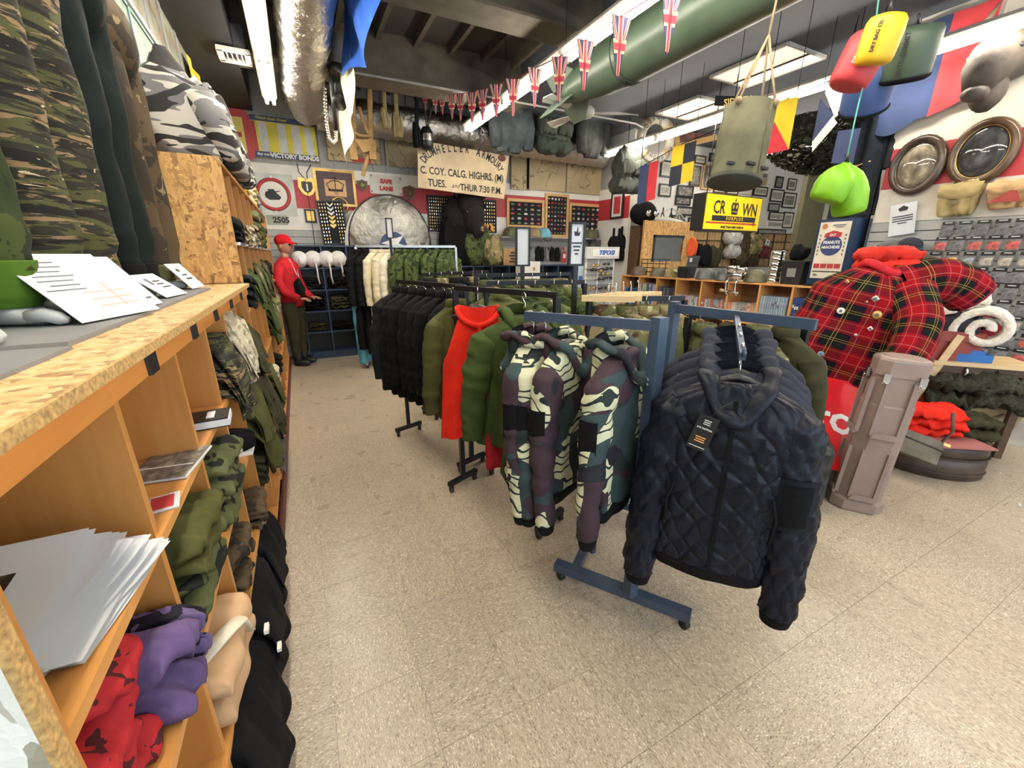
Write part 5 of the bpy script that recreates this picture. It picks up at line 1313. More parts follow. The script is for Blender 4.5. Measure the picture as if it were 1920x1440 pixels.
# ---- bison head
p = onY(876, 405, 6.9)
r = root('bison_head', 'dark mounted bison head with short horns in front of the badge boards', 'mounted head', (p.x, 7.13, p.z), 0)
FUR = plain('bison_fur', (.009, .0065, .006), .95, var=.5, vs=18, bm=1.0, bs=55)
def shag(d): return 1 + .07 * nz(d.x * 5, d.y * 5, d.z * 5) + .04 * nz(d.x * 14, d.y * 14, d.z * 14)
mb = MB()
mb.sphere((-.10, -.18, -.06), (.29, .20, .40), 26, 18, fn=shag)
mb.sphere((.02, -.34, .16), (.22, .20, .22), 22, 14, fn=shag)
mb.sphere((.05, -.42, -.06), (.17, .19, .26), 22, 14, fn=shag)
mb.sphere((.08, -.50, -.22), (.11, .13, .14), 18, 12, fn=lambda d: 1 + .02 * nz(d.x * 5, d.y * 5, d.z * 5))
mb.sphere((-.02, -.30, -.36), (.12, .12, .22), 18, 12, fn=shag)
part('fur_head', mb, FUR, r)
part('muzzle', MB().sphere((.10, -.59, -.22), (.062, .05, .05), 14, 9), plain('muzzle_tan', (.28, .19, .09), .6), r)
for s in (-1, 1): part('nostril', MB().sphere((.10 + s * .03, -.635, -.215), (.013, .012, .02), 8, 6), INK, r)
for s in (-1, 1):
    part('horn', MB().tube([V((.02 + s * .17, -.33, .26)), V((.02 + s * .25, -.34, .30)), V((.02 + s * .27, -.35, .38)), V((.02 + s * .23, -.36, .45))], [.04, .035, .022, .006], 10), BLACK, r)
    part('eye', MB().sphere((.05 + s * .15, -.50, .04), .022, 8, 6), plain('glass_eye', (.10, .05, .02), .1), r)
    part('ear', MB().sphere((.02 + s * .23, -.26, .16), (.09, .03, .05), 10, 6), FUR, r)

# ---- mannequin with red cap and jacket
r = root('mannequin', 'mannequin in red cap, red jacket and olive trousers by the tall shelf', 'mannequin', (-.135, 6.62, 0), radians(62))
mb = MB()
for s in (-1, 1):
    rs = []
    for z, rad, y in ((.06, .05, .0), (.25, .062, .01), (.5, .075, -.01), (.7, .09, -.01), (.92, .10, 0)): rs.append([V((s * .085 + rad * cos(a), y + rad * 1.05 * sin(a), z)) for a in [2 * pi * k / 16 for k in range(16)]])
    part('trouser_leg', MB().rings(rs), DOLIVE, r)
    part('boot', MB().sphere((s * .085, -.05, .045), (.05, .13, .05), 14, 8).tube([V((s * .085, .0, .05)), V((s * .085, .0, .20))], .055, 12), BLACK, r)
rs = [[V((hw * sp(cos(a), .85), hd * sp(sin(a), .85), z)) for a in [2 * pi * k / 24 for k in range(24)]] for z, hw, hd in ((.86, .17, .12), (1.0, .165, .115), (1.2, .19, .125), (1.38, .205, .12), (1.47, .16, .095), (1.52, .07, .06))]
part('jacket', MB().rings(rs), cloth('red_jacket', (.52, .02, .03)), r)
for s in (-1, 1):
    part('jacket_sleeve', MB().tube([V((s * .18, 0, 1.42)), V((s * .25, .01, 1.22)), V((s * .24, -.06, 1.06)), V((s * .16, -.19, .98))], [.062, .06, .052, .045], 14), cloth('red_jacket', (.52, .02, .03)), r)
    hb = MB().sphere((s * .14, -.24, .97), (.035, .05, .022), 10, 7)
    for k in range(5):
        b0 = V((s * (.14 + .022 * (k - 2)), -.28, .972 - .003 * abs(k - 2)))
        if k == 0: b0 = V((s * .11, -.235, .97))
        dv = V((-s * .02 if k == 0 else 0, -.03 - (.008 if k in (2, 3) else 0), -.012))
        hb.tube([b0, b0 + dv, b0 + dv * 1.6 + V((0, 0, -.012))], [.0095, .009, .006], 7)
    part('hand', hb, FLESH, r)
part('neck_and_head', MB().tube([V((0, .01, 1.47)), V((0, 0, 1.58))], .05, 14).sphere((0, -.015, 1.67), (.075, .097, .118), 18, 14).prism([(-.018, 1.64), (.018, 1.64), (.008, 1.70), (-.008, 1.70)], -.135, -.10).tube([V((-.025, -.103, 1.615)), V((0, -.11, 1.613)), V((.025, -.103, 1.615))], .007, 6).sphere((-.078, .0, 1.66), (.012, .02, .03), 8, 6).sphere((.078, .0, 1.66), (.012, .02, .03), 8, 6), FLESH, r)
for s in (-1, 1): part('eye', MB().sphere((s * .032, -.099, 1.68), .012, 8, 6), INK, r)
CAPR = cloth('red_cap_cloth', (.62, .015, .02))
cp = part('cap', MB().sphere((0, .0, 1.735), (.092, .112, .085), 18, 10), CAPR, r)
part('cap_peak', MB().grid(lambda u, v: V(((u - .5) * .15 * (1 - .25 * v * v), -.10 - .085 * v * (1 - .8 * (u - .5) ** 2 * 2), 1.725 - .02 * v - .06 * (u - .5) ** 2)), 8, 4).grid(lambda u, v: V(((u - .5) * .15 * (1 - .25 * v * v), -.10 - .085 * v * (1 - .8 * (u - .5) ** 2 * 2), 1.718 - .02 * v - .06 * (u - .5) ** 2)), 8, 4), CAPR, cp)
part('lanyard', MB().tube([V((-.06, -.08, 1.5)), V((-.03, -.135, 1.3)), V((.02, -.14, 1.25)), V((.06, -.08, 1.5))], .006, 6), WHITEC, r)
thing('belt_gear', lump(.16, .12, .20, 3, layers=1, crumple=.5, edge=.6), DGREEN, 'dark green pouch hung at the mannequin hip', 'pouch', None, (-.02, 6.52, .98), radians(62))
# white ski with an upturned tip
a = onZ(571, 672, .02); b = onY(547, 572, a.y + .12)
rs = []
pts = [a + V((.09, -.05, .10)), a + V((.03, -.02, .025)), a, a.lerp(b, .12) + V((-.02, .02, 0)), a.lerp(b, .5) + V((-.015, .01, 0)), b + V((0, 0, .3))]
thing('ski', MB().tube(pts, [.02, .035, .04, .042, .042, .04], 8, flat=.22), plain('ski_white', (.62, .63, .58), .4), 'long white ski standing beside the mannequin', 'ski')
# ------------------------------------------------------------------ bookcase filling the opening beside the right wall
XB = 5.30
BY = [5.97, 5.54, 5.13, 4.72, 4.25, 3.81, 3.36, 2.95, 2.55]
ZBK = [1.20, .68, .16]
r = root('bookcase', 'long low light-wood bookcase full of books along the right side', 'bookcase', (XB + .15, 4.26, 0))
for z in ZBK: part('shelf_board', MB().box((XB + .15, 4.26, z - .012), (.30, 3.46, .024)), OAK, r, True)
for y in BY: part('upright', MB().box((XB + .15, y, .59), (.296, .024, 1.17)), OAK, r, True)
part('back_panel', MB().box((XB + .296, 4.26, .59), (.008, 3.44, 1.17)), plain('bookcase_back', (.16, .08, .035), .6), r, True)
part('plinth', MB().box((XB + .16, 4.26, .07), (.27, 3.44, .14)), OAK, r, True)
def bk(c): return plain('book_%d_%d_%d' % tuple(int(x * 99) for x in c), c, .5, var=.25, vs=30)
SETS = [[(.05, .10, .25), (.02, .03, .06), (.10, .22, .40), (.35, .38, .42)], [(.06, .14, .10), (.40, .45, .35), (.10, .12, .22), (.12, .10, .30), (.45, .42, .5)], [(.04, .04, .05), (.10, .10, .13), (.05, .06, .12), (.16, .12, .12)],
        [(.55, .22, .20), (.58, .52, .48), (.45, .12, .12), (.35, .50, .52)], [(.20, .38, .42), (.55, .50, .46), (.50, .30, .28), (.42, .14, .14)], [(.52, .24, .22), (.60, .30, .18), (.25, .42, .45), (.60, .56, .50)],
        [(.24, .32, .42), (.30, .38, .48)], [(.02, .06, .22), (.03, .08, .28), (.02, .05, .18)]]
SETL = [[(.3, .3, .32), (.5, .4, .2)], [(.40, .40, .42), (.5, .35, .12), (.12, .14, .22)], [(.32, .34, .36), (.55, .5, .45), (.35, .10, .10)], [(.5, .45, .38), (.30, .10, .09), (.08, .08, .08)], [(.55, .46, .38), (.35, .13, .12), (.06, .06, .07)], [(.42, .12, .12), (.5, .45, .42), (.07, .07, .08)], [(.25, .27, .27), (.14, .16, .15)], [(.55, .02, .03), (.50, .02, .03)]]
HT = [.30, .40, .37, .26, .25, .24, .36, .37]
rg = random.Random(11)
CN = ['first', 'second', 'third', 'fourth', 'fifth', 'sixth', 'seventh', 'eighth']
def names(c):
    mx = max(c)
    if mx < .12: return 'near-black'
    if c[0] > c[2] * 1.7 and c[0] > c[1] * 1.7: return 'red'
    if c[2] > c[0] * 1.25: return 'blue'
    if c[1] > c[0] * 1.15: return 'green'
    return 'pale' if mx > .44 else 'grey-brown'
bookme = {}
for row in (0, 1):
    for c in range(8):
        y0, y1 = BY[c] - .016, BY[c + 1] + .016; y = y0; k = 0
        tall_ = HT[c] if row == 0 else (.30, .38, .36, .32, .30, .28, .30, .40)[c]
        while True:
            t = (.032, .026, .038, .026, .026, .026, .030, .026)[c] * rg.uniform(.8, 1.2)
            if y - t < y1 + .004 or k > 14: break
            col = rg.choice((SETS if row == 0 else SETL)[c]); h = tall_ * (rg.uniform(.93, 1.03) if c < 6 or row else 1); dd = .17
            m = bk(col)
            mb = MB().prism([(-t / 2, 0), (t / 2, 0), (t / 2, h), (-t / 2, h)], .004, dd).box((0, .002, h * .5), (t * .8, .006, h))
            o = thing('book', mb, m, '%s-spined book, %s from the left in the %s %s cell of the bookcase' % (names(col), ORD[k], CN[c], ('top', 'lower')[row]), 'book', 'books in the light-wood bookcase', (XB + .03, y - t / 2, ZBK[row + 1]), -pi / 2)
            if rg.random() < .5: part('spine_label', MB().box((0, -.002, h * rg.uniform(.55, .8)), (t * .7, .002, h * .10)), WHITEINK if sum(col) < .8 else INKG, o)
            y -= t + .001; k += 1
# ---- things standing on the bookcase
ZT0 = 1.202
def onb(px): return onX(px, 520, XB + .12).y
G1 = plain('field_grey_paint', (.075, .085, .085), .35); G2 = plain('olive_helmet', (.085, .080, .05), .5)
def bowl(label, px, rad, m, X=XB + .13, tilt=0, name='steel_helmet', sx=1.0):
    r = root(name, label, 'helmet', (X, onb(px), ZT0 + .002), -pi / 2)
    prof = [(rad * 1.10, 0), (rad * 1.09, .006), (rad * 1.0, rad * .30), (rad * .93, rad * .62), (rad * .74, rad * .92), (rad * .42, rad * 1.10), (.01, rad * 1.15)]
    part('shell', MB().lathe(prof, 24, sx=sx, sy=1.0), m, r)
    part('rim', MB().tube([V((rad * 1.1 * sx * cos(2 * pi * k / 24), rad * 1.1 * sin(2 * pi * k / 24), .004)) for k in range(24)], .006, 6, close=True), m, r)
    return r
bowl('brown leather-lined helmet at the far end of the bookcase top', 1196, .135, plain('brown_helmet', (.085, .06, .04), .5))
bowl('dull olive helmet second from the far end of the bookcase', 1232, .125, G2)
bowl('tan camouflage cloth-covered helmet on the bookcase', 1260, .125, MULTI)
bowl('dark grey steel helmet, left one of the shiny pair', 1322, .135, G1)
bowl('dark grey steel helmet, right one of the shiny pair', 1360, .135, G1)
bowl('plain olive steel helmet behind the meat grinder', 1417, .135, plain('drab_olive_paint', (.10, .095, .05), .45))
y = onb(1286)
r = root('flip_box', 'black utility box with its lid flipped open on the bookcase', 'box', (XB + .12, y, ZT0), -pi / 2)
part('box', MB().prism([(-.10, .17), (.10, .17), (.085, 0), (-.085, 0)], -.09, .09), BLACK, r); part('lid', MB().box((0, .06, .25), (.20, .02, .20), Matrix.Rotation(radians(-12), 4, 'X')), plain('dark_grey_lid', (.05, .06, .06), .4), r); part('label', MB().box((.03, .03, .27), (.05, .004, .06)), PAPER, r)
# meat grinder clamped at the edge
y = onb(1392)
r = root('hand_grinder', 'shiny double-handled hand grinder clamped to the bookcase edge', 'grinder', (XB - .03, y, ZT0 - .18), -pi / 2)
part('drum', MB().tube([V((-.10, 0, .26)), V((.10, 0, .26))], .055, 16).lathe([(.07, .30), (.085, .38), (.08, .385), (.04, .29)], 16, M=Matrix.Translation((-.06, 0, 0))).lathe([(.06, .29), (.075, .36), (.07, .365), (.03, .28)], 16, M=Matrix.Translation((.07, 0, 0))), CHROME, r)
for x in (-.08, .06): part('leg', MB().tube([V((x, 0, .24)), V((x - .025, -.03, .16)), V((x - .02, -.03, .06)), V((x + .02, -.02, .0))], [.018, .016, .014, .016], 10), CHROME, r)
part('crank', MB().tube([V((-.10, -.02, .05)), V((.10, -.02, .03))], .012, 8).tube([V((.11, 0, .26)), V((.15, -.01, .30))], .012, 8), CHROME, r); part('handle', MB().tube([V((-.18, -.02, .055)), V((-.11, -.02, .05))], [.022, .016], 10), PINE, r)
# silver canister stack
y = onb(1450)
r = root('mess_tin_stack', 'tall stack of silver canisters on the bookcase', 'canisters', (XB + .13, y, ZT0), -pi / 2)
for k in range(6): part('canister', MB().lathe([(.075, .0), (.08, .006), (.08, .058), (.072, .064)], 20), CHROME, r).location = (0, 0, .066 * k)
y = onb(1490)
r = root('ammunition_box', 'black lidded box with a grey label beside the peanut machine', 'box', (XB + .13, y, ZT0), -pi / 2)
part('box', MB().prism([(-.13, .25), (.13, .25), (.11, 0), (-.11, 0)], -.10, .10), BLACK, r); part('lid', MB().box((0, 0, .262), (.28, .22, .025)), BLACK, r); part('label', MB().box((0, -.103, .14), (.10, .004, .10)), plain('grey_label', (.25, .25, .25), .4), r)
soft('camera_bag', 'small black gear bag on the lidded box', 'bag', BLACKC, (XB + .13, y, ZT0 + .276), -pi / 2, .16, .14, .15, 3, layers=1, crumple=.4, edge=.5)
y = onb(1205)
r = root('wire_basket', 'black wire basket frame behind the brown helmet', 'basket', (XB + .24, y - .15, ZT0), -pi / 2)
for z in (.06, .13, .20, .27): part('wire', MB().tube([V((-.28, -.05, z)), V((.28, -.05, z)), V((.28, .03, z)), V((-.28, .03, z))], .006, 6, close=True), BLACKM, r)
for x in (-.28, -.14, 0, .14, .28): part('wire', MB().tube([V((x, -.05, 0)), V((x, -.05, .28))], .006, 6), BLACKM, r)
# peanut vending machine
yl, yr_ = onX(1507, 500, XB + .02).y, 2.36
r = root('peanut_machine', 'navy blue peanut vending machine with a white printed front', 'vending machine', (XB + .02, onX(1550, 500, XB + .02).y, ZT0), -pi / 2)
Wm = .36; Hm = .70
part('cabinet', MB().box((0, .17, Hm / 2 + .02), (Wm, .34, Hm)), plain('machine_navy', (.010, .030, .085), .35), r); part('base', MB().box((0, .16, .012), (Wm + .03, .37, .024)), BLACKM, r)
part('front_panel', MB().box((0, -.004, Hm / 2 + .04), (Wm - .06, .008, Hm - .10)), plain('machine_cream', (.72, .66, .54), .4), r)
for i, (z, s, t_) in enumerate(((.50, .042, 'PEANUTS'), (.44, .040, 'ARACHIDES'))): pass
rr_ = .105
part('emblem_disc', MB().prism([(rr_ * cos(2 * pi * k / 30), .44 + rr_ * sin(2 * pi * k / 30)) for k in range(30)], -.011, -.008), BLUEINK, r)
text('PEANUTS', .043, r, WHITEINK, 0, .475, -.014, bold=.0015, sxy=(.9, 1)); text('ARACHIDES', .040, r, WHITEINK, 0, .425, -.014, bold=.0015, sxy=(.85, 1))
part('red_ribbon', MB().prism([(-.085, .53), (.075, .53), (.085, .575), (0, .60), (-.08, .57)], -.013, -.011), RED, r); text('EAT', .034, r, WHITEINK, 0, .552, -.016, bold=.001)
for k in range(4): part('price_panel', MB().box((-.105 + .07 * k, -.010, .225), (.06, .004, .05)), RED, r)
part('slot_strip', MB().box((0, -.010, .165), (.27, .004, .012)), INK, r); text('10c', .035, r, INK, -.10, .125, -.012, bold=.001)
part('round_badge', MB().prism([(-.10 + .028 * cos(2 * pi * k / 16), .645 + .028 * sin(2 * pi * k / 16)) for k in range(16)], -.011, -.008), plain('brown_badge', (.42, .16, .06), .5), r)
part('print', MB().box((.04, -.010, .655), (.12, .003, .010)).box((.05, -.010, .635), (.08, .003, .006)), INKG, r)
for s in (-1, 1):
    for k in range(6): part('print', MB().box((s * .125, -.010, .55 - .04 * k), (.012, .003, .022)), INKG, r)

# ------------------------------------------------------------------ room beyond the bookcase: photo wall
YP = 6.60
def pf(label, cx, cy, w, h, fr, art, mt=None, fw=.03):
    x, z, W, H = rectY(cx, cy, w, h, YP)
    r = root('framed_photograph', label, 'picture', (x, YP, z), 0, 'framed photographs in the photo room')
    framed(r, W, H, fr, art, fw, .025, mt, min(W, H) * .13)
DKF = DKWOOD; BF = BLACK
PF = [(1250, 317, 26, 34, BF, 1, 1), (1246, 357, 24, 26, BF, 1, 1), (1303, 330, 20, 42, DKF, 0, 0), (1284, 360, 32, 26, BF, 0, 0), (1326, 332, 22, 52, FRAMEW, 0, 0), (1280, 376, 30, 20, BF, 0, 0), (1309, 376, 13, 24, WHITE, 1, 0), (1285, 396, 32, 18, BF, 1, 0),
      (1349, 350, 24, 28, DKWOOD, 1, 1), (1373, 352, 24, 30, DKWOOD, 1, 1), (1399, 348, 22, 36, WHITE, 0, 1), (1428, 337, 20, 20, FRAMEW, 1, 0), (1460, 342, 15, 24, BF, 0, 0), (1484, 346, 17, 24, DKWOOD, 0, 1), (1425, 359, 28, 20, BF, 1, 1), (1456, 367, 26, 26, BF, 1, 1), (1479, 376, 26, 32, BF, 0, 1),
      (1450, 389, 22, 17, BF, 1, 0), (1455, 406, 30, 18, BF, 1, 1), (1476, 413, 20, 33, BF, 1, 1), (1452, 421, 32, 17, WHITE, 1, 1), (1446, 438, 56, 18, BF, 1, 0), (1305, 400, 12, 16, BF, 1, 0), (1296, 416, 14, 18, BF, 1, 0), (1270, 410, 28, 14, BF, 0, 0), (1338, 296, 20, 18, BF, 1, 0), (1312, 300, 22, 18, DKWOOD, 1, 1)]
PLc = ['top', 'upper', 'middle', 'lower', 'bottom']
for k, (cx, cy, w, h, f, a, mt) in enumerate(PF):
    col = 'black' if f is BF else 'white' if f is WHITE else 'gold' if f is FRAMEW else 'brown'
    pf('%s-framed %s photograph, %s from the left on the photo wall' % (col, 'tall' if h > w * 1.2 else 'wide' if w > h * 1.2 else 'squarish', (ORD + ['seventeenth', 'eighteenth', 'nineteenth', 'twentieth', 'twenty-first', 'twenty-second', 'twenty-third', 'twenty-fourth', 'twenty-fifth', 'twenty-sixth', 'twenty-seventh'])[sorted(range(len(PF)), key=lambda q: PF[q][0]).index(k)]), cx, cy, w * .93, h * .93, f, PHOTO2 if a else PHOTO, PAPERC if mt else None)
# wicker grid panel with hanging gear
a, b = onY(1296, 455, 6.45), onY(1492, 455, 6.45); z0, z1 = onY(1390, 500, 6.45).z, onY(1390, 436, 6.45).z
r = root('wicker_screen', 'woven cane screen with black wire grid below the photographs', 'screen', ((a.x + b.x) / 2, 6.45, z0), 0)
Wc = b.x - a.x; CANE = wood('cane', (.32, .19, .07), (.48, .30, .12), .6, 'Z')
for k in range(40): part('cane_strip', MB().box((-Wc / 2 + Wc * (k + .5) / 40, .02 + .008 * (k % 2), (z1 - z0) / 2), (Wc / 40 * .86, .012, z1 - z0)), CANE, r)
for s in (-1, 1): part('screen_leg', MB().box((s * Wc * .45, .03, -z0 / 2), (.05, .05, z0)), CANE, r)
for k in range(9): part('grid_wire', MB().tube([V((-Wc / 2 + Wc * k / 8, -.01, 0)), V((-Wc / 2 + Wc * k / 8, -.01, z1 - z0))], .012, 6), BLACKM, r)
for k in range(5): part('grid_wire', MB().tube([V((-Wc / 2, -.01, (z1 - z0) * k / 4)), V((Wc / 2, -.01, (z1 - z0) * k / 4))], .012, 6), BLACKM, r)
def gear(name, label, cat, px, py, w, h, m, Y=6.33, seed=0, d=.2, hook=True):
    x, z, W, H = rectY(px, py, w, h, Y)
    return soft(name, label, cat, m, (x, Y, z - H / 2), 0, W, d, H, seed, layers=1, crumple=.5, edge=.9)
GREYLT = cloth('light_grey_cloth', (.42, .41, .39))
gear('work_glove', 'pale grey padded mitt hanging on the wire grid, upper one', 'glove', 1372, 448, 24, 22, GREYLT, seed=1)
gear('work_glove', 'pale grey padded mitt hanging on the wire grid, lower one', 'glove', 1373, 472, 26, 26, GREYLT, seed=2)
gear('camouflage_pouch', 'brown camouflage pouch beside the grey mitts', 'pouch', 1392, 460, 18, 50, BROWNC, seed=3)
gear('camouflage_pouch', 'tan camouflage pouch on the wire grid', 'pouch', 1413, 462, 22, 32, MULTI, seed=4)
gear('camouflage_pouch', 'olive round pouch right of the strand board frame', 'pouch', 1337, 484, 20, 34, DOLIVE, seed=5)
gear('gear_bag', 'black gear bag hanging right of the strand board frame', 'bag', 1316, 480, 26, 40, BLACKC, seed=6)
gear('camouflage_pouch', 'dark camouflage bag hanging low on the wire grid', 'pouch', 1398, 486, 40, 26, BROWNC, seed=7)
gear('gear_bag', 'dark red folded cloth beside the white price card', 'cloth', 1431, 474, 18, 20, cloth('dark_maroon', (.12, .03, .03)), seed=8)
r = root('price_card', 'white price card tilted on the wire grid', 'card', onY(1438, 458, 6.40), 0, rot=(0, radians(18), 0)); part('sheet', MB().box((0, 0, 0), (.16, .006, .21)), PAPER, r); part('print', MB().box((0, -.004, .05), (.04, .003, .04)).box((0, -.004, -.02), (.09, .003, .012)), INK, r)
gear('orange_vest', 'bright orange vest edge hanging by the strand board frame', 'vest', 1296, 466, 9, 34, cloth('orange_cloth', (.75, .12, .04)), seed=9, Y=5.7)
# strand-board mirror frame
x, z, W, H = rectY(1251, 466, 92, 100, 5.75)
r = root('mirror', 'mirror in a broad oriented strand board frame behind the helmets', 'mirror', (x, 5.75, z), 0)
fw = W * .19
for (xx, zz, a_, b_) in ((0, H / 2 - fw / 2, W, fw), (0, -H / 2 + fw / 2, W, fw), (W / 2 - fw / 2, 0, fw, H - 2 * fw), (-W / 2 + fw / 2, 0, fw, H - 2 * fw)): part('frame', MB().box((xx, 0, zz), (a_, .04, b_)), OSB, r)
part('inner_trim', MB().box((0, -.012, H / 2 - fw - .02), (W - 2 * fw, .05, .04)).box((-W / 2 + fw + .02, -.012, 0), (.04, .05, H - 2 * fw)), BLACK, r)
part('glass', MB().box((0, .005, 0), (W - 2 * fw, .01, H - 2 * fw)), plain('mirror_glass', (.35, .35, .35), .05, 1.0, var=.02), r)
part('stand', MB().box((-W * .3, .03, -H / 2 - (z - H / 2) / 2), (.05, .05, z - H / 2)).box((W * .3, .03, -H / 2 - (z - H / 2) / 2), (.05, .05, z - H / 2)), BLACKM, r)
# illuminated CROWN SURPLUS sign hung from the ceiling
x, z, W, H = rectY(1376, 400, 110, 68, 4.15)
r = root('shop_sign', 'yellow hanging box sign reading CROWN SURPLUS with a red arrow', 'sign', (x, 4.15, z), radians(2))
part('box', MB().box((0, .11, 0), (W, .20, H)), BLACK, r)
part('face', MB().box((0, .004, 0), (W - .03, .012, H - .03)), plain('lit_yellow', (.90, .58, .008), .25, var=.02, emit=.35), r)
text('CR', H * .50, r, INK, -W * .27, H * .12, -.006, bold=.004, sxy=(.82, 1)); text('WN', H * .50, r, INK, W * .28, H * .10, -.006, bold=.004, sxy=(.82, 1))
cw = H * .15
part('crown', MB().prism([(-cw * .9, -.04 * H), (cw * .9, -.04 * H), (cw * 1.05, .10 * H), (cw * 1.15, .22 * H), (cw * .75, .31 * H), (cw * .12, .27 * H), (cw * .05, .34 * H), (cw * .3, .36 * H), (cw * .05, .38 * H), (0, .44 * H), (-cw * .05, .38 * H), (-cw * .3, .36 * H), (-cw * .05, .34 * H), (-cw * .12, .27 * H), (-cw * .75, .31 * H), (-cw * 1.15, .22 * H), (-cw * 1.05, .10 * H)], -.007, -.003), INK, r)
for s in (-1, 1): part('crown_gap', MB().prism([(s * cw * .25 + .22 * cw * cos(2 * pi * k / 12) + s * .25 * cw, .18 * H + .06 * H * sin(2 * pi * k / 12)) for k in range(12)], -.009, -.007), YELLOW, r)
part('crown_line', MB().box((0, -.008, .04 * H), (cw * 1.5, .002, .02 * H)), YELLOW, r)
part('black_band', MB().box((.02 * W, -.004, -H * .16), (W * .78, .004, H * .15)), INK, r); text('S U R P L U S', H * .13, r, YELLOW, .02 * W, -H * .16, -.008, bold=.002, sxy=(1.12, 1))
part('arrow', MB().prism([(-W * .46, -H * .31), (W * .38, -H * .31), (W * .38, -H * .34), (W * .45, -H * .285), (W * .38, -H * .23), (W * .38, -H * .26), (-W * .46, -H * .26)], -.006, -.002), plain('arrow_red', (.62, .07, .02), .4), r)
text('MORE THAN ARMY SURPLUS', H * .092, r, INK, 0, -H * .40, -.006, bold=.002, sxy=(.92, 1))
for s in (-1, 1): part('hanging_chain', MB().tube([V((s * W * .4, .1, H / 2)), V((s * W * .4, .1, ZC2 - z))], .006, 6), BLACKM, r)
# olive column / open panel at the end of the photo wall
a = onY(1512, 400, 5.2)
thing('folding_panel', MB().box((a.x + .12, 5.2, 1.55), (.75, .10, 3.1)), plain('olive_panel', (.085, .075, .035), .6), 'tall olive panel standing beside the photo wall', 'panel')
thing('door_post', MB().box((a.x + .75, 4.9, 1.55), (.10, .10, 3.1)), PINE, 'pale timber post right of the olive panel', 'post')
for k, (px, py) in enumerate(((1443, 315), (1520, 325), (1512, 305))):
    p = onZ(px, py, ZC2); 
# ---- model ship and dark goggles head on top of the grid by the corner
x, z, W, H = rectY(1262, 405, 70, 40, 5.95)
r = root('model_aircraft', 'pale grey model aircraft nose with a framed canopy above the strand board frame', 'model', (x, 5.95, z - H / 2), radians(-6))
part('fuselage', MB().tube([V((-W * .5, 0, H * .34)), V((-W * .2, 0, H * .30)), V((W * .2, 0, H * .16)), V((W * .5, 0, H * .04))], [H * .05, H * .17, H * .15, H * .03], 14), plain('model_grey', (.50, .49, .44), .5), r)
for s in (-.25, -.05, .12): part('canopy_hoop', MB().tube([V((s * W + .05 * W * cos(t), .14 * sin(2 * t) * .3, H * .36 + H * .5 * sin(t))) for t in [pi * k / 10 for k in range(11)]], .010, 6), BLACKM if s < 0 else plain('model_grey', (.50, .49, .44), .5), r)
part('canopy_rail', MB().tube([V((-W * .35, 0, H * .55)), V((-W * .05, 0, H * .88)), V((W * .2, 0, H * .55)), V((W * .42, 0, H * .12))], .010, 6), plain('model_grey', (.50, .49, .44), .5), r)
thing('display_plinth', MB().box((x, 6.0, (z - H / 2) / 2), (W * .5, .25, z - H / 2 - .004)), DKWOOD, 'dark plinth behind the strand board frame under the model aircraft', 'plinth')
x, z, W, H = rectY(1206, 400, 44, 46, 5.9)
r = root('flying_helmet', 'black flying helmet with goggles beside the model aircraft', 'helmet', (x, 5.9, z - H / 2), 0)
part('helmet_shell', MB().sphere((0, 0, H * .5), (W * .42, W * .42, H * .5), 18, 12), BLACKC, r)
for s in (-1, 1): part('goggle_lens', MB().lathe([(.05, 0), (.055, .02), (.01, .028)], 14, M=Matrix.Translation((s * .09, -W * .38, H * .45)) @ Matrix.Rotation(pi / 2, 4, 'X')), STEEL, r)
thing('display_plinth', MB().box((x, 5.95, (z - H / 2) / 2), (.25, .22, z - H / 2 - .004)), DKWOOD, 'dark plinth carrying the flying helmet', 'plinth')
# hanging vests near the corner
for k, (px, py, w, h, m, lb) in enumerate(((1115, 450, 20, 40, GREYC, 'grey sack hanging on the back wall, left of a pair'), (1132, 450, 20, 44, GREYC, 'grey sack hanging on the back wall, right of a pair'), (1153, 460, 18, 62, BLACKC, 'black webbing vest hanging by the corner, left'), (1168, 458, 18, 64, BLACKC, 'black webbing vest hanging by the corner, middle'), (1186, 458, 24, 66, DOLIVE, 'olive webbing vest hanging by the corner, right'), (1202, 455, 14, 60, OLIVE, 'olive strap bundle hanging beside the strand board frame'))):
    Yg = 7.02 if k < 2 else 6.3
    x, z, W, H = rectY(px, py, w, h, Yg)
    r = root('webbing_vest' if k > 1 else 'hanging_sack', lb, 'vest' if k > 1 else 'sack', (x, Yg, z), 0)
    part('bag', MB().prism([(-W * .2, H * .48), (W * .2, H * .48), (W * .5, -H * .35), (W * .42, -H * .5), (-W * .42, -H * .5), (-W * .5, -H * .35)], -.04, .04) if k < 2 else lump(W, .12, H * .7, k, layers=2, crumple=.5, edge=.9, M=Matrix.Translation((0, 0, -H * .5))), m, r)
    if k > 1:
        for s in (-1, 1): part('strap', MB().box((s * W * .28, -.02, H * .33), (W * .2, .015, H * .36)), m, r)
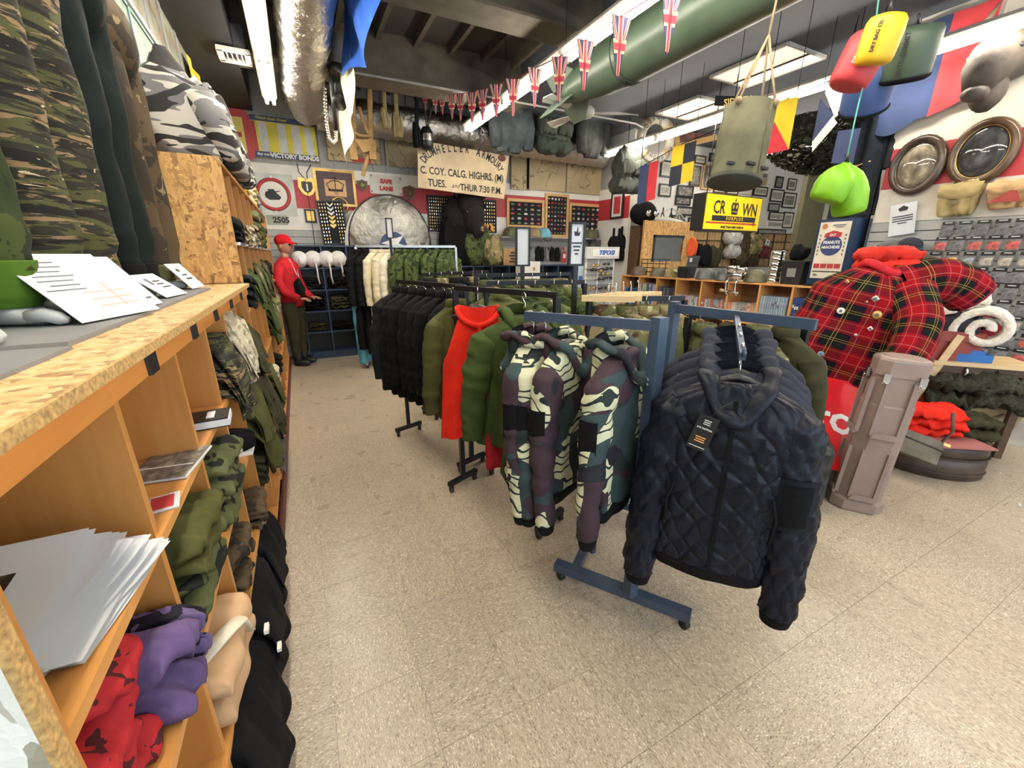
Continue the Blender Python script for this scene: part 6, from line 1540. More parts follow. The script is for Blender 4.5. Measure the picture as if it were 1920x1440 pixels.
# sunglasses display
x, z, W, H = rectY(1127, 474, 58, 22, 4.6)
r = root('sunglasses_display', 'white and grey sunglasses display stand with a TIFOSI header', 'display', (x, 4.6, 0), radians(-4))
part('header', MB().box((0, 0, z), (W, .10, H)), plain('header_grey', (.55, .55, .53), .4), r); part('header_face', MB().box((.04, -.053, z), (W * .78, .006, H * .6)), WHITE, r)
text('TIFOSI', H * .50, r, plain('logo_blue', (.03, .12, .42), .5), .05, z, -.058, bold=.004, shear=.25, sxy=(1.15, 1))
zb = .75
part('back_board', MB().box((-.02, .02, (z - H / 2 + zb) / 2), (W * .88, .02, z - H / 2 - zb)), plain('display_grey', (.36, .36, .35), .4), r)
for s in (-.44, -.08, .40): part('rail', MB().box((s * W, 0, (z - H / 2 + zb) / 2), (.012, .03, z - H / 2 - zb)), WHITE, r)
for k in range(9): part('rung', MB().box((-.02, -.012, zb + .06 + (z - zb - .2) * k / 9), (W * .84, .02, .008)), STEEL, r)
part('stand_base', MB().box((0, 0, .02), (.45, .4, .04)).box((0, 0, .38), (.08, .05, .72)), BLACKM, r)
def shades(label, px, py, m):
    p = onY(px, py, 4.52)
    r = root('sunglasses', label, 'sunglasses', (p.x, 4.55, p.z), radians(-4), 'sunglasses on the display')
    for s in (-1, 1): part('lens', MB().sphere((s * .034, 0, 0), (.028, .008, .02), 10, 7), m, r)
    part('bridge', MB().tube([V((-.062, .003, .012)), V((-.03, 0, .018)), V((.03, 0, .018)), V((.062, .003, .012))], .004, 6), BLACK, r)
rows_ = [(1120, 498), (1140, 495), (1116, 506), (1126, 508), (1136, 505), (1145, 503), (1138, 514), (1130, 523), (1144, 521), (1112, 541), (1122, 541), (1134, 540), (1146, 541)]
for k, (px, py) in enumerate(rows_): shades('dark sunglasses, %s down the TIFOSI stand' % ORD[k], px, py, plain('dark_lens', (.02, .02, .02), .1) if k % 3 else BRASS)
x, z, W, H = rectY(1088, 520, 14, 48, 5.2)
r = root('blue_poster', 'narrow pale blue advertising panel left of the sunglasses stand', 'poster', (x, 5.2, 0), 0); part('sheet', MB().box((0, 0, z), (W, .01, H)), plain('pale_blue_print', (.50, .64, .78), .5), r); part('print', MB().box((0, -.006, z - H * .1), (W * .5, .003, H * .3)), plain('logo_blue', (.03, .12, .42), .5), r); part('stand', MB().box((0, .01, (z - H / 2) / 2), (.04, .02, z - H / 2)), BLACKM, r)
# ------------------------------------------------------------------ right wall and the heap in front of it
XW = XR - .014
def wallR(name, label, cat, cx, cy, w, h, X=XW, group=None, ry=0):
    y, z, W, H = rectX(cx, cy, w, h, X)
    return root(name, label, cat, (X, y, z), 0, group, rot=(0, ry, -pi / 2)), W, H
# oval portraits
for k, (cx, cy, w, h, fm, lb, inner) in enumerate(((1722, 311, 84, 104, plain('dark_walnut', (.06, .04, .028), .25, var=.3), 'oval convex portrait in a dark rippled frame, left one on the red stripe', (.22, .19, .14)), (1845, 286, 96, 100, plain('brown_walnut', (.09, .05, .028), .25, var=.3), 'oval convex portrait in a brown frame with a gilt inner rim, right one', (.055, .055, .055)))):
    y, z, W, H = rectX(cx, cy, w, h, XW)
    W, H = ((.42, .52), (.44, .53))[k]
    r = root('oval_portrait', lb, 'picture', (XW, y, z), -pi / 2)
    disc(r, 'back_plate', W / 2, H / 2, -.012, 0, BLACK)
    fr = [V(((W / 2 - .03) * cos(2 * pi * q / 48), -.03, (H / 2 - .03) * sin(2 * pi * q / 48))) for q in range(48)]
    part('frame', MB().tube(fr, [.035 + (.003 * (q % 2) if k == 0 else 0) for q in range(48)], 10, close=True), fm, r)
    if k: part('gilt_rim', MB().tube([V(((W / 2 - .058) * cos(2 * pi * q / 48), -.045, (H / 2 - .058) * sin(2 * pi * q / 48))) for q in range(48)], .006, 6, close=True), GOLD, r)
    part('convex_glass', MB().lathe([(sqrt(max(0, 1 - (t / 6) ** 2)) if t < 6 else .01, t / 6) for t in range(7)], 36, M=Matrix.Translation((0, -.02, 0)) @ Matrix.Rotation(pi / 2, 4, 'X') @ Matrix.Diagonal((W / 2 - .055, H / 2 - .055, .045, 1))), picture('portrait_%d' % k, [(.3, tuple(c * .35 for c in inner)), (.55, inner), (.75, tuple(min(1, c * 2.2) for c in inner))], 3.2, 4, rough=.06), r)
# canvas pouches
def pouch(label, cx, cy, w, h, m, mark):
    y, z, W, H = rectX(cx, cy, w, h, XW)
    r = root('canvas_satchel', label, 'bag', (XW - .002, y, z), -pi / 2)
    part('bag_body', lump(W, .12, H * .95, 3 + cx % 7, layers=1, crumple=.3, edge=.9, M=Matrix.Translation((0, -.06, -H * .5))), m, r)
    part('flap', MB().grid(lambda u, v: V(((u - .5) * W * (1.02 - .06 * v), -.115 - .03 * sin(v * pi * .8) - .006 * nz(u * 5, v * 4, 1), H * .47 - H * .36 * v - .03 * sin(u * pi) * v)), 14, 8), m, r)
    part('badge_mark', mark(W, H), plain('faded_red', (.36, .06, .05), .8) if 'red' in label else plain('faded_olive', (.18, .15, .08), .8), r)
    for s in (-1, 1): part('strap_end', MB().box((s * W * .46, -.08, H * .25), (.02, .05, .09)), m, r)
CANV = cloth('khaki_canvas', (.36, .28, .13), .2); CANT = cloth('tan_canvas', (.50, .33, .17), .2)
pouch('khaki canvas satchel with a small diamond mark on the right wall', 1805, 375, 78, 62, CANV, lambda W, H: MB().prism([(-.04, -H * .1), (0, -H * .04), (.04, -H * .1), (0, -H * .16)], -.165, -.155))
pouch('tan canvas satchel with a faded red triangle, at the frame edge', 1899, 366, 86, 52, CANT, lambda W, H: MB().prism([(-.10, -H * .28), (.10, -H * .28), (.06, H * .10), (.02, H * .12)], -.165, -.155))
# notice
r, W, H = wallR('notice', 'white notice sheet with a black crown logo on the slat wall', 'sign', 1692, 411, 48, 44, XW - .05, ry=radians(-8))
W = min(W, .26); part('sheet', MB().box((0, 0, 0), (W, .003, .30)), PAPER, r); part('logo', MB().prism([(-.03, .08), (.03, .08), (.04, .105), (0, .13), (-.04, .105)], -.004, -.002), INK, r)
for k in range(4): part('print', MB().box((0, -.003, .03 - .022 * k), (.16 - .03 * (k == 3) * 3, .002, .009)), INK, r)
# packaged patches in rows
CARD = plain('patch_card', (.018, .018, .02), .4); CLR = plain('clear_bag', (.22, .22, .22), .15, var=.3, vs=25)
tones = [plain('patch_a', (.40, .36, .30), .6, var=.5, vs=40), plain('patch_b', (.16, .16, .17), .5, var=.5, vs=40), plain('patch_c', (.48, .10, .09), .6, var=.6, vs=40), plain('patch_d', (.50, .30, .10), .6, var=.6, vs=40), plain('patch_e', (.30, .33, .36), .5, var=.5, vs=40)]
rg = random.Random(4)
pk = []
for m in tones:
    mbc = MB().box((0, 0, .045), (.088, .004, .034)); 
    pk.append((mbc.mesh('header_card', CARD), MB().box((0, 0, .052), (.05, .0045, .007)).mesh('print', WHITEINK), MB().prism([(-.044, -.062), (.044, -.062), (.046, .03), (-.046, .03)], -.008, .004).mesh('clear_bag', CLR), MB().prism([(-.036, -.052), (.036, -.052), (.038, .012), (-.038, .012)], -.011, -.007).mesh('patch', m)))
for rw in range(14):
    z = 1.78 - .135 * rw
    ycol = 1.80 + .012 * rw
    n = 13
    for c in range(n):
        y = ycol - .116 * c
        q = ROT.transposed() @ (V((XW - .04, y, z)) - CAM); px, py = q.x / q.z * F + 960, q.y / q.z * F + 720
        if px > 1990 or py > 800: continue
        if rw > 3 and px < 1800 and rw < 6: pass
        mi = rg.choice([0, 1, 1, 4]) if rw > 2 else rg.choice([1, 1, 2, 0]) if rw < 2 else rg.choice([0, 3, 4])
        if rw in (7, 8): mi = rg.choice([2, 3, 1])
        o = bpy.data.objects.new('patch_pack', None); COL.objects.link(o); o.location = (XW - .022, y, z); o.rotation_euler = (radians(rg.uniform(-3, 3)), radians(rg.uniform(-2, 2)), -pi / 2 + radians(rg.uniform(-9, 9)))
        tag(o, 'carded patch pack, %s row down, %s from the left, on the right wall' % (ORD[rw], ORD[c]), 'patch pack', 'carded patch packs on the right wall')
        for nm, me in zip(('header_card', 'print', 'clear_bag', 'patch'), pk[mi]):
            ch = bpy.data.objects.new(nm, me); COL.objects.link(ch); ch.parent = o
            if nm == 'print': ch.location = (0, -.001, 0)
# moose or boar head at the top right corner
p = onX(1900, 120, XR)
r = root('trophy_head', 'grey-brown mounted animal head at the upper right corner', 'mounted head', (XR - .005, p.y, p.z), -pi / 2)
HIDE = plain('grey_hide', (.085, .068, .056), .75, var=.3, vs=6, bm=.3, bs=30)
part('neck', MB().tube([V((0, 0, .10)), V((0, -.14, .06)), V((-.02, -.28, .0)), V((-.03, -.38, -.10)), V((-.03, -.46, -.24))], [.21, .21, .185, .15, .085], 20), HIDE, r)
part('snout', MB().sphere((-.03, -.46, -.27), (.085, .09, .06), 14, 9), plain('snout_dark', (.08, .065, .055), .5), r)
part('beard', MB().sphere((-.02, -.26, -.22), (.11, .12, .16), 14, 10, fn=shag), HIDE, r)
for s in (-1, 1):
    part('ear', MB().sphere((s * .20 - .02, -.22, .24), (.10, .03, .045), 12, 7), HIDE, r)
    part('eye', MB().sphere((s * .14 - .02, -.36, .02), .026, 8, 6), INK, r)
    part('horn_stub', MB().tube([V((s * .09, -.22, .20)), V((s * .16, -.23, .32)), V((s * .12, -.22, .42))], [.03, .024, .008], 10), plain('horn', (.35, .28, .18), .5), r)
# flag on the wall behind the dry bags
r, W, H = wallR('wall_flag', 'dark blue and red cloth flag hung high on the right wall', 'flag', 1757, 150, 112, 130, XW - .06)
part('blue_field', MB().grid(lambda u, v: V((-.42 + .42 * u, -.01 * sin(u * 9), .50 - (.84 + .05 * sin(u * 5)) * v)), 12, 10), plain('flag_navy', (.03, .05, .13), .85), r)
part('red_field', MB().grid(lambda u, v: V((.0 + .30 * u * (1 - .1 * v), -.012 * sin(u * 8 + 1) - .002, .50 - (.80 - .10 * u) * v)), 12, 10), plain('flag_red', (.48, .04, .05), .85), r)
# dark wool cloths hanging at the wall end
p = onX(1622, 350, XR - .05)
thing('dark_curtain', MB().grid(lambda u, v: V((XR - .06 + .03 * sin(u * 14), 2.44 + .42 * u, 3.3 - 2.0 * v)), 24, 10).grid(lambda u, v: V((XR - .02 + .03 * sin(u * 14), 2.44 + .42 * u, 3.3 - 2.0 * v)), 24, 10), cloth('near_black_wool', (.014, .018, .026)), 'near-black wool curtain hanging at the end of the right wall', 'curtain')
r = root('kilt_uniform', 'dark dress uniform jacket and plaid kilt hanging beside the curtain', 'uniform', (XR + .05, 2.66, 2.98), -pi / 2)
build_garment(r, cloth('dress_tunic', (.018, .02, .026)), L=.55, sw=.17, dep=.07, slv=.5, seed=2, collar=BLACKC)
part('kilt', MB().grid(lambda u, v: V(((.17 + .06 * v) * cos(2 * pi * u), (.08 + .05 * v) * sin(2 * pi * u) + .006 * sin(u * 60), -.52 - .5 * v)), 60, 6, uv=(1.2, .5)), camo('dark_plaid', (.02, .022, .03), [('wave', (.05, .05, .07), 3, .6, (6, 6, 0), 0, None), ('wave', (.10, .05, .06), 4, .93, (0, 0, 6), 0, None)]), r)
part('gold_braid', MB().tube([V((-.12, -.12, -.50)), V((0, -.13, -.53)), V((.12, -.12, -.50))], .008, 6), GOLD, r)

# ---- baseball caps on hooks near the machine
for k, (px, py, w, m, lb) in enumerate(((1672, 462, .24, GREYC, 'grey wool cap on top of the small hat pile'), (1706, 458, .20, plain('navy_felt', (.018, .02, .03), .9), 'dark navy cap right of the grey one'), (1690, 482, .24, BLACKC, 'black cap beneath the grey one'), (1720, 488, .26, plain('olive_felt', (.06, .06, .03), .9), 'olive cap at the bottom of the hat pile'))):
    p = onX(px, py, XR - .16)
    r = root('peaked_hat', lb, 'cap', p + V((0, 0, -.06)), -pi / 2 + .5 * (k == 1))
    part('crown', MB().sphere((0, 0, .05), (w * .5, w * .5, .075), 18, 10), m, r)
    part('peak', MB().grid(lambda u, v: V(((u - .5) * w * .9 * (1 - .3 * v * v), -w * .42 - w * .35 * v, .03 - .03 * v)), 8, 4).grid(lambda u, v: V(((u - .5) * w * .9 * (1 - .3 * v * v), -w * .42 - w * .35 * v, .022 - .03 * v)), 8, 4), m, r)
    part('wall_hook', MB().tube([V((0, w * .4, .04)), V((0, .158, .05))], .006, 6), STEEL, r)

# ------------------------------------------------------------------ the tartan jacket heap
TY = 1.62
tc_ = V((2.95, 1.42, 0))
# trunk / board pile that carries it
def dz(px, py, d): return deep(px, py, d)
# tailor's dummy under the tartan jacket
c = V((3.36, 1.72, 0))
r = root('tartan_jacket', 'red tartan jacket with tin badges draped over a dummy', 'jacket', (c.x, c.y, 0), 0, rot=(0, radians(13), radians(-60)))
wv = V((cos(radians(-60)), sin(radians(-60)), 0)); 
def torso(u, v):
    a = 2 * pi * u
    z = 1.50 - 1.25 * v
    hw = .05 + .24 * min(1, (v / .15)) ** .6 + .10 * v
    hd = .05 + .11 * min(1, (v / .15)) ** .6 + .07 * v
    q = 1 + .07 * sin(6 * a + 4 * v) * v + .10 * nz(cos(a) * 2, sin(a) * 2, v * 6) + .05 * (.3 - abs(nz(cos(a) * 4, sin(a) * 4, v * 9)))
    return V((hw * sp(cos(a), .8) * q, hd * sp(sin(a), .8) * q, z))
part('body', MB().grid(torso, 64, 40, uv=(1.8, 1.25)), M_TARTAN, r)
def slv(pts, rads, lab):
    mb = MB(); n = 22; pts = [V(p) for p in pts]; P = []
    for a, b in zip(pts[:-1], pts[1:]):
        for k in range(6): P.append(a.lerp(b, k / 6))
    P.append(pts[-1])
    for _ in range(3): P = [P[0]] + [(P[i - 1] + P[i] * 2 + P[i + 1]) / 4 for i in range(1, len(P) - 1)] + [P[-1]]
    m = len(P)
    R_ = [rads[0] + (rads[1] - rads[0]) * i / (m - 1) for i in range(m)]
    pr = None; rows = []
    for i, p in enumerate(P):
        t = (P[min(i + 1, m - 1)] - P[max(i - 1, 0)]).normalized(); uu = V((0, 1, 0)) if pr is None else pr
        a = (uu - t * uu.dot(t)).normalized(); pr = a; b = t.cross(a); rows.append((p, a, b, R_[i]))
    L = sum((P[i + 1] - P[i]).length for i in range(m - 1))
    def f(u, v):
        x = v * (m - 1); i = min(int(x), m - 2); fr = x - i
        p0, a0, b0, r0 = rows[i]; p1, a1, b1, r1 = rows[i + 1]
        aa = 2 * pi * u; rr = (r0 + (r1 - r0) * fr) * (1 + .06 * nz(cos(aa) * 2, sin(aa) * 2, v * 6))
        return p0.lerp(p1, fr) + (a0.lerp(a1, fr) * cos(aa) + b0.lerp(b1, fr) * sin(aa)) * rr
    return mb.grid(f, 24, m - 1, uv=(2 * pi * rads[0], L))
part('sleeve', slv([(.20, -.04, 1.40), (.30, -.20, 1.24), (.30, -.34, 1.04), (.24, -.38, .86)], (.125, .10), ''), M_TARTAN, r)
part('sleeve', slv([(.12, .06, 1.40), (.30, .14, 1.50), (.42, .18, 1.50), (.54, .22, 1.46)], (.15, .135), ''), M_TARTAN, r)
part('collar', MB().tube([V((.10 * cos(t), .08 * sin(t), 1.50 + .02 * sin(2 * t))) for t in [2 * pi * k / 16 for k in range(16)]], .028, 8, close=True), cloth('red_wool', (.46, .02, .03)), r)
part('cuff', MB().tube([V((.53, .22, 1.463)), V((.57, .23, 1.445)), V((.575, .23, 1.443))], [.135, .12, .09], 14), cloth('dark_red_knit', (.25, .012, .02)), r)
rgb = random.Random(9)
for k, (px, py, w, m, nm) in enumerate(((1585, 525, .03, GOLD, 'enamel_pin'), (1577, 582, .045, WHITEINK, 'enamel_pin'), (1648, 562, .05, plain('silver_pin', (.5, .5, .42), .3, .7), 'enamel_pin'), (1645, 592, .055, GOLD, 'tin_badge'), (1627, 620, .035, WHITEINK, 'enamel_pin'), (1543, 664, .04, plain('blue_pin', (.15, .3, .42), .3), 'tin_badge'), (1623, 562, .02, GOLD, 'enamel_pin'), (1607, 632, .018, WHITEINK, 'enamel_pin'))):
    # nearest point of the jacket body seen along this line
    d = ray(px, py).normalized(); best = None
    Mi = rootM(r)
    for v in [x / 40 for x in range(3, 40)]:
        for u in [x / 96 for x in range(96)]:
            q = Mi @ torso(u, v); w_ = q - CAM; t = w_.dot(d); e = (w_ - d * t).length
            if e < .02 and (best is None or t < best[0]): best = (t, q)
    if best:
        q = best[1] - d * .012; n = (CAM - q); n.z = 0; n.normalize()
        o = root(nm, '%s badge pinned on the tartan jacket, %s counted from the collar' % ('gold' if m is GOLD else 'white' if m is WHITEINK else 'coloured', ORD[k]), 'badge', q, math.atan2(n.y, n.x) + pi / 2, 'badges on the tartan jacket')
        part('face', MB().lathe([(w / 2, 0), (w / 2, .004), (w * .35, .008), (.002, .009)], 16 if nm == 'tin_badge' or k % 2 else 4, M=Matrix.Rotation(pi / 2, 4, 'X')), m, o)
        part('motif', MB().sphere((0, -.009, 0), (w * .2, .003, w * .22), 8, 5), INKG, o)
rb = cloth('red_bright_wool', (.55, .03, .02))
soft('red_garment', 'bright red wool cap behind the tartan jacket collar', 'cap', rb, rootM(r) @ V((.04, .13, 1.47)), radians(-60), .36, .2, .16, 4, layers=2, edge=.6)
part('dummy_stand', MB().tube([V((0, 0, .02)), V((0, 0, 1.45))], .03, 10).lathe([(.26, 0), (.26, .02), (.04, .05)], 20), BLACKM, r)
# dark red card fan, trunk
q = deep(1772, 610, 3.45)
r = root('beret', 'dark red felt semicircle sticking out behind the tartan sleeve', 'felt', q, radians(-60))
part('felt', MB().prism([(.36 * cos(t) , .26 * sin(t) - .1) for t in [pi * k / 20 for k in range(21)]], -.012, .012), cloth('maroon_felt', (.17, .012, .018)), r)
# brown-pink tube case
def octa(w, d, ch): return [(-w / 2 + ch, -d / 2), (w / 2 - ch, -d / 2), (w / 2, -d / 2 + ch), (w / 2, d / 2 - ch), (w / 2 - ch, d / 2), (-w / 2 + ch, d / 2), (-w / 2, d / 2 - ch), (-w / 2, -d / 2 + ch)]
b0 = onZ(1605, 955, 0)
CASE = plain('case_taupe', (.27, .195, .17), .5, var=.06, bm=.15, bs=200)
rzc = radians(-52)
r = root('transport_case', 'tall taupe moulded transport case standing in front of the tartan jacket', 'case', (b0.x + .05, b0.y + .05, 0), 0, rot=(radians(0), radians(2.5), rzc))
Hc = 0.0
top = onX(1665, 650, 0) if False else None
Hc = .99
def loft(mb, secs):
    return mb.rings([[V((x, y, z)) for x, y in octa(w, d, ch)] for z, w, d, ch in secs], True, 0, False)
part('shell', loft(MB(), [(0, .255, .22, .05), (.015, .27, .235, .055), (.07, .27, .235, .055), (.08, .24, .21, .06), (.70, .235, .205, .06), (.71, .22, .19, .05), (Hc - .11, .22, .19, .05)]), CASE, r)
lid = part('lid', loft(MB(), [(Hc - .108, .235, .205, .05), (Hc - .02, .24, .21, .05), (Hc - .006, .23, .20, .05), (Hc, .21, .18, .05)]), CASE, r)
part('lid_recess', loft(MB(), [(Hc, .18, .15, .045), (Hc + .006, .17, .14, .045)]), CASE, lid)
for x0_, y0_, ang in ((0, -.107, 0), (-.122, 0, -pi / 2)):
    for z0_, z1_ in ((.10, .42), (.52, .86)):
        part('recessed_rib', MB().box((-.062, 0, (z0_ + z1_) / 2), (.022, .02, z1_ - z0_)).box((.062, 0, (z0_ + z1_) / 2), (.022, .02, z1_ - z0_)).prism([(-.07, z0_ - .012), (.07, z0_ - .012), (.05, z0_ + .02), (-.05, z0_ + .02)], -.016, .0), CASE, r).matrix_local = Matrix.Translation((x0_, y0_, 0)) @ Matrix.Rotation(ang, 4, 'Z')
for x, y, ang in ((-.08, -.107, 0), (.08, -.107, 0), (-.122, .03, -pi / 2)):
    la = part('latch', MB().box((0, -.006, 0), (.032, .016, .055)).tube([V((-.01, -.018, -.015)), V((0, -.022, -.028)), V((.01, -.018, -.015))], .004, 6), STEEL, r)
    la.matrix_local = Matrix.Translation((x, y, Hc - .115)) @ Matrix.Rotation(ang, 4, 'Z')
# jerry can
jc = onZ(1535, 945, 0)
r = root('jerry_can', 'dark worn jerry can standing between the navy jackets and the tall case', 'jerry can', (jc.x + .02, jc.y + .12, 0), radians(-50))
JM = plain('jerry_black', (.035, .037, .036), .45, var=.6, vs=14)
part('can', loft(MB(), [(0, .15, .30, .03), (.02, .165, .33, .03), (.38, .165, .33, .03), (.42, .15, .26, .03)]), JM, r)
for x in (-.04, 0, .04): part('handle', MB().tube([V((x, -.10, .41)), V((x, -.08, .465)), V((x, .04, .465)), V((x, .07, .41))], .010, 8), JM, r)
part('spout', MB().tube([V((0, .11, .39)), V((0, .15, .45))], [.035, .03], 12), JM, r)
for s in (-1, 1): part('side_rib', MB().bar((s * .083, -.12, .08), (s * .083, .12, .34), .012, .03).bar((s * .083, .12, .08), (s * .083, -.12, .34), .012, .03), JM, r)
# STOP sign lying behind
sc = deep(1562, 792, 2.75)
r = root('stop_sign', 'red STOP sign leaning behind the jerry can', 'sign', (sc.x, sc.y, sc.z), radians(-42), rot=(radians(-40), radians(10), radians(-36)))
part('plate', MB().prism([(.36 * cos(radians(22.5 + 45 * k)), .36 * sin(radians(22.5 + 45 * k))) for k in range(8)], -.004, 0), plain('stop_red', (.62, .012, .02), .3), r)
text('STOP', .19, r, WHITEINK, .0, -.01, -.006, bold=.009, sxy=(1.0, 1))
# red painted wooden trunk / cart behind
tk = deep(1738, 705, 3.35)
r = root('storage_chest', 'brick red wooden trunk on end with a pale strap, right of the tall case', 'trunk', (tk.x, tk.y, .38), radians(-46))
RW = wood('brick_red_wood', (.20, .03, .018), (.30, .05, .03), .5)
part('board', MB().box((0, 0, .30), (.44, .20, .60)), RW, r)
for z in (.05, .56): part('batten', MB().box((0, -.108, z), (.44, .018, .06)), RW, r)
part('pale_strap', MB().bar((.06, -.122, .58), (-.10, -.122, .05), .05, .012, 0, (0, -1, 0)), PINE, r)
part('hasp', MB().tube([V((.16, -.10, .36)), V((.16, -.14, .30)), V((.14, -.11, .22))], .012, 8), STEEL, r)
thing('trunk_stand', MB().box((tk.x, tk.y, .355), (.6, .5, .04)).box((tk.x - .24, tk.y - .18, .17), (.05, .05, .34)).box((tk.x + .24, tk.y - .18, .17), (.05, .05, .34)).box((tk.x - .24, tk.y + .18, .17), (.05, .05, .34)).box((tk.x + .24, tk.y + .18, .17), (.05, .05, .34)), DKWOOD, 'dark low stand under the red trunk', 'stand')
# round drum
dc = onZ(1770, 890, 0)
r = root('leather_hat_box', 'dark brown oval leather case on the floor at right', 'case', (dc.x + .05, dc.y + .12, 0), radians(-50))
LB = plain('brown_leather', (.060, .038, .028), .45, var=.3, vs=7)
part('drum', MB().lathe([(.25, 0), (.265, .01), (.265, .16), (.245, .165), (.26, .175), (.26, .24), (.24, .26), (.02, .265)], 40, sx=1.15, sy=.85), LB, r)
for z in (.05, .165): part('seam_band', MB().tube([V((.268 * 1.15 * cos(2 * pi * k / 40), .268 * .85 * sin(2 * pi * k / 40), z)) for k in range(40)], .005, 6, close=True), LB, r)
ZD = .268
soft('red_blanket', 'folded bright red blanket on the brown oval case', 'blanket', REDC, (dc.x + .02, dc.y + .20, ZD), radians(-50), .38, .30, .20, 5, layers=3, edge=.6)
soft('wool_blanket', 'rolled olive blanket with dark straps at the right of the red one', 'blanket', DOLIVE, (dc.x + .24, dc.y + .02, ZD), radians(-50), .26, .26, .15, 8, layers=2, edge=.6)
thing('pink_folder', MB().box((0, 0, .006), (.34, .24, .012)), plain('dusty_pink_card', (.36, .13, .12), .6), 'dusty pink folder under the red blanket', 'folder', None, (dc.x - .03, dc.y + .0, ZD + .002), radians(-35))
st_ = deep(1720, 835, 2.75)
r = root('book_satchel', 'grey canvas satchel with leather edges slung in front of the red blanket', 'bag', st_ + V((0, 0, -.09)), 0, rot=(radians(-25), radians(18), radians(-46)))
part('bag_body', MB().box((0, 0, .08), (.24, .06, .16)), cloth('grey_canvas', (.15, .13, .10)), r); part('binding', MB().tube([V((-.12, -.032, .11)), V((.12, -.032, .10))], .006, 6), LB, r); part('strap', MB().tube([V((.11, 0, .15)), V((.17, .02, .26)), V((.15, .05, .40))], .012, 6, flat=.4), LB, r); part('buckle', MB().box((.13, -.03, .15), (.04, .01, .02)), BRASS, r)
thing('medal_ribbon', MB().box((0, 0, .09), (.035, .01, .18)), plain('ribbon_white', (.7, .7, .66), .6), 'white and green ribbon tucked behind the tall case', 'ribbon', None, deep(1692, 790, 2.75) + V((0, 0, -.06)), 0, rot=(0, radians(-35), radians(-45)))
# sheepskin roll on a peg
q = deep(1848, 612, 3.1)
r = root('sheepskin_jacket', 'rolled cream sheepskin with a navy lining in front of the patch wall', 'sheepskin', q, radians(-75))
sp_pts = [V(((.03 + .014 * t) * cos(t), 0, (.03 + .014 * t) * sin(t) - .02)) for t in [k * .35 for k in range(30)]]
part('fleece_roll', MB().tube(sp_pts, .030, 8).tube([p + V((0, .08, 0)) for p in sp_pts], .030, 8).tube([p + V((0, -.08, 0)) for p in sp_pts], .030, 8), SHEEP, r)
part('fleece_flap', lump(.30, .16, .09, 3, layers=1, crumple=.4, edge=.6, M=Matrix.Translation((-.14, 0, .10)) @ Matrix.Rotation(radians(-18), 4, 'Y')), SHEEP, r)
part('navy_lining', lump(.30, .18, .20, 6, layers=1, crumple=.3, edge=.6, M=Matrix.Translation((-.17, 0, -.10))), plain('navy_lining', (.022, .022, .035), .8), r)
part('peg_arm', MB().bar((.0, .0, -.02), (-.1, .9, -.02), .02, .02), BLACKM, r)
# side table with blue box
q = deep(1825, 668, 3.25); zt_ = q.z - .02
r = root('side_table', 'narrow wooden table holding a blue box below the patch wall', 'table', (q.x, q.y, 0), radians(-50))
part('table_top', MB().box((0, 0, zt_ - .015), (.62, .40, .03)), PINE, r); part('apron', MB().box((0, 0, zt_ - .06), (.56, .34, .06)), DKWOOD, r)
for sx in (-1, 1):
    for sy in (-1, 1): part('leg', MB().box((sx * .26, sy * .15, (zt_ - .09) / 2), (.045, .045, zt_ - .09)), DKWOOD, r)
b_ = deep(1815, 652, 3.2)
r2 = root('blue_box', 'bright blue plastic tray on the narrow table', 'tray', (b_.x, b_.y, zt_), radians(-50))
part('tray', MB().box((0, 0, .03), (.24, .18, .06)).box((0, -.06, .075), (.14, .05, .03)), plain('bright_blue', (.02, .13, .42), .4), r2)
soft('dark_net', 'dark green bundle of netting under the narrow table top', 'netting', plain('net_dark', (.035, .035, .02), .95, var=.5, vs=50, bm=.8), (q.x - .05, q.y - .08, zt_ - .36), radians(-50), .70, .4, .24, 4, layers=2, crumple=.6, edge=.8)
# carved wooden settee end
q = deep(1805, 775, 3.3)
r = root('carved_panel', 'carved pale wooden panel with a scrolled end leaning behind the red trunk', 'carved panel', (q.x, q.y, q.z - .18), radians(-42))
CW = plain('limed_carving', (.33, .25, .14), .7, var=.3, vs=12)
part('panel', MB().prism([(-.42, 0), (.22, 0), (.30, .08), (.36, .26), (.34, .36), (.20, .30), (.05, .22), (-.42, .20)], -.015, .015), CW, r)
part('scroll_edge', MB().tube([V((.22, -.02, 0)), V((.31, -.02, .09)), V((.37, -.02, .27)), V((.34, -.02, .37)), V((.20, -.02, .31)), V((.05, -.02, .23)), V((-.42, -.02, .205))], .022, 8).tube([V((.24 + (.05 - .0035 * k) * cos(k * .5), -.02, -.05 + (.05 - .0035 * k) * sin(k * .5))) for k in range(13)], .02, 8), CW, r)
part('carved_leaf', MB().tube([V((-.3, -.02, .08)), V((-.1, -.025, .12)), V((.05, -.025, .08)), V((.14, -.02, .14)), V((.25, -.02, .20))], .012, 6).tube([V((-.2, -.02, .05)), V((0, -.025, .05)), V((.12, -.025, .04))], .010, 6), CW, r)
thing('low_stool', MB().box((q.x, q.y, (q.z - .24) / 2), (.5, .3, max(.05, q.z - .25))), DKWOOD, 'dark low chest behind the red trunk', 'chest')
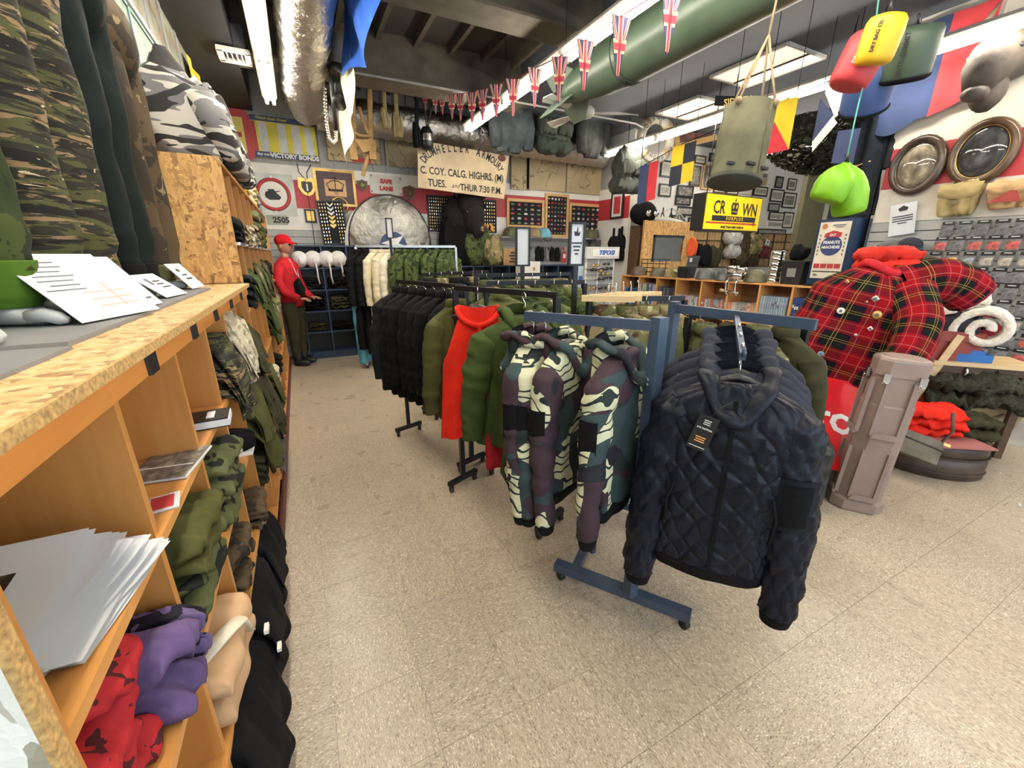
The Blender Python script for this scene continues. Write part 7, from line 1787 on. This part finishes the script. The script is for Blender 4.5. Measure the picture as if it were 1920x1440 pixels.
# grey fur bundle and white board at the right edge
soft('fur_bundle', 'grey and black fur bundle on the floor at the right edge', 'fur', plain('grey_fur', (.10, .10, .10), .95, var=.8, vs=14, bm=1.0, bs=90), onZ(1905, 815, 0) + V((.1, .1, .002)), radians(-50), .5, .5, .24, 3, layers=1, crumple=.7, edge=.9)
thing('white_base_board', MB().box((XR - .16, .8, .22), (.30, 2.4, .44)), plain('white_gloss', (.66, .64, .60), .4), 'white low base cabinet under the patch wall', 'cabinet')
thing('paper_scrap', MB().box((0, 0, .0015), (.05, .012, .002)), PAPER, 'small white scrap of paper on the floor at right', 'paper', None, onZ(1912, 947, .003), .3)
# tool wall piece
thing('ski_pole_handle', MB().bar((0, 0, 0), (.02, .05, .42), .05, .02), plain('dark_rubber', (.05, .052, .05), .7), 'dark grey blade-like case behind the tartan shoulder', 'case', None, deep(1497, 690, 3.1), radians(-40))
# ------------------------------------------------------------------ things hung from the ceiling
def wire(r, p, q, rad=.003, m=None): return part('hanging_cord', MB().tube([p, q], rad, 5), m or BLACKM, r)
# practice bomb
BGREEN = plain('bomb_green', (.055, .085, .055), .4, var=.25, vs=3)
zb_ = 3.30; xb_ = 2.98
yb0 = 5.25
yb0 = onX(1055, 178, xb_).y
zt = onX(1055, 178, xb_).z
zt = min(zt, 3.42)
r = root('practice_bomb', 'green painted practice bomb with tail fins hung under the ceiling', 'bomb', (xb_, yb0, zt), 0)
RB_ = .235
part('casing', MB().lathe([(.05, 0), (.10, .05), (.16, .35), (RB_ * .92, .75), (RB_, 1.1), (RB_, 3.0), (RB_ * .9, 3.4), (.02, 3.9)], 32, M=Matrix.Rotation(pi / 2, 4, 'X')), BGREEN, r)
for k in (1.1, 1.16): part('casing_band', MB().tube([V((RB_ * 1.005 * cos(2 * pi * t / 32), -k, RB_ * 1.005 * sin(2 * pi * t / 32))) for t in range(32)], .008, 6, close=True), plain('band_dark', (.02, .03, .022), .5), r)
for k in range(4):
    a = pi / 4 + pi / 2 * k
    M = Matrix.Rotation(a, 4, 'Y')
    part('tail_fin', MB().add([(.06, .12, -.004), (.34, .10, -.004), (.34, -.14, -.004), (.12, -.42, -.004), (.06, .12, .004), (.34, .10, .004), (.34, -.14, .004), (.12, -.42, .004)], [(0, 1, 2, 3), (7, 6, 5, 4), (0, 4, 5, 1), (1, 5, 6, 2), (2, 6, 7, 3), (3, 7, 4, 0)], M=M), plain('fin_green', (.13, .17, .13), .45), r)
for y in (-1.25, -2.8): part('sling', MB().tube([V((0, y, RB_)), V((0, y, ZC2 - zt))], .008, 6), BLACKM, r)
for y in (-.8, -1.5): part('lug', MB().box((-RB_ * .7, y, RB_ * .72), (.06, .05, .03)), WHITE, r)
# ceiling fan
fc = onZ(1096, 212, 3.18)
r = root('ceiling_fan', 'white three-bladed ceiling fan below the bomb', 'fan', (fc.x, fc.y, 3.18), 0)
FW = plain('fan_white', (.55, .54, .50), .45)
part('motor', MB().lathe([(.02, -.05), (.09, -.045), (.12, -.01), (.12, .03), (.09, .06), (.03, .07)], 24), FW, r); part('rod', MB().tube([V((0, 0, .06)), V((0, 0, ZC2 - 3.18))], .014, 10), FW, r)
for k in range(3):
    a = radians((-14, 96, 196)[k]); M = Matrix.Rotation(a, 4, 'Z')
    part('blade', MB().add([(.10, -.05, 0), (.40, -.075, .02), (.66, -.08, .0), (.70, -.03, .02), (.66, .06, .045), (.40, .06, .03), (.10, .04, .012), (.10, -.05, -.008), (.40, -.075, .012), (.66, -.08, -.008), (.70, -.03, .012), (.66, .06, .037), (.40, .06, .022), (.10, .04, .004)], [(0, 1, 2, 3, 4, 5, 6), (13, 12, 11, 10, 9, 8, 7)] + [(i, i + 7, (i + 1) % 7 + 7, (i + 1) % 7) for i in range(7)], M=M), FW, r)
# union flag bunting
cord = []
bp = [(796, 170), (815, 172), (828, 174), (846, 176), (862, 176), (884, 173), (904, 168), (930, 158), (962, 148), (1003, 128), (1050, 106), (1098, 75), (1165, 30), (1262, -30)]
dep_ = [5.4, 5.2, 5.1, 4.95, 4.8, 4.6, 4.4, 4.15, 3.9, 3.6, 3.3, 3.05, 2.8, 2.5]
P = [deep(px, py, d) for (px, py), d in zip(bp, dep_)]
hts = [34, 38, 38, 44, 46, 54, 54, 58, 66, 68, 78, 88, 104, 116]
cs = thing('bunting_cord', MB().tube([deep(650, 142, 5.6)] + P, .004, 6), plain('red_cord', (.25, .04, .05), .8), 'dark red cord carrying the flag bunting across the ceiling', 'cord')
FR, FB, FWt = plain('flag_crimson', (.40, .03, .06), .8), plain('flag_navy2', (.05, .04, .11), .8), plain('flag_cream', (.72, .56, .36), .8)
ZF = []
for k, (p, h) in enumerate(zip(P, hts)):
    d = dep_[k]; H = h / F * d * .98; W = H * .42
    nrm = (P[min(k + 1, len(P) - 1)] - P[max(k - 1, 0)]); ang = math.atan2(nrm.y, nrm.x) + radians(rg.uniform(-14, 14)) + pi * (nrm.x < 0) + (0.55 if k > 6 else .25)
    ang = radians(-25 + rg.uniform(-18, 18))
    r = root('flag_pennant', 'Union flag pennant, %s from the far end of the bunting' % ORD[k], 'pennant', p, ang, 'Union flag pennants on the bunting')
    def tri(pts, y0, y1): return MB().prism([(x * W, -z * H) for x, z in pts], y0, y1)
    part('cloth', tri([(-.5, 0), (.5, 0), (.07, .93), (0, 1), (-.07, .93)], -.0015, .0015), FB, r)
    for y0, y1 in ((-.0035, -.0015), (.0015, .0035)):
        part('cream_cross', tri([(-.13, 0), (.13, 0), (.07, .93), (-.07, .93)], y0, y1), FWt, r)
        part('cream_cross', tri([(-.34, .36), (.34, .36), (.24, .58), (-.24, .58)], y0, y1), FWt, r)
        for s in (-1, 1): part('cream_ray', tri([(s * .50, 0), (s * .36, 0), (s * .10, .40), (s * .18, .44)], y0, y1), FWt, r)
    for y0, y1 in ((-.005, -.0035), (.0035, .005)):
        part('red_cross', tri([(-.075, 0), (.075, 0), (.045, .95), (-.045, .95)], y0, y1), FR, r)
        part('red_cross', tri([(-.31, .42), (.31, .42), (.27, .53), (-.27, .53)], y0, y1), FR, r)
        for s in (-1, 1): part('red_ray', tri([(s * .46, 0), (s * .41, 0), (s * .15, .36), (s * .19, .38)], y0, y1), FR, r)
# life ring
x, z, W, H = rectY(1230, 261, 66, 84, 5.7)
r = root('life_ring', 'old grey-white life ring hung in front of the photo room', 'life ring', (x, 5.7, z), radians(-8))
RR = W * .46
part('ring', MB().tube([V(((RR * .82) * cos(2 * pi * k / 40), 0, (RR * .82) * sin(2 * pi * k / 40))) for k in range(40)], RR * .20, 12, close=True), plain('weathered_white', (.50, .47, .40), .7, var=.25, vs=8), r)
for a in (45, 135, 225, 315): part('rope_band', MB().tube([V(((RR * .82) * cos(radians(a + t)), 0, (RR * .82) * sin(radians(a + t)))) for t in (-7, 0, 7)], RR * .215, 12), plain('band_tan', (.45, .32, .18), .8), r)
for k, ch in enumerate('QUEEN OF'):
    a = radians(150 - 17 * k); text(ch, RR * .22, r, INKG, RR * .82 * cos(a), RR * .82 * sin(a), -RR * .21, bold=.002, rx=a - pi / 2)
for k, ch in enumerate('VANCOUVER'):
    a = radians(215 + 15 * k); text(ch, RR * .19, r, INKG, RR * .82 * cos(a), RR * .82 * sin(a), -RR * .21, bold=.002, rx=a + pi / 2)
wire(r, V((0, 0, RR)), V((0, 0, ZC2 - z)))
# framed picture tilted behind the ring
x, z, W, H = rectY(1302, 240, 66, 84, 6.0)
r = root('framed_picture', 'brown wooden framed picture hanging tilted near the ceiling', 'picture', (x, 6.0, z), 0, rot=(0, radians(-14), radians(-10)))
framed(r, W, H * .8, FRAMEW, plain('maroon_canvas', (.16, .06, .05), .6, var=.4), .09, .04)
wire(r, V((-W * .2, 0, H * .4)), V((0, .1, ZC2 - z))); wire(r, V((W * .2, 0, H * .4)), V((0.05, .1, ZC2 - z)))
# signal flags on a line
def sflag(label, px0, py0, w, h, d, rz, cells, skew=0.0):
    p = deep(px0, py0, d); W = w / F * d; H = h / F * d
    r = root('signal_flag', label, 'flag', p, rz)
    for nm, poly, m in cells:
        mb = MB(); n = 6
        mb.prism([((x - .5) * W, -z_ * H - skew * (x) * W) for x, z_ in poly], -.003, .003)
        part(nm, mb, m, r)
    for s in (-.45, .45): wire(r, V((s * W, 0, 0)), V((s * W, 0, ZC2 - p.z)))
    return r
SY, SB, SR, SN = plain('signal_yellow', (.82, .55, .02), .8), plain('signal_black', (.02, .025, .035), .8), plain('signal_red', (.60, .03, .04), .8), plain('signal_navy', (.035, .05, .12), .8)
Q = [[(0, 0), (.5, 0), (.5, .5), (0, .5)], [(.5, 0), (1, 0), (1, .5), (.5, .5)], [(0, .5), (.5, .5), (.5, 1), (0, 1)], [(.5, .5), (1, .5), (1, 1), (.5, 1)]]
sflag('yellow and black quartered signal flag', 1283, 276, 44, 68, 4.9, radians(-24), [('yellow_quarter', Q[0], SY), ('black_quarter', Q[1], SB), ('black_quarter', Q[2], SB), ('yellow_quarter', Q[3], SY)], -.25)
sflag('navy and red halved signal flag', 1217, 312, 34, 66, 5.4, radians(-24), [('navy_half', [(0, 0), (.5, 0), (.5, 1), (0, 1)], SN), ('red_half', [(.5, 0), (1, 0), (1, 1), (.5, 1)], SR)], -.3)
sflag('yellow and red diagonal signal flag right of the canvas bucket', 1464, 196, 62, 88, 3.6, radians(-24), [('yellow_half', [(0, 0), (1, 0), (1, 1)], SY), ('red_half', [(0, 0), (1, 1), (0, 1)], SR)], -.22)
sflag('navy and white forked signal flag behind the red bag', 1566, 150, 40, 120, 3.9, radians(-30), [('navy_half', [(0, .25), (.75, .5), (0, .85)], SN), ('white_half', [(.2, 0), (1, .2), (1, .5), (.8, .55), (1, .62), (.1, 1), (0, .85), (.75, .5), (.15, .18)], WHITE)], -.1)
sflag('dark navy flag hanging beside the far wall', 1592, 245, 40, 60, 3.9, radians(-30), [('navy_half', [(0, 0), (1, 0), (1, 1), (0, .9)], SN)], -.1)
thing('flag_line', MB().tube([deep(1185, 325, 5.6), deep(1210, 308, 5.4), deep(1283, 268, 4.9), deep(1340, 245, 4.5), deep(1464, 190, 3.6), deep(1560, 150, 3.5)], .005, 6), BLACKM, 'dark line carrying the signal flags', 'line')
# canvas bucket
ct = deep(1390, 250, 2.55)
r = root('canvas_bucket', 'large olive canvas bucket hung by ropes from the ceiling', 'bucket', (ct.x, ct.y, ct.z - .28), 0, rot=(radians(-7), radians(9), radians(-20)))
CB = cloth('olive_canvas', (.125, .12, .075), .15)
Hb = .44; Rb = .156
part('canvas_side', MB().lathe([(Rb * 1.02, 0), (Rb * 1.0, .03), (Rb * .97, Hb * .5), (Rb * .95, Hb), (Rb * .93, Hb), (Rb * .95, Hb * .5), (Rb * .97, .03)], 36), CB, r)
part('canvas_base', MB().lathe([(Rb * 1.03, -.008), (Rb * 1.05, 0), (Rb * 1.03, .012)], 36), plain('dark_canvas_base', (.05, .05, .04), .8), r)
for a in (-1.3, .9, 2.9): part('seam', MB().tube([V((Rb * 1.005 * cos(a), Rb * 1.005 * sin(a), .02)), V((Rb * .98 * cos(a), Rb * .98 * sin(a), Hb * .5)), V((Rb * .96 * cos(a), Rb * .96 * sin(a), Hb))], .006, 6), CB, r)
for k in range(4): a = -2.4 + .7 * k; part('toggle', MB().box((Rb * 1.05 * cos(a), Rb * 1.05 * sin(a), .06), (.05, .02, .015)), BLACK, r)
kn = V((0.02, 0, Hb + .42))
ROPE = plain('rope_tan', (.30, .22, .13), .9)
for k in range(4):
    a = .5 + pi / 2 * k; b = V((Rb * .95 * cos(a), Rb * .95 * sin(a), Hb - .01))
    part('rope', MB().tube([b, b.lerp(kn, .5), kn], .007, 6), ROPE, r); part('rope_knot', MB().sphere(b, .022, 8, 6), ROPE, r)
part('hanging_rope', MB().tube([kn, V((0.02, 0, ZC2 - ct.z + .28))], .007, 6), ROPE, r)
r = root('cap_tally', 'dark cap ribbon lettered SIDNEY behind the canvas bucket', 'ribbon', deep(1378, 190, 3.3), radians(-22)); part('ribbon', MB().box((0, 0, 0), (.34, .006, .07)), BLACKC, r); wire(r, V((0, 0, .03)), V((0, 0, ZC2 - r.location.z))); text('SIDNEY', .07, r, plain('tally_gold', (.55, .38, .12), .6), .02, 0, -.005, bold=.001, rx=.15)
# stuff sacks
def sack(label, p0, p1, rad, m, d0, d1=None, base=None, name='stuff_sack', txt=None, group=None, cr=.05):
    a, b = deep(*p0, d0), deep(*p1, d1 or d0); ax = (b - a); L = ax.length; ax.normalize()
    Rm = ax.to_track_quat('Z', 'Y').to_matrix().to_4x4(); Rm.translation = a
    r = root(name, label, 'sack', a, 0, group, rot=Rm.to_euler())
    n = 24; rs = []
    for t, q in (((0, .10), (.02, .55), (.06, .86), (.14, .98), (.35, 1.02)) if cr < .1 else ((0, .12), (.05, .2), (.12, .42), (.24, .74), (.42, .97))) + ( (.6, 1.0), (.85, .97), (.95, .9), (.99, .78), (1.0, .3)):
        rs.append([V((rad * q * cos(x) * (1 + cr * nz(cos(x) * 2, t * 5, rad * 50) + cr * .6 * (.3 - abs(nz(x * 1.6, t * 6, 1)))), rad * q * sin(x) * (1 + cr * nz(sin(x) * 2, t * 5, 3)), L * t)) for x in [2 * pi * j / n for j in range(n)]])
    part('sack_body', MB().rings(rs), m, r)
    if base: part('sack_base', MB().lathe([(rad * 1.02, L * .90), (rad * .98, L * .95), (rad * .80, L * 1.0), (rad * .2, L * 1.012)], n), base, r)
    part('drawcord', MB().tube([V((0, 0, 0)), V((.01, 0, -.05))], .008, 6), BLACK, r)
    if txt:
        v = Rm.to_3x3().inverted() @ (CAM - (a + b) / 2).normalized(); v.z = 0; v.normalize()
        e = bpy.data.objects.new('lettering_mount', None)
        yv = -v; zv = V((0, 0, 1)); xv = yv.cross(zv)
        t = text(txt, rad * .25, r, INK if m.name != 'sack_red' else WHITEINK, 0, 0, 0, bold=.001)
        Mt = Matrix((xv, yv, zv)).transposed()
        # run the lettering along the sack
        Rt = Mt @ Matrix.Rotation(pi / 2, 3, 'Y')
        t.rotation_euler = Rt.to_euler(); t.location = V((0, 0, L * .5)) + v * rad * 1.06 + (xv * rad * .25)
    return r
SRD = plain('sack_red', (.50, .035, .045), .55, bm=.2, bs=12); SYL = plain('sack_yellow', (.72, .44, .015), .5, bm=.15, bs=12); SGN = plain('sack_green', (.055, .085, .055), .5, bm=.2, bs=12); SBL = plain('sack_blue', (.045, .09, .25), .55, bm=.2, bs=12); SLM = plain('sack_lime', (.19, .45, .008), .5, bm=.4, bs=10)
sack('dark red stuff sack, left of the hanging dry bags', (1640, 62), (1586, 165), .105, SRD, 2.25, 2.35, txt='DRY BAG')
sack('yellow dry bag at the top of the hanging bags', (1668, 25), (1634, 122), .088, SYL, 2.1, 2.2, txt='DRY BAG 12L')
sack('dark green dry bag with lettering, right of the yellow one', (1722, 45), (1692, 155), .125, SGN, 2.35, 2.5, BLACKC, txt='SEA TO SUMMIT')
sack('blue stuff sack with a black base, below the other bags', (1640, 115), (1617, 212), .135, SBL, 2.55, 2.75, BLACKC)
sack('lime green stuff sack, left one of the hanging pair', (1585, 305), (1546, 378), .092, SLM, 2.28, 2.36, cr=.2)
sack('lime green stuff sack, right one of the hanging pair', (1590, 305), (1592, 402), .088, SLM, 2.33, 2.42, cr=.2)
p0, p1 = deep(1635, 0, 2.2), deep(1586, 305, 2.3)
thing('bag_cord', MB().tube([deep(1655, -60, 2.2), deep(1637, 80, 2.3), deep(1605, 215, 2.3), p1], .004, 6), plain('teal_cord', (.08, .35, .28), .6), 'thin teal cord holding the lime green sacks', 'cord')
# camouflage net hung under the far ceiling
NET = plain('net_leaf', (.032, .032, .02), .8, var=.5, vs=30)
rg = random.Random(8); mb = MB()
for k in range(5200):
    u, v = rg.random(), rg.random()
    px = 1440 + 190 * u; py = 190 + 60 * (1 - u) * .6 + 120 * v * (.6 + .4 * sin(u * pi)) 
    d = 4.5 + 1.3 * (1 - u) + .5 * sin(v * 5 + u * 4) + rg.uniform(-.12, .12)
    p = deep(px, py, d)
    if p.z > ZC2 - .02: p.z = ZC2 - .02 - rg.random() * .3
    s = rg.uniform(.02, .05); a = rg.uniform(0, 6.28); b = rg.uniform(-.8, .8)
    e1 = V((cos(a), sin(a), b * .6)) * s; e2 = V((-sin(a), cos(a), rg.uniform(-.8, .8))) * s * .7
    mb.add([p - e1, p + e2, p + e1 * .9, p - e2], [(0, 1, 2, 3)])
thing('camouflage_net', mb, NET, 'dark leafy camouflage net draped under the ceiling beyond the bookcase', 'netting', kind='stuff')
# ---- items hanging in front of the back-wall duct
WEB = cloth('tan_webbing', (.45, .29, .13), .15); KH = cloth('khaki_webbing', (.32, .26, .13), .2)
def strap(r, a, b, w, m, n=4, sag=0): part('strap', MB().tube([a.lerp(b, k / n) + V((sag * sin(pi * k / n), 0, 0)) for k in range(n + 1)], w, 6, flat=.2), m, r)
YH = 6.42
c = onY(683, 255, YH)
r = root('webbing_set', 'tan leather webbing harness hanging in front of the foil duct', 'harness', (c.x, YH, c.z), 0)
def L_(px, py): q = onY(px, py, YH); return V((q.x - c.x, 0, q.z - c.z))
strap(r, L_(659, 140), L_(664, 262), .035, WEB); strap(r, L_(692, 146), L_(695, 262), .035, WEB); wire(r, L_(659, 141), V((L_(659, 141).x, 0, ZC - c.z)), .01, WEB); strap(r, L_(672, 200), L_(690, 250), .025, WEB); strap(r, L_(692, 285), L_(680, 330), .025, WEB)
part('belt', MB().tube([L_(660, 248), L_(675, 255), L_(695, 256)], .05, 8, flat=.4), WEB, r)
part('holster', MB().prism([(L_(664, 262).x, L_(664, 262).z), (L_(698, 264).x, L_(698, 264).z), (L_(692, 284).x, L_(692, 284).z), (L_(680, 288).x, L_(680, 288).z)], -.06, -.0), WEB, r)
part('pouch', MB().box(L_(662, 281), (.09, .05, .24)), WEB, r); part('pouch', MB().box(L_(698, 281), (.09, .05, .24)), WEB, r)
for k, (x0, y0, x1, y1, w_, h_, m, lb) in enumerate(((718, 150, 722, 225, 16, 34, KH, 'khaki canvas pouch on a strap, left of the next one'), (740, 154, 745, 238, 18, 42, KH, 'khaki canvas pouch on a strap, right of its neighbour'), (782, 160, 781, 255, 13, 44, DGREEN, 'dark green canteen cover hanging from a strap'))):
    c = onY(x1, y1, YH)
    r = root('canvas_pouch', lb, 'pouch', (c.x, YH, c.z), 0); strap(r, L_(x0, y0), L_(x1, y1), .03, m)
    x, z, W, H = rectY(x1, y1, w_, h_, YH); part('pouch_body', lump(W, .12, H, k + 3, layers=1, crumple=.3, edge=.9, M=Matrix.Translation((0, 0, -H * .5))), m, r)
c = onY(800, 258, YH)
r = root('black_lantern', 'black lantern hanging by straps over the armoury board', 'lantern', (c.x, YH, c.z), 0)
strap(r, L_(790, 160), L_(802, 245), .018, BLACK); strap(r, L_(815, 164), L_(801, 245), .018, BLACK)
part('lantern_body', MB().lathe([(.05, .13), (.085, .08), (.09, -.10), (.07, -.15), (.02, -.16)], 16), BLACK, r); part('lantern_glass', MB().lathe([(.092, .04), (.094, -.05)], 16, cap=False), STEEL, r)
c = onY(893, 300, 6.9)
r = root('enamel_jug', 'grey canvas water bag and spouts hung over the middle of the armoury board', 'jug', (c.x, 6.95, c.z), 0)
part('jug_body', MB().lathe([(.17, -.2), (.18, -.18), (.16, .1), (.12, .17), (.1, .18)], 20, sy=.6), plain('jug_grey', (.42, .40, .33), .6, var=.2), r)
part('spout', MB().tube([V((-.13, 0, 0)), V((-.26, 0, .12)), V((-.36, 0, .2))], [.06, .05, .05], 12), plain('jug_grey', (.42, .40, .33), .6, var=.2), r); part('handle', MB().tube([V((.15, 0, .1)), V((.26, 0, .02)), V((.24, 0, -.12)), V((.15, 0, -.15))], .014, 8), plain('jug_grey', (.42, .40, .33), .6), r)
wire(r, V((0, 0, .17)), V((0, -.1, .6)))
# grey-green garments hung near the ceiling
for k, (px, py, w, h, m, lb) in enumerate(((958, 240, 66, 96, cloth('bluegrey_wool', (.10, .12, .13)), 'blue-grey coat hung high in front of the back wall, left'), (1035, 245, 60, 90, cloth('greygreen_canvas', (.085, .10, .08)), 'grey-green pack hung high in front of the back wall, middle'), (1110, 252, 46, 90, cloth('darkgrey_canvas', (.08, .088, .082)), 'dark grey jacket hung high in front of the back wall, right'), (1174, 320, 46, 86, cloth('greyolive_canvas', (.09, .10, .085)), 'grey-green rucksack hung below the right-hand light row'))):
    Yg = 6.38 if k < 3 else 5.75
    x, z, W, H = rectY(px, py, w, h, Yg)
    r = root('hanging_rucksack' if k % 2 else 'hanging_coat', lb, 'rucksack' if k % 2 else 'coat', (x, Yg, z), 0)
    if k in (0, 2): 
        b = MB(); part('body', lump(W, .2, H, k, layers=1, crumple=.35, edge=.9, M=Matrix.Translation((0, 0, -H * .5))), m, r)
        for s in (-1, 1): part('sleeve', MB().tube([V((s * W * .40, -.02, H * .40)), V((s * W * .48, -.04, 0)), V((s * W * .45, -.05, -H * .42))], [.10, .10, .08], 12), m, r)
    else:
        part('body', lump(W, .28, H * .7, k, layers=1, crumple=.35, edge=.9, M=Matrix.Translation((0, 0, -H * .3))), m, r)
        part('lower_pack', lump(W * 1.08, .30, H * .34, k + 2, layers=1, crumple=.35, edge=.9, M=Matrix.Translation((0, -.02, -H * .52))), m, r)
        for s in (-1, 1): part('pocket', lump(W * .42, .12, H * .34, k + 5, layers=1, crumple=.3, edge=.9, M=Matrix.Translation((s * W * .24, -.16, -H * .16))), m, r)
    wire(r, V((0, 0, H * .4)), V((0, 0, (ZC if x < XS else ZC2) - z)), .006)
# blue and white cloth, boots and chain beside the first duct
a, b = onY(600, 0, 4.0), onY(598, 220, 5.6)
r = root('parachute_panel', 'blue and white cloth hanging along the foil duct', 'cloth', (.68, 4.7, 3.2), 0)
part('blue_cloth', MB().grid(lambda u, v: V((-.02 + .05 * sin(u * 8 + v * 3) + .03 * v, -1.5 + 1.7 * u, .50 - (.62 + .12 * sin(u * 5)) * v)), 20, 10), cloth('royal_blue_cloth', (.03, .12, .55), .12), r)
part('white_cloth', MB().grid(lambda u, v: V((.03 * sin(u * 9 + v * 4), -.1 + 1.1 * u, .10 - (.48 + .25 * u) * v)), 16, 10), CREAMC, r)
for k, (px, py, lb) in enumerate(((632, 110, 'black snow boot with a grey cuff hung by a cord beside the duct, upper'), (636, 165, 'black snow boot hung lower beside the duct'))):
    p = onY(px, py, 5.3)
    r = root('hanging_boot', lb, 'boot', p, radians(-20))
    part('shaft', MB().tube([V((0, 0, -.12)), V((0, 0, .04)), V((.02, 0, .20))], [.07, .07, .085], 14), GREYC if k == 0 else BLACK, r); part('foot', MB().sphere((.0, -.07, -.15), (.065, .15, .07), 14, 9), BLACK, r)
    wire(r, V((.02, 0, .2)), V((0, 0, ZC - p.z)))
p = onY(620, 150, 5.2)
r = root('rifle_sling', 'black gun-like bar hanging beside the duct', 'bar', p, 0); part('bar', MB().tube([V((0, 0, -.45)), V((.01, 0, .45))], .022, 8), BLACK, r); wire(r, V((.01, 0, .45)), V((.01, 0, ZC - p.z)))
c = onY(616, 235, 5.6)
r = root('bead_chain', 'looped silver chain hanging below the boots', 'chain', (c.x, 5.6, c.z), 0)
pts = [onY(px, py, 5.6) - V((c.x, 5.6, c.z)) for px, py in ((609, 165), (610, 200), (613, 235), (618, 260), (624, 268), (630, 262), (630, 240), (628, 215))]
for k in range(len(pts) - 1):
    for j in range(5):
        q = pts[k].lerp(pts[k + 1], j / 5); part('link', MB().sphere(q, .022, 7, 5), CHROME, r)
print('OBJS', len(bpy.data.objects))
